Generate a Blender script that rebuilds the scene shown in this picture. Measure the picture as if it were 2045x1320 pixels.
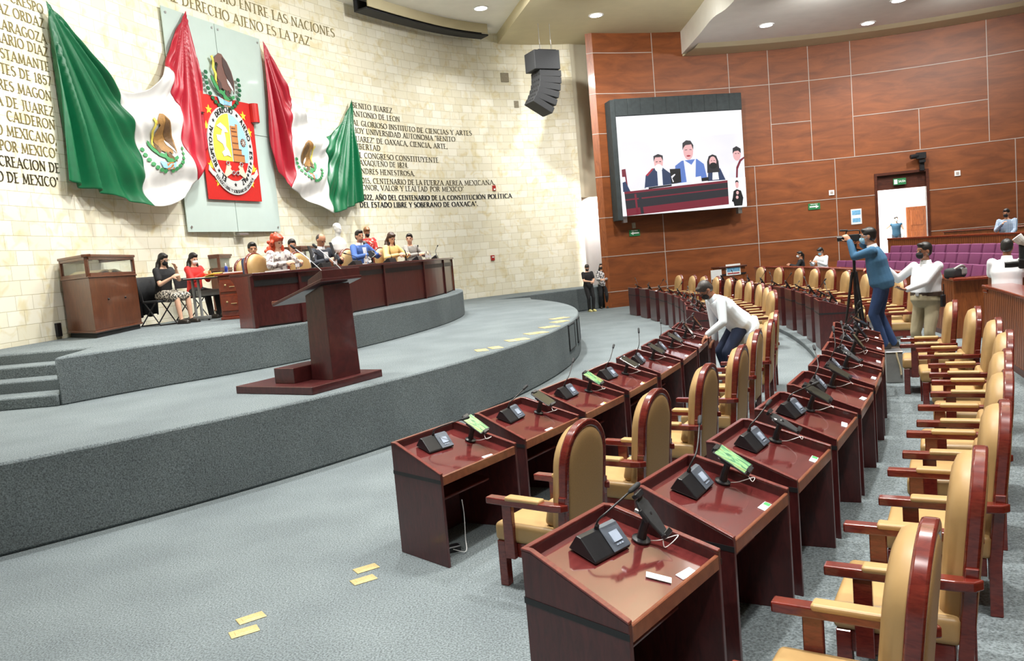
import bpy, bmesh, math, random
from mathutils import Vector, Matrix
random.seed(11)
PI = math.pi
SC = bpy.context.scene
COL = SC.collection
for _o in list(bpy.data.objects):
    bpy.data.objects.remove(_o)

# ------------------------------------------------------------------ camera
W_PX, H_PX, F_PX = 2045.0, 1320.0, 1600.0
ROLL = math.atan(0.0868)
PITCH = math.atan2((660 - 508.5) * math.cos(ROLL), F_PX)
_up = Vector((0, math.sin(PITCH), math.cos(PITCH)))
_fw = Vector((0, math.cos(PITCH), -math.sin(PITCH)))
_rt = Vector((1, 0, 0))
_ux, _uy = -math.sin(ROLL), math.cos(ROLL)
_cx = _rt * _uy + _up * _ux
_cy = _rt * (-_ux) + _up * _uy
cam_data = bpy.data.cameras.new('camera')
cam_data.sensor_width = 36.0
cam_data.lens = F_PX * 36.0 / W_PX
cam_data.clip_start = 0.05
cam_data.clip_end = 200
cam = bpy.data.objects.new('camera', cam_data)
COL.objects.link(cam)
m = Matrix((_cx, _cy, -_fw)).transposed().to_4x4()
m.translation = Vector((0, 0, 2.4))
cam.matrix_world = m
SC.camera = cam

# ------------------------------------------------------------------ world, exposure, general light
SC.view_settings.view_transform = 'Standard'
SC.view_settings.look = 'None'
SC.view_settings.exposure = -1.0
SC.view_settings.gamma = 1.0
SC.view_settings.use_curve_mapping = False
world = bpy.data.worlds.new('world')
SC.world = world
world.use_nodes = True
world.node_tree.nodes['Background'].inputs[0].default_value = (0.97, 0.98, 1.0, 1)
world.node_tree.nodes['Background'].inputs[1].default_value = 0.13


def lamp(name, loc, power, size=0.5, spread=150, target=None, color=(1, 0.985, 0.95)):
    d = bpy.data.lights.new(name, 'AREA')
    d.shape = 'DISK'
    d.size = size
    d.energy = power
    d.color = color
    d.spread = math.radians(spread)
    o = bpy.data.objects.new(name, d)
    COL.objects.link(o)
    o.location = loc
    if target is not None:
        o.rotation_euler = (Vector(target) - Vector(loc)).to_track_quat('-Z', 'Y').to_euler()
    return o


# ceiling downlights spread over the hall (the visible fixtures are built with the ceiling)
DOWNLIGHTS = []
for _x, _y, _z in [(-5.2, 9.5, 10.75), (-5.2, 14.5, 10.75), (-4.6, 19.5, 10.75), (-3.0, 24.0, 10.75),
                   (-1.2, 5.5, 10.75), (-0.9, 10.5, 10.75), (-0.5, 15.5, 10.75), (0.2, 20.5, 10.75),
                   (3.4, 2.5, 10.36), (3.2, 8.0, 10.36), (3.8, 13.0, 10.36), (4.3, 18.0, 10.36), (4.8, 23.5, 10.36),
                   (7.6, 5.0, 10.36), (7.9, 11.0, 9.5), (8.2, 17.0, 9.5), (9.0, 22.5, 9.5),
                   (12.2, 13.0, 9.5), (13.0, 18.5, 9.5), (13.4, 23.0, 9.5), (-2.4, 0.5, 10.75), (1.2, -2.0, 10.75)]:
    lamp('downlight_lamp', (_x, _y, _z), 430, 0.5, 82)
# wall washers in the cove above the stone wall and added unseen lamps aimed at the wood wall
for _x, _y, _tx, _ty, _p in [(-3.2, 9.0, -9.0, 11.5, 400), (-2.2, 14.0, -8.6, 15.5, 390), (-0.8, 18.5, -6.8, 21.0, 420), (0.6, 22.5, -4.4, 26.0, 330)]:
    lamp('wall_washer_lamp', (_x, _y, 10.5), _p, 0.6, 110, (_tx, _ty, 5.8))
for _x, _y, _tx, _ty, _p in [(5.5, 23.8, 6.0, 31.8, 390), (10.5, 24.3, 11.5, 32.4, 440), (15.5, 25.5, 17.0, 31.5, 350)]:
    lamp('added_wall_lamp', (_x, _y, 9.4), _p, 0.5, 120, (_tx, _ty, 4.5))
# added uplights without fixtures brighten the ceiling mirrored in the desk tops; one added lamp for the corner
for _x, _y, _z, _p in [(6.5, 8.5, 7.4, 520), (7.5, 13.5, 7.4, 520), (3.6, 11.5, 8.2, 420), (-2.0, 12.0, 8.8, 260)]:
    lamp('added_uplight', (_x, _y, _z), _p, 1.0, 160, (_x, _y + 0.01, 20))
lamp('added_wall_lamp', (0.5, 24.5, 10.2), 260, 0.4, 70, (4.4, 33.0, 6.0))


# ------------------------------------------------------------------ materials
def _nodes(name):
    mt = bpy.data.materials.new(name)
    mt.use_nodes = True
    nt = mt.node_tree
    return mt, nt, nt.nodes['Principled BSDF']


def _ramp(nt, fac, c1, c2, p1=0.3, p2=0.7):
    r = nt.nodes.new('ShaderNodeValToRGB')
    r.color_ramp.elements[0].color = (*c1, 1)
    r.color_ramp.elements[1].color = (*c2, 1)
    r.color_ramp.elements[0].position = p1
    r.color_ramp.elements[1].position = p2
    nt.links.new(fac, r.inputs['Fac'])
    return r


def srgb(r, g, b):
    f = lambda v: (v / 255 / 12.92) if v <= 10 else ((v / 255 + 0.055) / 1.055) ** 2.4
    return (f(r), f(g), f(b))


def mat(name, col, rough=0.5, var=0.12, scale=30, bump=0.0, metal=0.0, coat=0.0, emit=0.0, alpha=1.0, stretch=None, spec=None, trans=0.0):
    """plain material with a procedural noise that varies the colour a little"""
    mt, nt, b = _nodes(name)
    b.inputs['Roughness'].default_value = rough
    b.inputs['Metallic'].default_value = metal
    if coat:
        b.inputs['Coat Weight'].default_value = coat
        b.inputs['Coat Roughness'].default_value = 0.06
    if spec is not None:
        b.inputs['Specular IOR Level'].default_value = spec
    if trans:
        b.inputs['Transmission Weight'].default_value = trans
        b.inputs['IOR'].default_value = 1.1
    tc = nt.nodes.new('ShaderNodeTexCoord')
    mp = nt.nodes.new('ShaderNodeMapping')
    if stretch:
        mp.inputs['Scale'].default_value = stretch
    nt.links.new(tc.outputs['Object'], mp.inputs['Vector'])
    nz = nt.nodes.new('ShaderNodeTexNoise')
    nz.inputs['Scale'].default_value = scale
    nz.inputs['Detail'].default_value = 4
    nt.links.new(mp.outputs['Vector'], nz.inputs['Vector'])
    lo = tuple(max(0, v * (1 - var)) for v in col)
    hi = tuple(min(1, v * (1 + var)) for v in col)
    r = _ramp(nt, nz.outputs['Fac'], lo, hi)
    nt.links.new(r.outputs['Color'], b.inputs['Base Color'])
    if emit:
        nt.links.new(r.outputs['Color'], b.inputs['Emission Color'])
        b.inputs['Emission Strength'].default_value = emit
    if bump:
        bp = nt.nodes.new('ShaderNodeBump')
        bp.inputs['Strength'].default_value = bump
        bp.inputs['Distance'].default_value = 0.01
        nt.links.new(nz.outputs['Fac'], bp.inputs['Height'])
        nt.links.new(bp.outputs['Normal'], b.inputs['Normal'])
    if alpha < 1:
        b.inputs['Alpha'].default_value = alpha
    return mt


def wood(name, c1, c2, rough=0.35, scale=3.0, stretch=(1, 1, 8), coat=0.0, dist=2.0, uv=False):
    mt, nt, b = _nodes(name)
    b.inputs['Roughness'].default_value = rough
    if coat:
        b.inputs['Coat Weight'].default_value = coat
        b.inputs['Coat Roughness'].default_value = 0.08
    tc = nt.nodes.new('ShaderNodeTexCoord')
    mp = nt.nodes.new('ShaderNodeMapping')
    mp.inputs['Scale'].default_value = stretch
    nt.links.new(tc.outputs['UV' if uv else 'Object'], mp.inputs['Vector'])
    nz = nt.nodes.new('ShaderNodeTexNoise')
    nz.inputs['Scale'].default_value = scale
    nz.inputs['Detail'].default_value = 8
    nz.inputs['Roughness'].default_value = 0.62
    nz.inputs['Distortion'].default_value = dist
    nt.links.new(mp.outputs['Vector'], nz.inputs['Vector'])
    r = _ramp(nt, nz.outputs['Fac'], c1, c2, 0.32, 0.68)
    nt.links.new(r.outputs['Color'], b.inputs['Base Color'])
    return mt


def carpet(name, col):
    mt, nt, b = _nodes(name)
    b.inputs['Roughness'].default_value = 1.0
    b.inputs['Specular IOR Level'].default_value = 0.1
    tc = nt.nodes.new('ShaderNodeTexCoord')
    n1 = nt.nodes.new('ShaderNodeTexNoise')
    n1.inputs['Scale'].default_value = 75
    n1.inputs['Detail'].default_value = 3
    n2 = nt.nodes.new('ShaderNodeTexNoise')
    n2.inputs['Scale'].default_value = 1.1
    n2.inputs['Detail'].default_value = 3
    for n in (n1, n2):
        nt.links.new(tc.outputs['Object'], n.inputs['Vector'])
    a = _ramp(nt, n1.outputs['Fac'], tuple(v * 0.55 for v in col), tuple(v * 1.45 for v in col), 0.32, 0.68)
    w2 = _ramp(nt, n2.outputs['Fac'], (0.86, 0.86, 0.87), (1.06, 1.06, 1.06), 0.35, 0.7)
    mx = nt.nodes.new('ShaderNodeMixRGB')
    mx.blend_type = 'MULTIPLY'
    mx.inputs['Fac'].default_value = 1
    nt.links.new(a.outputs['Color'], mx.inputs['Color1'])
    nt.links.new(w2.outputs['Color'], mx.inputs['Color2'])
    nt.links.new(mx.outputs['Color'], b.inputs['Base Color'])
    bp = nt.nodes.new('ShaderNodeBump')
    bp.inputs['Strength'].default_value = 0.7
    bp.inputs['Distance'].default_value = 0.006
    nt.links.new(n1.outputs['Fac'], bp.inputs['Height'])
    nt.links.new(bp.outputs['Normal'], b.inputs['Normal'])
    return mt


def stone_mat():
    mt, nt, b = _nodes('cream_stone_blocks')
    b.inputs['Roughness'].default_value = 0.62
    tc = nt.nodes.new('ShaderNodeTexCoord')
    br = nt.nodes.new('ShaderNodeTexBrick')
    br.inputs['Scale'].default_value = 1.0
    br.inputs['Brick Width'].default_value = 0.43
    br.inputs['Row Height'].default_value = 0.27
    br.inputs['Mortar Size'].default_value = 0.006
    br.inputs['Mortar Smooth'].default_value = 0.3
    br.offset = 0.41
    br.offset_frequency = 2
    br.squash = 1.35
    br.squash_frequency = 3
    br.inputs['Bias'].default_value = 0.0
    br.inputs['Color1'].default_value = (*srgb(250, 247, 230), 1)
    br.inputs['Color2'].default_value = (*srgb(236, 230, 204), 1)
    br.inputs['Mortar'].default_value = (*srgb(206, 198, 168), 1)
    nt.links.new(tc.outputs['UV'], br.inputs['Vector'])
    nz = nt.nodes.new('ShaderNodeTexNoise')
    nz.inputs['Scale'].default_value = 2.6
    nz.inputs['Detail'].default_value = 6
    nz.inputs['Distortion'].default_value = 1.2
    nt.links.new(tc.outputs['UV'], nz.inputs['Vector'])
    r = _ramp(nt, nz.outputs['Fac'], srgb(240, 231, 202), (1, 1, 1), 0.3, 0.48)
    mx = nt.nodes.new('ShaderNodeMixRGB')
    mx.blend_type = 'MULTIPLY'
    mx.inputs['Fac'].default_value = 0.8
    nt.links.new(br.outputs['Color'], mx.inputs['Color1'])
    nt.links.new(r.outputs['Color'], mx.inputs['Color2'])
    nt.links.new(mx.outputs['Color'], b.inputs['Base Color'])
    bp = nt.nodes.new('ShaderNodeBump')
    bp.inputs['Strength'].default_value = 0.5
    bp.inputs['Distance'].default_value = 0.02
    inv = nt.nodes.new('ShaderNodeMath')
    inv.operation = 'SUBTRACT'
    inv.inputs[0].default_value = 1
    nt.links.new(br.outputs['Fac'], inv.inputs[1])
    nt.links.new(inv.outputs[0], bp.inputs['Height'])
    nt.links.new(bp.outputs['Normal'], b.inputs['Normal'])
    return mt


M = {}
M['carpet'] = carpet('grey_carpet', srgb(109, 117, 119))
M['stone'] = stone_mat()
M['plaster'] = mat('beige_plaster', srgb(205, 199, 175), 0.8, 0.03, 3)
M['ceil_left'] = mat('ceiling_paint_left', srgb(238, 236, 228), 0.85, 0.03, 2)
M['ceil_mid'] = mat('ceiling_paint_middle', srgb(206, 196, 162), 0.85, 0.03, 2)
M['white'] = mat('white_paint', (0.85, 0.85, 0.84), 0.6, 0.02, 5)
M['panel'] = wood('cherry_wall_panel', srgb(106, 54, 22), srgb(142, 78, 36), 0.5, 0.7, (1, 4.5, 1), 0.0, 0.7, uv=True)
M['panel_dark'] = wood('dark_stained_wood', srgb(60, 26, 16), srgb(92, 44, 26), 0.4, 2.0, (1, 1, 5))
M['strip'] = mat('metal_joint_strip', srgb(176, 160, 150), 0.5, 0.05, 20)
M['slat'] = wood('orange_brown_slat_wood', srgb(112, 58, 28), srgb(158, 90, 46), 0.4, 2.5, (6, 6, 0.7), 0.1)
M['desk'] = wood('mahogany_laminate', srgb(58, 22, 23), srgb(82, 34, 34), 0.32, 3.0, (2.0, 9, 2.0), 0.25, 1.0)
M['desk_top'] = wood('mahogany_under_glass', srgb(86, 32, 32), srgb(110, 46, 44), 0.14, 3.0, (1.5, 9, 2), 1.0, 1.0)
M['desk_top'].node_tree.nodes['Principled BSDF'].inputs['Coat IOR'].default_value = 2.4
M['rim'] = wood('mahogany_edge', srgb(88, 34, 30), srgb(120, 54, 46), 0.28, 3.0, (2, 8, 2), 0.4)
M['edge'] = wood('walnut_edge_band', srgb(104, 58, 40), srgb(136, 82, 58), 0.3, 3.0, (2, 8, 2), 0.3)
M['black'] = mat('black_plastic', (0.012, 0.012, 0.014), 0.35, 0.2, 30)
M['black_matte'] = mat('black_matte', (0.02, 0.021, 0.023), 0.75, 0.2, 40)
M['stripe'] = mat('black_inlay', (0.012, 0.012, 0.014), 0.5, 0.1, 30)
M['chair_wood'] = wood('red_varnished_wood', srgb(84, 24, 20), srgb(116, 42, 32), 0.22, 4.0, (3, 3, 12), 0.6, 1.0)
M['leather'] = mat('tan_leather', srgb(174, 141, 93), 0.4, 0.10, 5, bump=0.12)
M['suede'] = mat('tan_leather_back', srgb(156, 124, 80), 0.6, 0.10, 160, bump=0.1)
M['silver'] = mat('grey_metal_panel', srgb(112, 120, 132), 0.3, 0.05, 30, metal=0.5)
M['lcd'] = mat('lcd_glass', srgb(160, 172, 190), 0.15, 0.05, 20)
M['steel'] = mat('steel', (0.55, 0.55, 0.56), 0.3, 0.05, 40, metal=0.9)
M['cable'] = mat('white_cable', (0.8, 0.8, 0.8), 0.5, 0.03, 40)
M['paper'] = mat('white_paper', (0.86, 0.87, 0.86), 0.7, 0.02, 40)
M['green'] = mat('green_print', srgb(70, 160, 90), 0.6, 0.05, 40)
M['orange'] = mat('orange_print', srgb(235, 150, 60), 0.6, 0.05, 40)
M['brass'] = mat('brass_plate', srgb(212, 192, 138), 0.38, 0.12, 60, metal=0.55)
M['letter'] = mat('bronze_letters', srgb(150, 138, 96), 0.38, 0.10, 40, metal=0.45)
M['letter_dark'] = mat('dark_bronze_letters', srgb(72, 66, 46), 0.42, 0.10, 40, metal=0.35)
M['purple'] = mat('purple_upholstery', srgb(112, 48, 90), 0.7, 0.08, 60, bump=0.1)
M['skin'] = mat('skin_tan', srgb(196, 142, 112), 0.5, 0.06, 20)
M['skin_light'] = mat('skin_light', srgb(224, 176, 148), 0.5, 0.05, 20)
M['skin_dark'] = mat('skin_brown', srgb(150, 100, 74), 0.5, 0.06, 20)
M['hair'] = mat('black_hair', (0.012, 0.010, 0.009), 0.45, 0.4, 60, stretch=(4, 4, 0.6))
M['shoe'] = mat('dark_shoe', (0.03, 0.025, 0.02), 0.45, 0.2, 30)


# ------------------------------------------------------------------ mesh helpers
class MB:
    """collects shapes in one bmesh; build() links them as one mesh object"""
    def __init__(self):
        self.bm = bmesh.new()
        self.mi = 0

    def _f(self, vs):
        try:
            f = self.bm.faces.new(vs)
            f.material_index = self.mi
            return f
        except ValueError:
            return None

    def box(self, c, s, mtx=None):
        x, y, z = c
        a, b, d = s[0] / 2, s[1] / 2, s[2] / 2
        P = [Vector((x + i * a, y + j * b, z + k * d)) for k in (-1, 1) for j in (-1, 1) for i in (-1, 1)]
        if mtx is not None:
            P = [mtx @ p for p in P]
        v = [self.bm.verts.new(p) for p in P]
        for q in ((0, 2, 3, 1), (4, 5, 7, 6), (0, 1, 5, 4), (2, 6, 7, 3), (0, 4, 6, 2), (1, 3, 7, 5)):
            self._f([v[i] for i in q])
        return self

    def prism(self, pts, d0, d1, f):
        """polygon pts (2-D) extruded between d0 and d1; f(u, v, d) gives the 3-D point"""
        a = [self.bm.verts.new(f(u, v, d0)) for u, v in pts]
        b = [self.bm.verts.new(f(u, v, d1)) for u, v in pts]
        n = len(pts)
        self._f(a[::-1])
        self._f(b)
        for i in range(n):
            self._f([a[i], a[(i + 1) % n], b[(i + 1) % n], b[i]])
        return self

    def tube(self, path, r, n=8, cap=True):
        path = [Vector(p) for p in path]
        rr = r if isinstance(r, (list, tuple)) else [r] * len(path)
        rings = []
        ref = None
        for i, p in enumerate(path):
            t = (path[min(i + 1, len(path) - 1)] - path[max(i - 1, 0)])
            t = t.normalized() if t.length > 1e-9 else Vector((0, 0, 1))
            if ref is None:
                ref = t.orthogonal().normalized()
            ref = (ref - t * ref.dot(t))
            ref = ref.normalized() if ref.length > 1e-6 else t.orthogonal().normalized()
            w = t.cross(ref)
            rings.append([self.bm.verts.new(p + (ref * math.cos(k * 2 * PI / n) + w * math.sin(k * 2 * PI / n)) * rr[i]) for k in range(n)])
        for a, b in zip(rings[:-1], rings[1:]):
            for k in range(n):
                self._f([a[k], a[(k + 1) % n], b[(k + 1) % n], b[k]])
        if cap:
            self._f(rings[0][::-1])
            self._f(rings[-1])
        return self

    def lathe(self, prof, c=(0, 0, 0), n=20, mtx=None):
        c = Vector(c)
        rings = []
        for r, z in prof:
            ring = []
            for k in range(n):
                p = Vector((r * math.cos(k * 2 * PI / n), r * math.sin(k * 2 * PI / n), z))
                p = (mtx @ p) if mtx is not None else p
                ring.append(self.bm.verts.new(p + c))
            rings.append(ring)
        for a, b in zip(rings[:-1], rings[1:]):
            for k in range(n):
                self._f([a[k], a[(k + 1) % n], b[(k + 1) % n], b[k]])
        self._f(rings[0][::-1])
        self._f(rings[-1])
        return self

    def ell(self, c, r, mtx=None, nu=14, nv=9):
        c = Vector(c)
        rows = []
        for j in range(nv + 1):
            ph = -PI / 2 + PI * j / nv
            row = []
            for i in range(nu if 0 < j < nv else 1):
                a = 2 * PI * i / nu
                p = Vector((r[0] * math.cos(ph) * math.cos(a), r[1] * math.cos(ph) * math.sin(a), r[2] * math.sin(ph)))
                p = (mtx @ p) if mtx is not None else p
                row.append(self.bm.verts.new(p + c))
            rows.append(row)
        for j in range(nv):
            a, b = rows[j], rows[j + 1]
            for i in range(nu):
                i2 = (i + 1) % nu
                if len(a) == 1:
                    self._f([a[0], b[i2], b[i]])
                elif len(b) == 1:
                    self._f([a[i], a[i2], b[0]])
                else:
                    self._f([a[i], a[i2], b[i2], b[i]])
        return self

    def grid(self, rows):
        vs = [[self.bm.verts.new(p) for p in r] for r in rows]
        for a, b in zip(vs[:-1], vs[1:]):
            for k in range(len(a) - 1):
                self._f([a[k], a[k + 1], b[k + 1], b[k]])
        return vs

    def build(self, name, mats, parent=None, bevel=0.0, smooth=False, segs=1):
        me = bpy.data.meshes.new(name)
        bmesh.ops.recalc_face_normals(self.bm, faces=self.bm.faces)
        self.bm.to_mesh(me)
        self.bm.free()
        o = bpy.data.objects.new(name, me)
        COL.objects.link(o)
        for mm in (mats if isinstance(mats, (list, tuple)) else [mats]):
            me.materials.append(mm)
        if parent is not None:
            o.parent = parent
        if smooth:
            me.polygons.foreach_set('use_smooth', [True] * len(me.polygons))
        if bevel:
            bv = o.modifiers.new('bevel', 'BEVEL')
            bv.width = bevel
            bv.segments = segs
            bv.limit_method = 'ANGLE'
            bv.angle_limit = math.radians(40)
        return o


def tag(o, label=None, cat=None, group=None, kind=None):
    if label:
        o['label'] = label
    if cat:
        o['category'] = cat
    if group:
        o['group'] = group
    if kind:
        o['kind'] = kind
    return o


def thing(name, label, cat, loc=(0, 0, 0), rz=0.0, group=None, scale=1.0):
    o = bpy.data.objects.new(name, None)
    o.empty_display_size = 0.1
    COL.objects.link(o)
    o.location = loc
    o.rotation_euler = (0, 0, rz)
    o.scale = (scale,) * 3
    return tag(o, label, cat, group)


def kids(o):
    return [c for c in bpy.data.objects if c.parent == o]


def dup(root, loc, rz, label, group=None, name=None):
    """a copy of a thing with copies of its parts and sub-parts"""
    def rec(o, parent):
        c = o.copy()
        COL.objects.link(c)
        c.parent = parent
        for ch in TREE.get(o, ()):
            rec(ch, c)
        return c
    r = root.copy()
    COL.objects.link(r)
    for ch in TREE.get(root, ()):
        rec(ch, r)
    r.location = loc
    r.rotation_euler = (root.rotation_euler[0], root.rotation_euler[1], rz)
    r['label'] = label
    if group:
        r['group'] = group
    return r


TREE = {}


def proto(root):
    """remember the tree under a finished thing so that dup() is quick"""
    def rec(o):
        TREE[o] = kids(o)
        for c in TREE[o]:
            rec(c)
    rec(root)
    return root


def structure(o):
    o['kind'] = 'structure'
    return o


def smooth_by_angle(o, deg=40):
    me = o.data
    bm = bmesh.new()
    bm.from_mesh(me)
    for f in bm.faces:
        f.smooth = True
    for e in bm.edges:
        if len(e.link_faces) == 2 and e.calc_face_angle(0) > math.radians(deg):
            e.smooth = False
    bm.to_mesh(me)
    bm.free()
    return o


def catmull(pts, n=8):
    pts = [Vector(p) for p in pts]
    P = [pts[0] * 2 - pts[1]] + pts + [pts[-1] * 2 - pts[-2]]
    out = []
    for i in range(1, len(P) - 2):
        for k in range(n):
            t = k / n
            a, b, c, d = P[i - 1], P[i], P[i + 1], P[i + 2]
            out.append(0.5 * ((2 * b) + (c - a) * t + (2 * a - 5 * b + 4 * c - d) * t * t + (3 * b - a - 3 * c + d) * t ** 3))
    out.append(pts[-1])
    return out


ORD = ['first', 'second', 'third', 'fourth', 'fifth', 'sixth', 'seventh', 'eighth', 'ninth', 'tenth', 'eleventh', 'twelfth', 'thirteenth', 'fourteenth', 'fifteenth', 'sixteenth']
# ================================================================== SETTING
# curved stone wall: arc length s (m) along its foot, z up, d out into the room
WC, WR = Vector((20.2, 10.81)), 29.25
WT0, WS2 = math.radians(7.45), 16.0555
WC2, WR2, WT2 = Vector((4.73436, 23.32227)), 9.36, math.radians(38.9)


def wall_pn(s):
    if s <= WS2:
        t, c, r = WT0 + s / WR, WC, WR
    else:
        t, c, r = WT2 + (s - WS2) / WR2, WC2, WR2
    n = Vector((math.sin(t + PI / 2), math.cos(t + PI / 2)))
    return c - n * r, n


def wall_pt(s, z, d=0.0):
    p, n = wall_pn(s)
    return Vector((p.x + n.x * d, p.y + n.y * d, z))


# curved wood wall
VC, VR, VT0 = Vector((10.4106, 14.3956)), 18.0, math.radians(69)


def wood_pt(s, z, d=0.0):
    t = VT0 + s / VR
    n = Vector((math.sin(t + PI / 2), math.cos(t + PI / 2)))
    p = VC - n * (VR - d)
    return Vector((p.x, p.y, z))


def curved_wall(name, f, s0, s1, z0, z1, mt, thick=0.3, ds=0.4, holes=()):
    """wall sheet with uv = (s, z) metres and a back face; holes = [(s0, s1, z0, z1)]"""
    ss = set([s0, s1])
    k = s0
    while k < s1:
        ss.add(k)
        k += ds
    zs = set([z0, z1])
    for h in holes:
        ss.update(h[:2])
        zs.update(h[2:])
    ss, zs = sorted(ss), sorted(zs)
    bm = bmesh.new()
    uvl = bm.loops.layers.uv.new('UVMap')
    for d in (0.0, -thick):
        V = {(i, j): bm.verts.new(f(s, z, d)) for i, s in enumerate(ss) for j, z in enumerate(zs)}
        for i in range(len(ss) - 1):
            for j in range(len(zs) - 1):
                cs, cz = (ss[i] + ss[i + 1]) / 2, (zs[j] + zs[j + 1]) / 2
                if any(h[0] < cs < h[1] and h[2] < cz < h[3] for h in holes):
                    continue
                q = [(i, j), (i + 1, j), (i + 1, j + 1), (i, j + 1)]
                fc = bm.faces.new([V[a] for a in q])
                for lp, a in zip(fc.loops, q):
                    lp[uvl].uv = (ss[a[0]], zs[a[1]])
    me = bpy.data.meshes.new(name)
    bm.to_mesh(me)
    bm.free()
    me.materials.append(mt)
    me.polygons.foreach_set('use_smooth', [True] * len(me.polygons))
    o = bpy.data.objects.new(name, me)
    COL.objects.link(o)
    return structure(o)


curved_wall('wall_left', wall_pt, -7.5, 22.9, 0.0, 11.2, M['stone'])

# floor
b = MB()
b.prism([(-16, -6), (24, -6), (24, 42), (-16, 42)], -0.2, 0.0, lambda u, v, d: Vector((u, v, d)))
structure(b.build('floor', M['carpet']))


def prism_z(pts, z0, z1, name, mt, bevel=0.0):
    bb = MB()
    bb.prism(pts, z0, z1, lambda u, v, d: Vector((u, v, d)))
    o = bb.build(name, mt, bevel=bevel, segs=2)
    smooth_by_angle(o, 35)
    return structure(o)


def arc_pts(c, r, a0, a1, n):
    return [(c[0] + r * math.cos(math.radians(a0 + (a1 - a0) * i / n)), c[1] + r * math.sin(math.radians(a0 + (a1 - a0) * i / n))) for i in range(n + 1)]


Z1, Z2 = 0.88, 1.54      # lower and upper dais levels
LC, LR = (-15.39, 20.87), 17.1
# lower dais: arc, straight end, walkway along the stone wall to the wood wall
pts = arc_pts(LC, LR, -60, 19.4, 60)
pts += [(0.74, 27.55), (-0.7, 28.35), (2.45, 30.62), (3.9, 31.78), (5.6, 33.4)]
wl = [tuple(wall_pt(s, 0, 0.02)[:2]) for s in [22.8, 20, 18, 16, 13, 10, 7, 4, 1, -2, -5, -7]]
prism_z(pts + wl, 0.0, Z1, 'floor_dais_lower', M['carpet'], 0.03)
# upper dais
ue = [tuple(p[:2]) for p in catmull([(-6.25, 10.88, 0), (-5.35, 11.95, 0), (-4.35, 12.95, 0), (-3.7, 13.8, 0), (-2.95, 15.15, 0), (-2.17, 17.1, 0), (-1.47, 19.7, 0), (-1.27, 22.4, 0), (-1.75, 24.6, 0), (-2.9, 26.6, 0)], 7)]
wl2 = [tuple(wall_pt(s, 0, 0.02)[:2]) for s in [13.2, 11, 9, 7, 5, 3, 1, -1, -1.9]]
prism_z(ue + wl2 + [(-7.9, 12.4), (-6.5, 12.4)], Z1 - 0.01, Z2, 'floor_dais_upper', M['carpet'], 0.03)
# steps beside the wall up to the upper dais
for i in range(3):
    y0 = 10.86 + 0.5 * i
    prism_z([(-8.6 if i < 1 else -7.98 - 0.2 * (2 - i), y0), (-6.262 - 0.03 * i, y0), (-6.35, 12.6), (-8.0, 12.6)], Z1 - 0.01, Z1 + 0.165 * (i + 1), 'step_%d' % (i + 1), M['carpet'], 0.025)

# second row of desks and the aisle behind stand on a low step
O2 = (-22.92, 22.54)
O1 = (-23.42, 23.18)
SZ = 0.10
ring = arc_pts(O2, 29.52, -47, 16, 70) + arc_pts(O2, 32.6, 16, -47, 70)
prism_z(ring, -0.02, SZ, 'floor_step', M['carpet'], 0.015)


def sector(name, r0, r1, a0, a1, z0, z1, mt, bevel=0.0, n=50, c=O2):
    return prism_z(arc_pts(c, r0, a0, a1, n) + arc_pts(c, r1, a1, a0, n), z0, z1, name, mt, bevel)


# public gallery: tiers behind the balustrade, corridor at the back
sector('floor_gallery_1', 32.38, 33.45, -13.2, 13, 0.0, 0.5, M['carpet'])
sector('floor_gallery_2', 33.45, 34.35, -13.2, 4, 0.0, 0.65, M['carpet'])
sector('floor_gallery_3', 34.35, 36.0, -36, 5, 0.0, 0.8, M['carpet'])
sector('floor_corridor', 36.0, 41.5, -36, 8.2, 0.0, 0.78, M['carpet'])

# wood wall with its door opening; joint strips and the return at its left end
DOOR = (11.0, 12.86, 0.9, 4.27)
curved_wall('wall_back', wood_pt, 0.0, 22.0, 0.0, 10.6, M['panel'], 0.3, 0.39, [DOOR])
b = MB()
SW = 0.014


def strip_h(s0, s1, z):
    n = max(2, int((s1 - s0) / 0.3))
    for i in range(n):
        a, c = s0 + (s1 - s0) * i / n, s0 + (s1 - s0) * (i + 1) / n
        v = [b.bm.verts.new(wood_pt(s, z + dz, dd)) for s, dz, dd in ((a, -SW, .001), (c, -SW, .001), (c, SW, .001), (a, SW, .001), (a, -SW, .014), (c, -SW, .014), (c, SW, .014), (a, SW, .014))]
        for q in ((4, 5, 6, 7), (0, 1, 5, 4), (3, 7, 6, 2), (0, 4, 7, 3), (1, 2, 6, 5)):
            b._f([v[k] for k in q])


def strip_v(s, z0, z1):
    v = [b.bm.verts.new(wood_pt(s + ds, z, dd)) for ds, z, dd in ((-SW, z0, .001), (SW, z0, .001), (SW, z1, .001), (-SW, z1, .001), (-SW, z0, .016), (SW, z0, .016), (SW, z1, .016), (-SW, z1, .016))]
    for q in ((4, 5, 6, 7), (0, 1, 5, 4), (3, 7, 6, 2), (0, 4, 7, 3), (1, 2, 6, 5)):
        b._f([v[k] for k in q])


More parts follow.
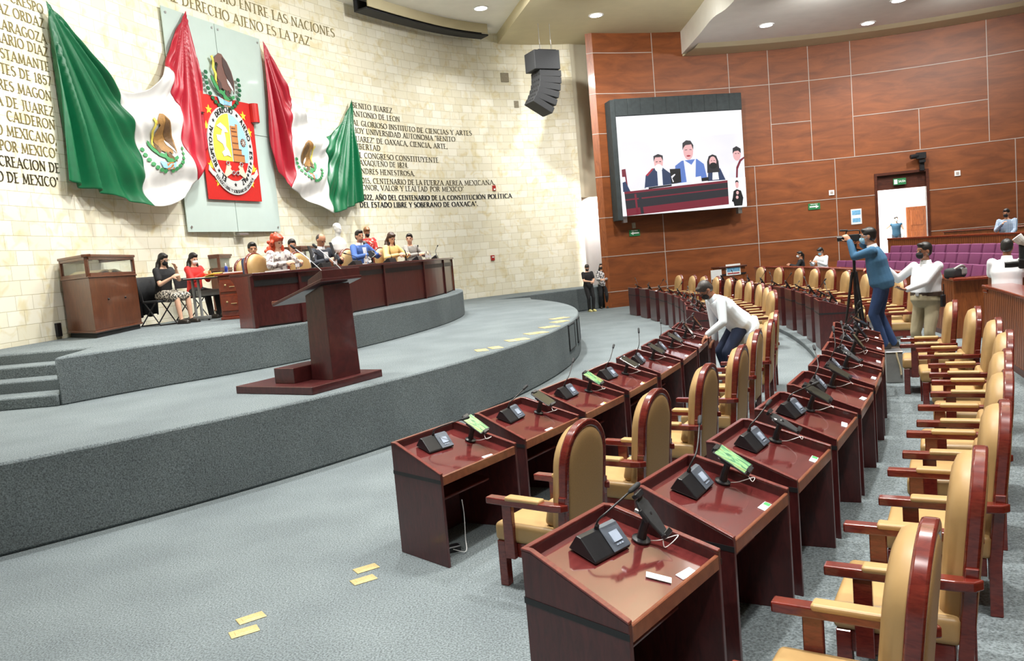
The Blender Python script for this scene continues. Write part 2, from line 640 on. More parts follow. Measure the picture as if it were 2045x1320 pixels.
strip_h(0, 21.5, 8.2)
strip_h(0, 21.5, 5.07)
strip_h(0, 11.0, 3.5)
strip_h(12.86, 21.5, 3.48)
strip_h(0, 11.0, 2.0)
strip_h(12.86, 21.5, 1.9)
strip_h(0, 2.5, 9.72)
strip_h(0, 2.5, 6.7)
strip_h(7.15, 8.7, 6.64)
strip_h(10.28, 14.97, 6.63)
strip_h(0, 3, 0.62)
for s, z0, z1 in ((2.5, 5.07, 10.46), (5.57, 5.07, 9.64), (7.15, 5.07, 9.6), (8.7, 5.07, 9.6), (10.28, 5.07, 9.6), (12.64, 5.07, 6.63), (14.97, 5.07, 9.6),
                  (2.48, 0.0, 3.5), (6.4, 0.0, 5.07), (9.53, 0.0, 5.07), (15.79, 0.9, 5.07), (17.4, 5.07, 9.6)):
    strip_v(s, z0, z1)
structure(b.build('trim_1', M['strip']))
# return of the wood wall (thick end towards the stone wall)
b = MB()
e0, e1 = wood_pt(0, 0, 0.0), wood_pt(-0.2, 0, -0.16)
pl = [(e0.x, e0.y), (e1.x, e1.y), (e1.x + 0.6, e1.y + 1.2), (e0.x + 0.5, e0.y + 1.0)]
b.prism(pl, 0.0, 10.6, lambda u, v, d: Vector((u, v, d)))
o = structure(b.build('wall_return', M['slat']))
b = MB()
dv = Vector((e1.x - e0.x, e1.y - e0.y, 0))
nrm = Vector((dv.y, -dv.x, 0)).normalized()
if nrm.y > 0:
    nrm = -nrm
for z in (0.62, 2.0, 3.5, 5.07, 6.7, 8.2, 9.72):
    p0, p1 = Vector((e0.x, e0.y, z)), Vector((e1.x, e1.y, z))
    v = [b.bm.verts.new(p + nrm * dd + Vector((0, 0, dz))) for p, dz, dd in ((p0, -SW, .001), (p1, -SW, .001), (p1, SW, .001), (p0, SW, .001), (p0, -SW, .014), (p1, -SW, .014), (p1, SW, .014), (p0, SW, .014))]
    for q in ((4, 5, 6, 7), (0, 1, 5, 4), (3, 7, 6, 2), (0, 4, 7, 3), (1, 2, 6, 5)):
        b._f([v[k] for k in q])
structure(b.build('trim_2', M['strip']))
# beige upper wall and white lower wall in the corner between stone and wood
q0 = wall_pt(22.85, 0, 0.0)
q1 = (5.3, 33.6)
b = MB()
b.prism([(q0.x, q0.y), q1, (q1[0], q1[1] + 0.3), (q0.x, q0.y + 0.3)], 4.45, 10.6, lambda u, v, d: Vector((u, v, d)))
structure(b.build('wall_corner_upper', M['plaster']))
b = MB()
b.prism([(q0.x + 0.05, q0.y + 0.35), (q1[0] + .3, q1[1] + 0.35), (q1[0] + .3, q1[1] + 0.6), (q0.x + 0.05, q0.y + 0.6)], 0.0, 4.45, lambda u, v, d: Vector((u, v, d)))
structure(b.build('wall_corner_lower', M['white']))
lamp('corridor_lamp', (3.9, 32.7, 4.3), 160, 0.5, 170, (4.0, 33.9, 2.4))

# walls behind the camera side close the hall
for nm, c, s in (('wall_right', (24.2, 16, 5.5), (0.3, 46, 11)), ('wall_front', (4, -6.2, 5.5), (42, 0.3, 11))):
    b = MB()
    b.box(c, s)
    structure(b.build(nm, M['plaster']))

# ceiling: left slab, middle field, lower bulkhead on the right with its bright face
def slab(name, pts, z0, z1, mt):
    bb = MB()
    bb.prism(pts, z0, z1, lambda u, v, d: Vector((u, v, d)))
    return structure(bb.build(name, mt))


EDGE_A, EDGE_B = (0.27, 32.2), (2.95, 20.0)
slab('ceiling_left', [(-16, -7), (3.6, -7), (3.6, 17), EDGE_B, EDGE_A, (0.1, 36), (-16, 36)], 10.85, 11.3, M['ceil_left'])
slab('ceiling_middle', [(0.27, 36), EDGE_A, EDGE_B, (3.6, 17), (3.6, -7), (9, -7), (9, 22), (9, 36)], 10.46, 11.3, M['ceil_mid'])
BK = [tuple(p[:2]) for p in catmull([(7.55, 32.6, 0), (7.55, 29.5, 0), (7.52, 27.3, 0), (7.72, 26.0, 0), (7.6, 22, 0), (7.2, 16, 0), (7.0, 8, 0), (7.2, -7, 0)], 5)]
slab('ceiling_right', BK + [(26, -7), (26, 38), (7.6, 38)], 9.6, 10.8, M['ceil_left'])
# shallow dropped border of the bulkhead along the wood wall
b = MB()
rows = []
for s in [3.75 + 0.6 * i for i in range(30)]:
    rows.append([wood_pt(s, 9.60, 0.02), wood_pt(s, 9.52, 0.02), wood_pt(s, 9.52, 1.2), wood_pt(s, 9.60, 1.6)])
b.grid(rows)
structure(b.build('trim_3', M['ceil_mid']))
# long recessed slot in the left ceiling near the stone wall (dark frame, paler blade)
t = thing('ceiling_screen_slot', 'long narrow projector screen slot in the ceiling above the lettering', 'projection screen slot', wall_pt(15.8, 10.8, 0.75), 0)
ip = t.location.copy()
b = MB()
S0, S1 = 12.75, 18.9
for i in range(20):
    a, c = S0 + (S1 - S0) * i / 20, S0 + (S1 - S0) * (i + 1) / 20
    for d0, d1, z0, z1 in ((0.45, 0.52, 10.45, 10.86), (0.52, 0.95, 10.45, 10.5)):
        P = [wall_pt(s, z, d) - ip for d in (d0, d1) for z in (z0, z1) for s in (a, c)]
        v = [b.bm.verts.new(p) for p in P]
        for q in ((0, 1, 3, 2), (4, 6, 7, 5), (0, 2, 6, 4), (1, 5, 7, 3), (0, 4, 5, 1), (2, 3, 7, 6)):
            b._f([v[k] for k in q])
b.build('slot_frame', M['black_matte'], t)
b = MB()
for i in range(20):
    a, c = S0 + .05 + (S1 - S0 - .1) * i / 20, S0 + .05 + (S1 - S0 - .1) * (i + 1) / 20
    P = [wall_pt(s, z, d) - ip for d in (0.96, 1.0) for z in (10.53, 10.86) for s in (a, c)]
    v = [b.bm.verts.new(p) for p in P]
    for q in ((0, 1, 3, 2), (4, 6, 7, 5), (0, 2, 6, 4), (1, 5, 7, 3), (0, 4, 5, 1), (2, 3, 7, 6)):
        b._f([v[k] for k in q])
b.build('slot_blade', M['ceil_mid'], t)

# visible recessed downlights
M['glow'] = mat('lamp_glow', (1, 1, 0.98), 0.4, 0.0, 5, emit=30)
for (x, y, z), lab in (((-0.11, 28.29, 10.85), 'round recessed ceiling light in the left ceiling beside the stone wall'),
                       ((3.88, 28.91, 10.46), 'round recessed ceiling light in the middle ceiling above the loudspeaker'),
                       ((9.78, 28.83, 9.6), 'round recessed ceiling light above the big screen, left one of the bulkhead'),
                       ((13.78, 29.78, 9.6), 'round recessed ceiling light in the bulkhead nearest the wood wall'),
                       ((13.59, 27.11, 9.6), 'round recessed ceiling light at the top edge of the view')):
    t = thing('ceiling_light', lab, 'ceiling light', (x, y, z), 0, 'recessed ceiling lights')
    MB().lathe([(0.2, -0.02), (0.27, -0.02), (0.27, 0.0), (0.2, 0.0)], n=24).build('trim_ring', M['white'], t)
    MB().lathe([(0.0, -0.024), (0.21, -0.024), (0.21, -0.004), (0.0, -0.004)], n=24).build('diffuser', M['glow'], t)
    lamp('fixture_lamp', (x, y, z - 0.1), 250, 0.3, 120)

# door in the wood wall: dark lintel panel, frame, bright corridor beyond
b = MB()
for s0, s1, z0, z1, d0, d1 in ((11.0, 12.86, 3.66, 4.27, -0.25, -0.12), (10.96, 11.06, 0.9, 4.3, -0.3, 0.05), (12.8, 12.9, 0.9, 4.3, -0.3, 0.05), (10.96, 12.9, 4.22, 4.32, -0.3, 0.05)):
    P = [wood_pt(s, z, d) for d in (d0, d1) for z in (z0, z1) for s in (s0, s1)]
    v = [b.bm.verts.new(p) for p in P]
    for q in ((0, 1, 3, 2), (4, 6, 7, 5), (0, 2, 6, 4), (1, 5, 7, 3), (0, 4, 5, 1), (2, 3, 7, 6)):
        b._f([v[k] for k in q])
structure(b.build('door_1', M['panel_dark']))
# corridor behind the door
dc = wood_pt(11.93, 0, 0)
b = MB()
b.box((dc.x + 1.6, 37.2, 2.6), (8, 0.2, 3.8))
b.box((dc.x - 2.4, 35, 2.6), (0.2, 4.2, 3.8))
b.box((dc.x + 5.2, 35, 2.6), (0.2, 4.2, 3.8))
b.box((dc.x + 1.6, 35, 4.6), (8, 4.6, 0.2))
b.box((dc.x + 1.6, 35.2, 0.85), (8, 4.6, 0.1))
structure(b.build('wall_corridor', M['white']))
lamp('corridor_lamp', (dc.x + 0.6, 34.6, 4.4), 1100, 1.2, 170, (dc.x + 1.2, 36.6, 2.2))
b = MB()
b.box((19.0, 37.05, 1.95), (0.95, 0.08, 2.1))
b.box((19.0, 37.0, 2.5), (0.6, 0.06, 0.7))
b.box((19.0, 37.0, 1.5), (0.6, 0.06, 0.8))
structure(b.build('door_2', M['slat'], bevel=0.02))
# ================================================================== LETTERING (own stroke alphabet with serifs)
def _arc(cx, cy, rx, ry, a0, a1, n=10):
    return [(cx + rx * math.cos(math.radians(a0 + (a1 - a0) * i / n)), cy + ry * math.sin(math.radians(a0 + (a1 - a0) * i / n))) for i in range(n + 1)]


# per glyph: advance, [(weight, polyline)], serif points; T thick stroke, t thin stroke
GL = {
    'A': (.80, [('t', [(.06, 0), (.40, 1)]), ('T', [(.38, 1), (.72, 0)]), ('t', [(.18, .34), (.60, .34)])], [(.06, 0), (.73, 0)]),
    'B': (.66, [('T', [(.14, 0), (.14, 1)]), ('t', [(.14, .97), (.3, .97)] + _arc(.30, .75, .22, .22, 90, -90) + [(.14, .53)]), ('T', _arc(.32, .27, .24, .25, 70, -70)), ('t', [(.14, .03), (.36, .03)])], [(.14, 0), (.14, 1)]),
    'C': (.74, [('T', _arc(.42, .5, .34, .48, 110, 250)), ('t', _arc(.42, .5, .34, .48, 110, 45, 6)), ('t', _arc(.42, .5, .34, .48, 250, 315, 6))], []),
    'D': (.80, [('T', [(.14, 0), (.14, 1)]), ('t', [(.14, .97), (.34, .97)]), ('t', [(.14, .03), (.34, .03)]), ('T', _arc(.32, .5, .36, .46, 85, -85))], [(.14, 0), (.14, 1)]),
    'E': (.60, [('T', [(.14, 0), (.14, 1)]), ('t', [(.14, .97), (.52, .97)]), ('t', [(.14, .52), (.44, .52)]), ('t', [(.14, .03), (.54, .03)])], [(.14, 0), (.14, 1)]),
    'F': (.56, [('T', [(.14, 0), (.14, 1)]), ('t', [(.14, .97), (.52, .97)]), ('t', [(.14, .52), (.42, .52)])], [(.14, 0), (.14, 1)]),
    'G': (.78, [('T', _arc(.42, .5, .34, .48, 110, 250)), ('t', _arc(.42, .5, .34, .48, 110, 45, 6)), ('t', _arc(.42, .5, .34, .48, 250, 300, 6)), ('T', [(.66, .08), (.66, .42)])], [(.66, .42)]),
    'H': (.82, [('T', [(.14, 0), (.14, 1)]), ('T', [(.68, 0), (.68, 1)]), ('t', [(.14, .52), (.68, .52)])], [(.14, 0), (.14, 1), (.68, 0), (.68, 1)]),
    'I': (.32, [('T', [(.16, 0), (.16, 1)])], [(.16, 0), (.16, 1)]),
    'J': (.42, [('T', [(.26, 1), (.26, .1)]), ('t', _arc(.14, .1, .12, .14, 0, -110, 6))], [(.26, 1)]),
    'L': (.56, [('T', [(.14, 0), (.14, 1)]), ('t', [(.14, .03), (.52, .03)])], [(.14, 0), (.14, 1)]),
    'M': (.96, [('t', [(.14, 0), (.18, 1)]), ('T', [(.18, 1), (.48, .08)]), ('t', [(.48, .08), (.78, 1)]), ('T', [(.78, 1), (.82, 0)])], [(.14, 0), (.82, 0)]),
    'N': (.84, [('t', [(.14, 0), (.14, 1)]), ('T', [(.14, 1), (.70, .02)]), ('t', [(.70, 0), (.70, 1)])], [(.14, 0), (.70, 1)]),
    'O': (.84, [('T', _arc(.42, .5, .36, .48, 120, 240)), ('T', _arc(.42, .5, .36, .48, 60, -60)), ('t', _arc(.42, .5, .36, .48, 60, 120, 6)), ('t', _arc(.42, .5, .36, .48, 240, 300, 6))], []),
    'P': (.60, [('T', [(.14, 0), (.14, 1)]), ('t', [(.14, .97), (.3, .97)]), ('T', _arc(.30, .73, .22, .24, 85, -85)), ('t', [(.14, .49), (.3, .49)])], [(.14, 0), (.14, 1)]),
    'Q': (.84, [('T', _arc(.42, .5, .36, .48, 120, 240)), ('T', _arc(.42, .5, .36, .48, 60, -60)), ('t', _arc(.42, .5, .36, .48, 60, 120, 6)), ('t', _arc(.42, .5, .36, .48, 240, 300, 6)), ('t', [(.44, .06), (.82, -.16)])], []),
    'R': (.70, [('T', [(.14, 0), (.14, 1)]), ('t', [(.14, .97), (.3, .97)]), ('T', _arc(.30, .74, .22, .23, 85, -85)), ('t', [(.14, .51), (.32, .51)]), ('T', [(.32, .51), (.64, 0)])], [(.14, 0), (.14, 1)]),
    'S': (.56, [('t', _arc(.28, .74, .19, .23, 40, 130, 6)), ('T', _arc(.28, .74, .19, .23, 130, 215, 5) + _arc(.28, .27, .21, .25, 60, -40, 6)), ('t', _arc(.28, .27, .21, .25, -40, -150, 6))], []),
    'T': (.66, [('T', [(.33, 0), (.33, 1)]), ('t', [(.04, .97), (.62, .97)])], [(.33, 0)]),
    'U': (.80, [('T', [(.14, 1), (.14, .35)] + _arc(.39, .3, .25, .28, 180, 250, 5)), ('t', _arc(.39, .3, .25, .28, 250, 360, 6) + [(.64, 1)])], [(.14, 1), (.64, 1)]),
    'V': (.76, [('T', [(.06, 1), (.38, 0)]), ('t', [(.38, 0), (.70, 1)])], [(.06, 1), (.70, 1)]),
    'X': (.74, [('T', [(.08, 1), (.66, 0)]), ('t', [(.66, 1), (.08, 0)])], [(.08, 1), (.66, 1), (.08, 0), (.66, 0)]),
    'Y': (.72, [('T', [(.06, 1), (.36, .46)]), ('t', [(.66, 1), (.36, .46)]), ('T', [(.36, .48), (.36, 0)])], [(.06, 1), (.66, 1), (.36, 0)]),
    'Z': (.68, [('t', [(.08, .97), (.60, .97)]), ('T', [(.58, .97), (.08, .03)]), ('t', [(.06, .03), (.62, .03)])], []),
    '0': (.62, [('T', _arc(.31, .5, .22, .48, 110, 250)), ('T', _arc(.31, .5, .22, .48, 70, -70)), ('t', _arc(.31, .5, .22, .48, 70, 110, 4)), ('t', _arc(.31, .5, .22, .48, 250, 290, 4))], []),
    '1': (.40, [('T', [(.22, 0), (.22, 1)]), ('t', [(.22, .98), (.08, .85)])], [(.22, 0)]),
    '2': (.60, [('t', _arc(.30, .72, .20, .26, 170, 60, 6)), ('T', _arc(.30, .72, .20, .26, 60, -35, 6) + [(.08, .04)]), ('t', [(.06, .03), (.54, .03)])], []),
    '4': (.60, [('t', [(.40, 1), (.06, .30)]), ('t', [(.06, .28), (.56, .28)]), ('T', [(.40, 0), (.40, 1)])], []),
    '5': (.58, [('t', [(.14, .96), (.50, .96)]), ('t', [(.14, .96), (.12, .56)]), ('T', _arc(.28, .32, .23, .29, 120, -60, 9)), ('t', _arc(.28, .32, .23, .29, -60, -160, 5))], []),
    '7': (.56, [('t', [(.06, .97), (.52, .97)]), ('T', [(.50, .95), (.20, 0)])], []),
    '8': (.60, [('T', _arc(.30, .74, .17, .23, 0, 360, 14)), ('T', _arc(.30, .26, .21, .25, 0, 360, 14))], []),
    '.': (.26, [('T', [(.10, .0), (.10, .12)])], []),
    ',': (.26, [('T', [(.12, .12), (.08, -.14)])], []),
    '"': (.34, [('t', [(.10, 1.0), (.10, .74)]), ('t', [(.22, 1.0), (.22, .74)])], []),
    ' ': (.34, [], []),
}


def _with(base, extra):
    a, st, sf = GL[base]
    return (a, st + extra, sf)


GL['Ñ'] = _with('N', [('t', [(.24, 1.12), (.36, 1.2), (.48, 1.12), (.60, 1.2)])])
GL['Ó'] = _with('O', [('t', [(.40, 1.1), (.52, 1.26)])])
GL['Í'] = _with('I', [('t', [(.14, 1.1), (.24, 1.26)])])


def text_strips(txt, thick=.13, thin=.065, serif=True, mono=False):
    """list of quads [(u, v) * 4] for a line of text of cap height 1, and its width"""
    out, x = [], 0.0
    for ch in txt:
        adv, strokes, serifs = GL[ch]
        for w, pl in strokes:
            hw = (thick if (w == 'T' or mono) else thin) / 2
            L = []
            for i, p in enumerate(pl):
                a, c = pl[max(i - 1, 0)], pl[min(i + 1, len(pl) - 1)]
                dx, dy = c[0] - a[0], c[1] - a[1]
                l = math.hypot(dx, dy) or 1
                nx, ny = -dy / l * hw, dx / l * hw
                L.append(((p[0] + nx + x, p[1] + ny), (p[0] - nx + x, p[1] - ny)))
            for a, c in zip(L[:-1], L[1:]):
                out.append([a[0], a[1], c[1], c[0]])
        if serif:
            for sx, sy in serifs:
                h = .055 if sy < .5 else -.055
                out.append([(sx - .14 + x, sy), (sx + .14 + x, sy), (sx + .14 + x, sy + h), (sx - .14 + x, sy + h)])
        x += adv + .04
    return out, x


def text_mesh(mb, txt, place, depth=.02, width=None, **kw):
    """place(u, v, d): u along the line 0..1 (or cap units if width None), v in cap heights"""
    q, w = text_strips(txt, **kw)
    k = 1.0 / w if width is None else 1.0
    for quad in q:
        mb.prism([(a * k, c) for a, c in quad], 0.0, depth, lambda u, v, d: place(u, v, d))


def wall_line(txt, s0, s1, z, cap, mt, label, thick=.115, thin=.055, depth=.014):
    """one line of mounted letters: a thing whose parts are the single letters"""
    tot = sum(GL[c][0] + .04 for c in txt)
    org = wall_pt((s0 + s1) / 2, z)
    t = thing('wall_inscription', label, 'wall lettering', org, 0, 'letters mounted on the stone wall')
    x = 0.0
    for ch in txt:
        if ch != ' ':
            q, w = text_strips(ch, thick=thick, thin=thin)
            b = MB()
            for quad in q:
                b.prism([(u + x, v) for u, v in quad], .004, depth, lambda u, v, d: wall_pt(s0 + (s1 - s0) * u / tot, z + v * cap, d) - org)
            b.build('letter' if ch not in '.,"' else 'punctuation_mark', mt, t)
        x += GL[ch][0] + .04
    return t


RB = [('BENITO JUAREZ', 12.69, 14.63, 7.55), ('ANTONIO DE LEON', 12.66, 14.96, 7.285), ('AL GLORIOSO INSTITUTO DE CIENCIAS Y ARTES', 12.64, 18.4, 6.99),
      ('HOY UNIVERSIDAD AUTONOMA "BENITO', 12.61, 17.6, 6.745), ('JUAREZ" DE OAXACA, CIENCIA, ARTE,', 12.61, 17.2, 6.475), ('LIBERTAD', 12.6, 13.87, 6.24),
      ('AL CONGRESO CONSTITUYENTE', 12.61, 16.7, 5.96), ('OAXAQUEÑO DE 1824.', 12.59, 15.16, 5.72), ('ANDRES HENESTROSA.', 12.61, 15.46, 5.445),
      ('"2015, CENTENARIO DE LA FUERZA AEREA MEXICANA,', 12.57, 19.26, 5.14), ('HONOR, VALOR Y LEALTAD POR MEXICO"', 12.57, 17.8, 4.915)]
for txt, s0, s1, z in RB:
    wall_line(txt, s0, s1, z, 0.175, M['letter_dark'], 'bronze wall lettering right of the flags, line reading ' + ' '.join(txt.replace('"', '').replace(',', '').replace('.', '').split()[:7]))
for txt, s0, s1, z in (('"2022, AÑO DEL CENTENARIO DE LA CONSTITUCIÓN POLÍTICA', 12.58, 19.96, 4.60), ('DEL ESTADO LIBRE Y SOBERANO DE OAXACA".', 12.58, 18.4, 4.355)):
    wall_line(txt, s0, s1, z, .17, M['black_matte'], 'bold black wall lettering, the line reading ' + ' '.join(txt.replace('"', '').replace(',', '').replace('.', '').split()[:7]), .19, .1)
LB = [('CRESPO', 1.6, 7.82), ('DIAZ ORDAZ', 1.58, 7.545), ('ZARAGOZA', 1.58, 7.25), ('MARIO DIAZ', 1.58, 7.0), ('BUSTAMANTE', 1.55, 6.715), ('CONSTITUYENTES DE 1857', 1.55, 6.44),
      ('FLORES MAGON', 1.5, 6.145), ('MAZA DE JUAREZ', 1.51, 5.85), ('CALDERON', 1.49, 5.595), ('EJERCITO MEXICANO,', 1.48, 5.315), ('TODO POR MEXICO"', 1.46, 5.04), ('DE LA CREACION DE', 1.45, 4.755), ('ESTADO DE MEXICO"', 1.38, 4.475)]
for txt, s1, z in LB:
    _, w = text_strips(txt)
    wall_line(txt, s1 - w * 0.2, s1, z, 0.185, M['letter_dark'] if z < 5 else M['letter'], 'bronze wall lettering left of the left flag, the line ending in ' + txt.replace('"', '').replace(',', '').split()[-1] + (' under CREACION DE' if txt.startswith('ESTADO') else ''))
wall_line('COMO ENTRE LAS NACIONES', 6.95, 12.24, 9.66, 0.27, M['letter'], 'large gilt wall lettering above the flags, line ending LAS NACIONES')
wall_line('AL DERECHO AJENO ES LA PAZ"', 5.45, 11.2, 9.2, 0.27, M['letter'], 'large gilt wall lettering above the flags, line ending ES LA PAZ')

# ================================================================== GLASS PANEL AND COAT OF ARMS
SG = 6.98
gp, gn = wall_pn(SG)
gt = Vector((-gn.y, gn.x))          # along the wall, growing s
if gt.dot(wall_pn(SG + 1)[0] - gp) < 0:
    gt = -gt
GA = math.atan2(gt.y, gt.x)
M['frost'] = mat('frosted_glass', srgb(190, 208, 202), 0.2, 0.02, 3, coat=0.5)
t = thing('glass_panel', 'tall frosted glass panel behind the coat of arms between the two flags', 'glass panel', (gp.x + gn.x * .14, gp.y + gn.y * .14, 3.62), GA)
# local: x along the wall, -y into the room, z up
for nm, x0, x1, z0, z1 in (('glass_sheet', -1.82, -0.02, 0, 2.62), ('glass_sheet', 0.0, 1.80, 0, 2.62), ('glass_sheet', -1.82, -0.02, 2.635, 5.33), ('glass_sheet', 0.0, 1.80, 2.635, 5.33)):
    MB().box(((x0 + x1) / 2, 0, (z0 + z1) / 2), (x1 - x0, .02, z1 - z0)).build(nm, M['frost'], t)
for x, z in ((-1.7, 5.2), (-.12, 5.2), (.1, 5.2), (1.68, 5.2), (-1.7, .12), (1.68, .12), (-.12, 2.5), (.1, 2.75), (-.12, 2.75), (.1, 2.5)):
    MB().lathe([(.03, -.03), (.03, .12)], (x, 0, z), 10, Matrix.Rotation(-PI / 2, 3, 'X')).build('standoff', M['steel'], t)

ARM = thing('coat_of_arms', 'painted state coat of arms with red banner, oval motto ring and eagle on glass', 'coat of arms', (gp.x + gn.x * .2, gp.y + gn.y * .2, 4.43), GA)
AM = {k: mat('arms_' + k, v, 0.45, 0.04, 20) for k, v in dict(red=srgb(190, 34, 30), silver=srgb(196, 198, 196), yellow=srgb(250, 226, 70), blue=srgb(150, 208, 240), brown=srgb(178, 120, 70), dkbrown=srgb(108, 66, 46), star=srgb(252, 216, 60), black=srgb(20, 20, 22), green=srgb(60, 140, 84), dkgreen=srgb(24, 92, 58), eagle=srgb(112, 80, 72), eagle2=srgb(72, 56, 54), gold=srgb(232, 214, 90), flesh=srgb(240, 206, 176), white=srgb(240, 240, 238), grey=srgb(150, 150, 152)).items()}


def flat(parent, name, pts, mt, d0, th=.012):
    """polygon in the plane of the arms: x along, z up; d0 towards the room"""
    bb = MB()
    bb.prism(pts, d0, d0 + th, lambda u, v, d: Vector((u, -d, v)))
    return bb.build(name, mt, parent)


def ellp(cx, cz, rx, rz, n=48, a0=0, a1=360):
    return [(cx + rx * math.cos(math.radians(a0 + (a1 - a0) * i / n)), cz + rz * math.sin(math.radians(a0 + (a1 - a0) * i / n))) for i in range(n if a1 - a0 == 360 else n + 1)]


bn = flat(ARM, 'banner', [(-1.05, 0), (1.02, 0), (1.04, 2.5), (-1.05, 2.5)], AM['red'], 0, .02)
b = MB()
for sx in (-1.05, 1.06):
    b.lathe([(.13, 0), (.13, .5)], (sx, -.05, 2.12), 14)
b.box((-.005, -.01, 2.56), (2.09, .02, .12))
b.build('banner_roll', AM['red'], ARM, smooth=False)
b = MB()
for sx in (-1.05, 1.06):
    b.lathe([(.1, 0), (.1, .505)], (sx, -.05, 2.10), 14)
b.build('roll_core', AM['grey'], ARM)
OC = (-.02, 1.36)
flat(ARM, 'motto_ring', ellp(OC[0], OC[1], .86, 1.06), AM['silver'], .02, .03)
flat(ARM, 'red_field', ellp(OC[0], OC[1], .66, .86), AM['red'], .05, .006)
ul = [(x, z) for x, z in ellp(OC[0], OC[1], .66, .86, 60) if z > OC[1] - .34 and x <= OC[0] + .001]
flat(ARM, 'yellow_field', [(OC[0], OC[1] - .36)] + [(OC[0], OC[1] + .86)] + sorted([p for p in ul], key=lambda p: math.atan2(p[1] - OC[1], p[0] - OC[0]) % (2 * PI))[1:] + [(OC[0] - .6, OC[1] - .36)], AM['yellow'], .052, .008)
ur = [(x, z) for x, z in ellp(OC[0], OC[1], .66, .86, 60) if z > OC[1] - .34 and x >= OC[0] + .01]
ur = sorted(ur, key=lambda p: math.atan2(p[1] - OC[1], p[0] - OC[0]))
flat(ARM, 'blue_field', [(OC[0], OC[1] - .36), (OC[0] + .6, OC[1] - .36)] + ur + [(OC[0], OC[1] + .86)], AM['blue'], .052, .008)
flat(ARM, 'stone_palace', [(OC[0] + .02, OC[1] - .36), (OC[0] + .46, OC[1] - .36), (OC[0] + .46, OC[1] - .16), (OC[0] + .36, OC[1] - .16), (OC[0] + .36, OC[1] - .02), (OC[0] + .27, OC[1] - .02), (OC[0] + .27, OC[1] + .3), (OC[0] + .3, OC[1] + .62), (OC[0] + .22, OC[1] + .62), (OC[0] + .22, OC[1] + .56), (OC[0] + .02, OC[1] + .56)], AM['brown'], .062, .014)
b = MB()
for x0, x1, z in ((.04, .26, .12), (.04, .26, .3), (.04, .24, .42), (.03, .36, -.04), (.03, .45, -.18), (.06, .2, .5)):
    b.box((OC[0] + (x0 + x1) / 2, -.078, OC[1] + z), (x1 - x0, .006, .03))
b.build('palace_lines', AM['dkbrown'], ARM)
flat(ARM, 'wheel', ellp(OC[0] + .47, OC[1] + .16, .1, .11, 20), AM['dkbrown'], .062, .01)
b = MB()
for k in range(8):
    b.prism([(-.006, .01), (.006, .01), (.006, .095), (-.006, .095)], .072, .078, lambda u, v, d, k=k: Vector((OC[0] + .47 + u * math.cos(k * PI / 4) - v * math.sin(k * PI / 4), -d, OC[1] + .16 + u * math.sin(k * PI / 4) + v * math.cos(k * PI / 4))))
b.build('wheel_spokes', AM['silver'], ARM)
flat(ARM, 'yellow_field_figure', [(OC[0] + x, OC[1] + z) for x, z in ((-.5, .5), (-.34, .6), (-.16, .5), (-.08, .38), (-.22, .36), (-.2, .2), (-.22, .02), (-.12, -.1), (-.06, -.26), (-.2, -.22), (-.34, -.26), (-.4, -.16), (-.28, -.08), (-.34, .06), (-.52, .14), (-.54, .28), (-.36, .28), (-.3, .42))], AM['silver'], .062, .012)
for sx in (-1, 1):
    flat(ARM, 'fist', [(OC[0] + sx * x + .02, OC[1] + z) for x, z in ((.36, -.78), (.16, -.68), (.12, -.62), (.18, -.56), (.14, -.5), (.2, -.44), (.3, -.46), (.34, -.58), (.42, -.72))], AM['flesh'], .062, .02)
    for ang in range(2):
        b = MB()
        cx, cz = OC[0] + sx * (.26 if ang else .08) + .02, OC[1] + (-.42 if ang else -.66)
        b.tube([Vector((cx + .055 * math.cos(a), -.085, cz + .05 * math.sin(a))) for a in [i * PI / 8 for i in range(17)]], .014, 6)
        b.build('broken_chain', AM['grey'], ARM)


def star(cx, cz, r):
    return [(cx + (r if i % 2 == 0 else r * .4) * math.sin(i * PI / 5), cz + (r if i % 2 == 0 else r * .4) * math.cos(i * PI / 5)) for i in range(10)]


for cx, cz in ((-.68, 2.25), (-.83, 1.83), (-.83, .86), (-.62, .44), (.62, 2.25), (.80, 1.83), (.82, .86), (.66, .46)):
    flat(ARM, 'star', star(cx, cz, .125), AM['star'], .02, .012)


def ring_text(name, txt, a_start, a_end, rx, rz, cap, parent, mt, flip=False):
    """letters along an ellipse, clockwise from a_start (degrees, 0 = right, 90 = up)"""
    q, w = text_strips(txt, thick=.2, thin=.15, serif=False)
    bb = MB()
    for quad in q:
        P = []
        for u, v in quad:
            a = math.radians(a_start + (a_end - a_start) * u / w)
            r = 1 + (v - .5) * cap * (-1 if flip else 1)
            P.append((OC[0] + rx * r * math.cos(a), OC[1] + rz * r * math.sin(a)))
        bb.prism(P, .05, .06, lambda u, v, d: Vector((u, -d, v)))
    return bb.build(name, mt, parent)


for txt, a0, a1 in (('EL', 243, 228), ('RESPETO', 213, 168), ('AL', 160, 149), ('DERECHO', 128, 75), ('AJENO', 52, 14), ('ES', -2, -16), ('LA', -28, -40), ('PAZ', -50, -70)):
    ring_text('motto_word', txt, a0, a1, .76, .96, .14, ARM, AM['black'])
b = MB()
for a in (221, 164, 139, 63, 6, -22, -45, -90):
    cx, cz = OC[0] + .76 * math.cos(math.radians(a)), OC[1] + .96 * math.sin(math.radians(a))
    b.prism(star(cx, cz, .055), .05, .06, lambda u, v, d: Vector((u, -d, v)))
b.build('motto_leaf', AM['black'], ARM)
sc = [(x, z) for x, z in ellp(0, 1.36, 1.0, 1.22, 24, 215, 325)] + [(x, z) for x, z in ellp(0, 1.36, .86, 1.05, 24, 325, 215)]
flat(ARM, 'scroll', [(-.95, .72), (-.82, .60)] + sc[1:24] + [(.82, .60), (.95, .72), (.92, .86), (.8, .72)] + sc[26:48] + [(-.8, .72), (-.92, .86)], AM['silver'], .03, .02)
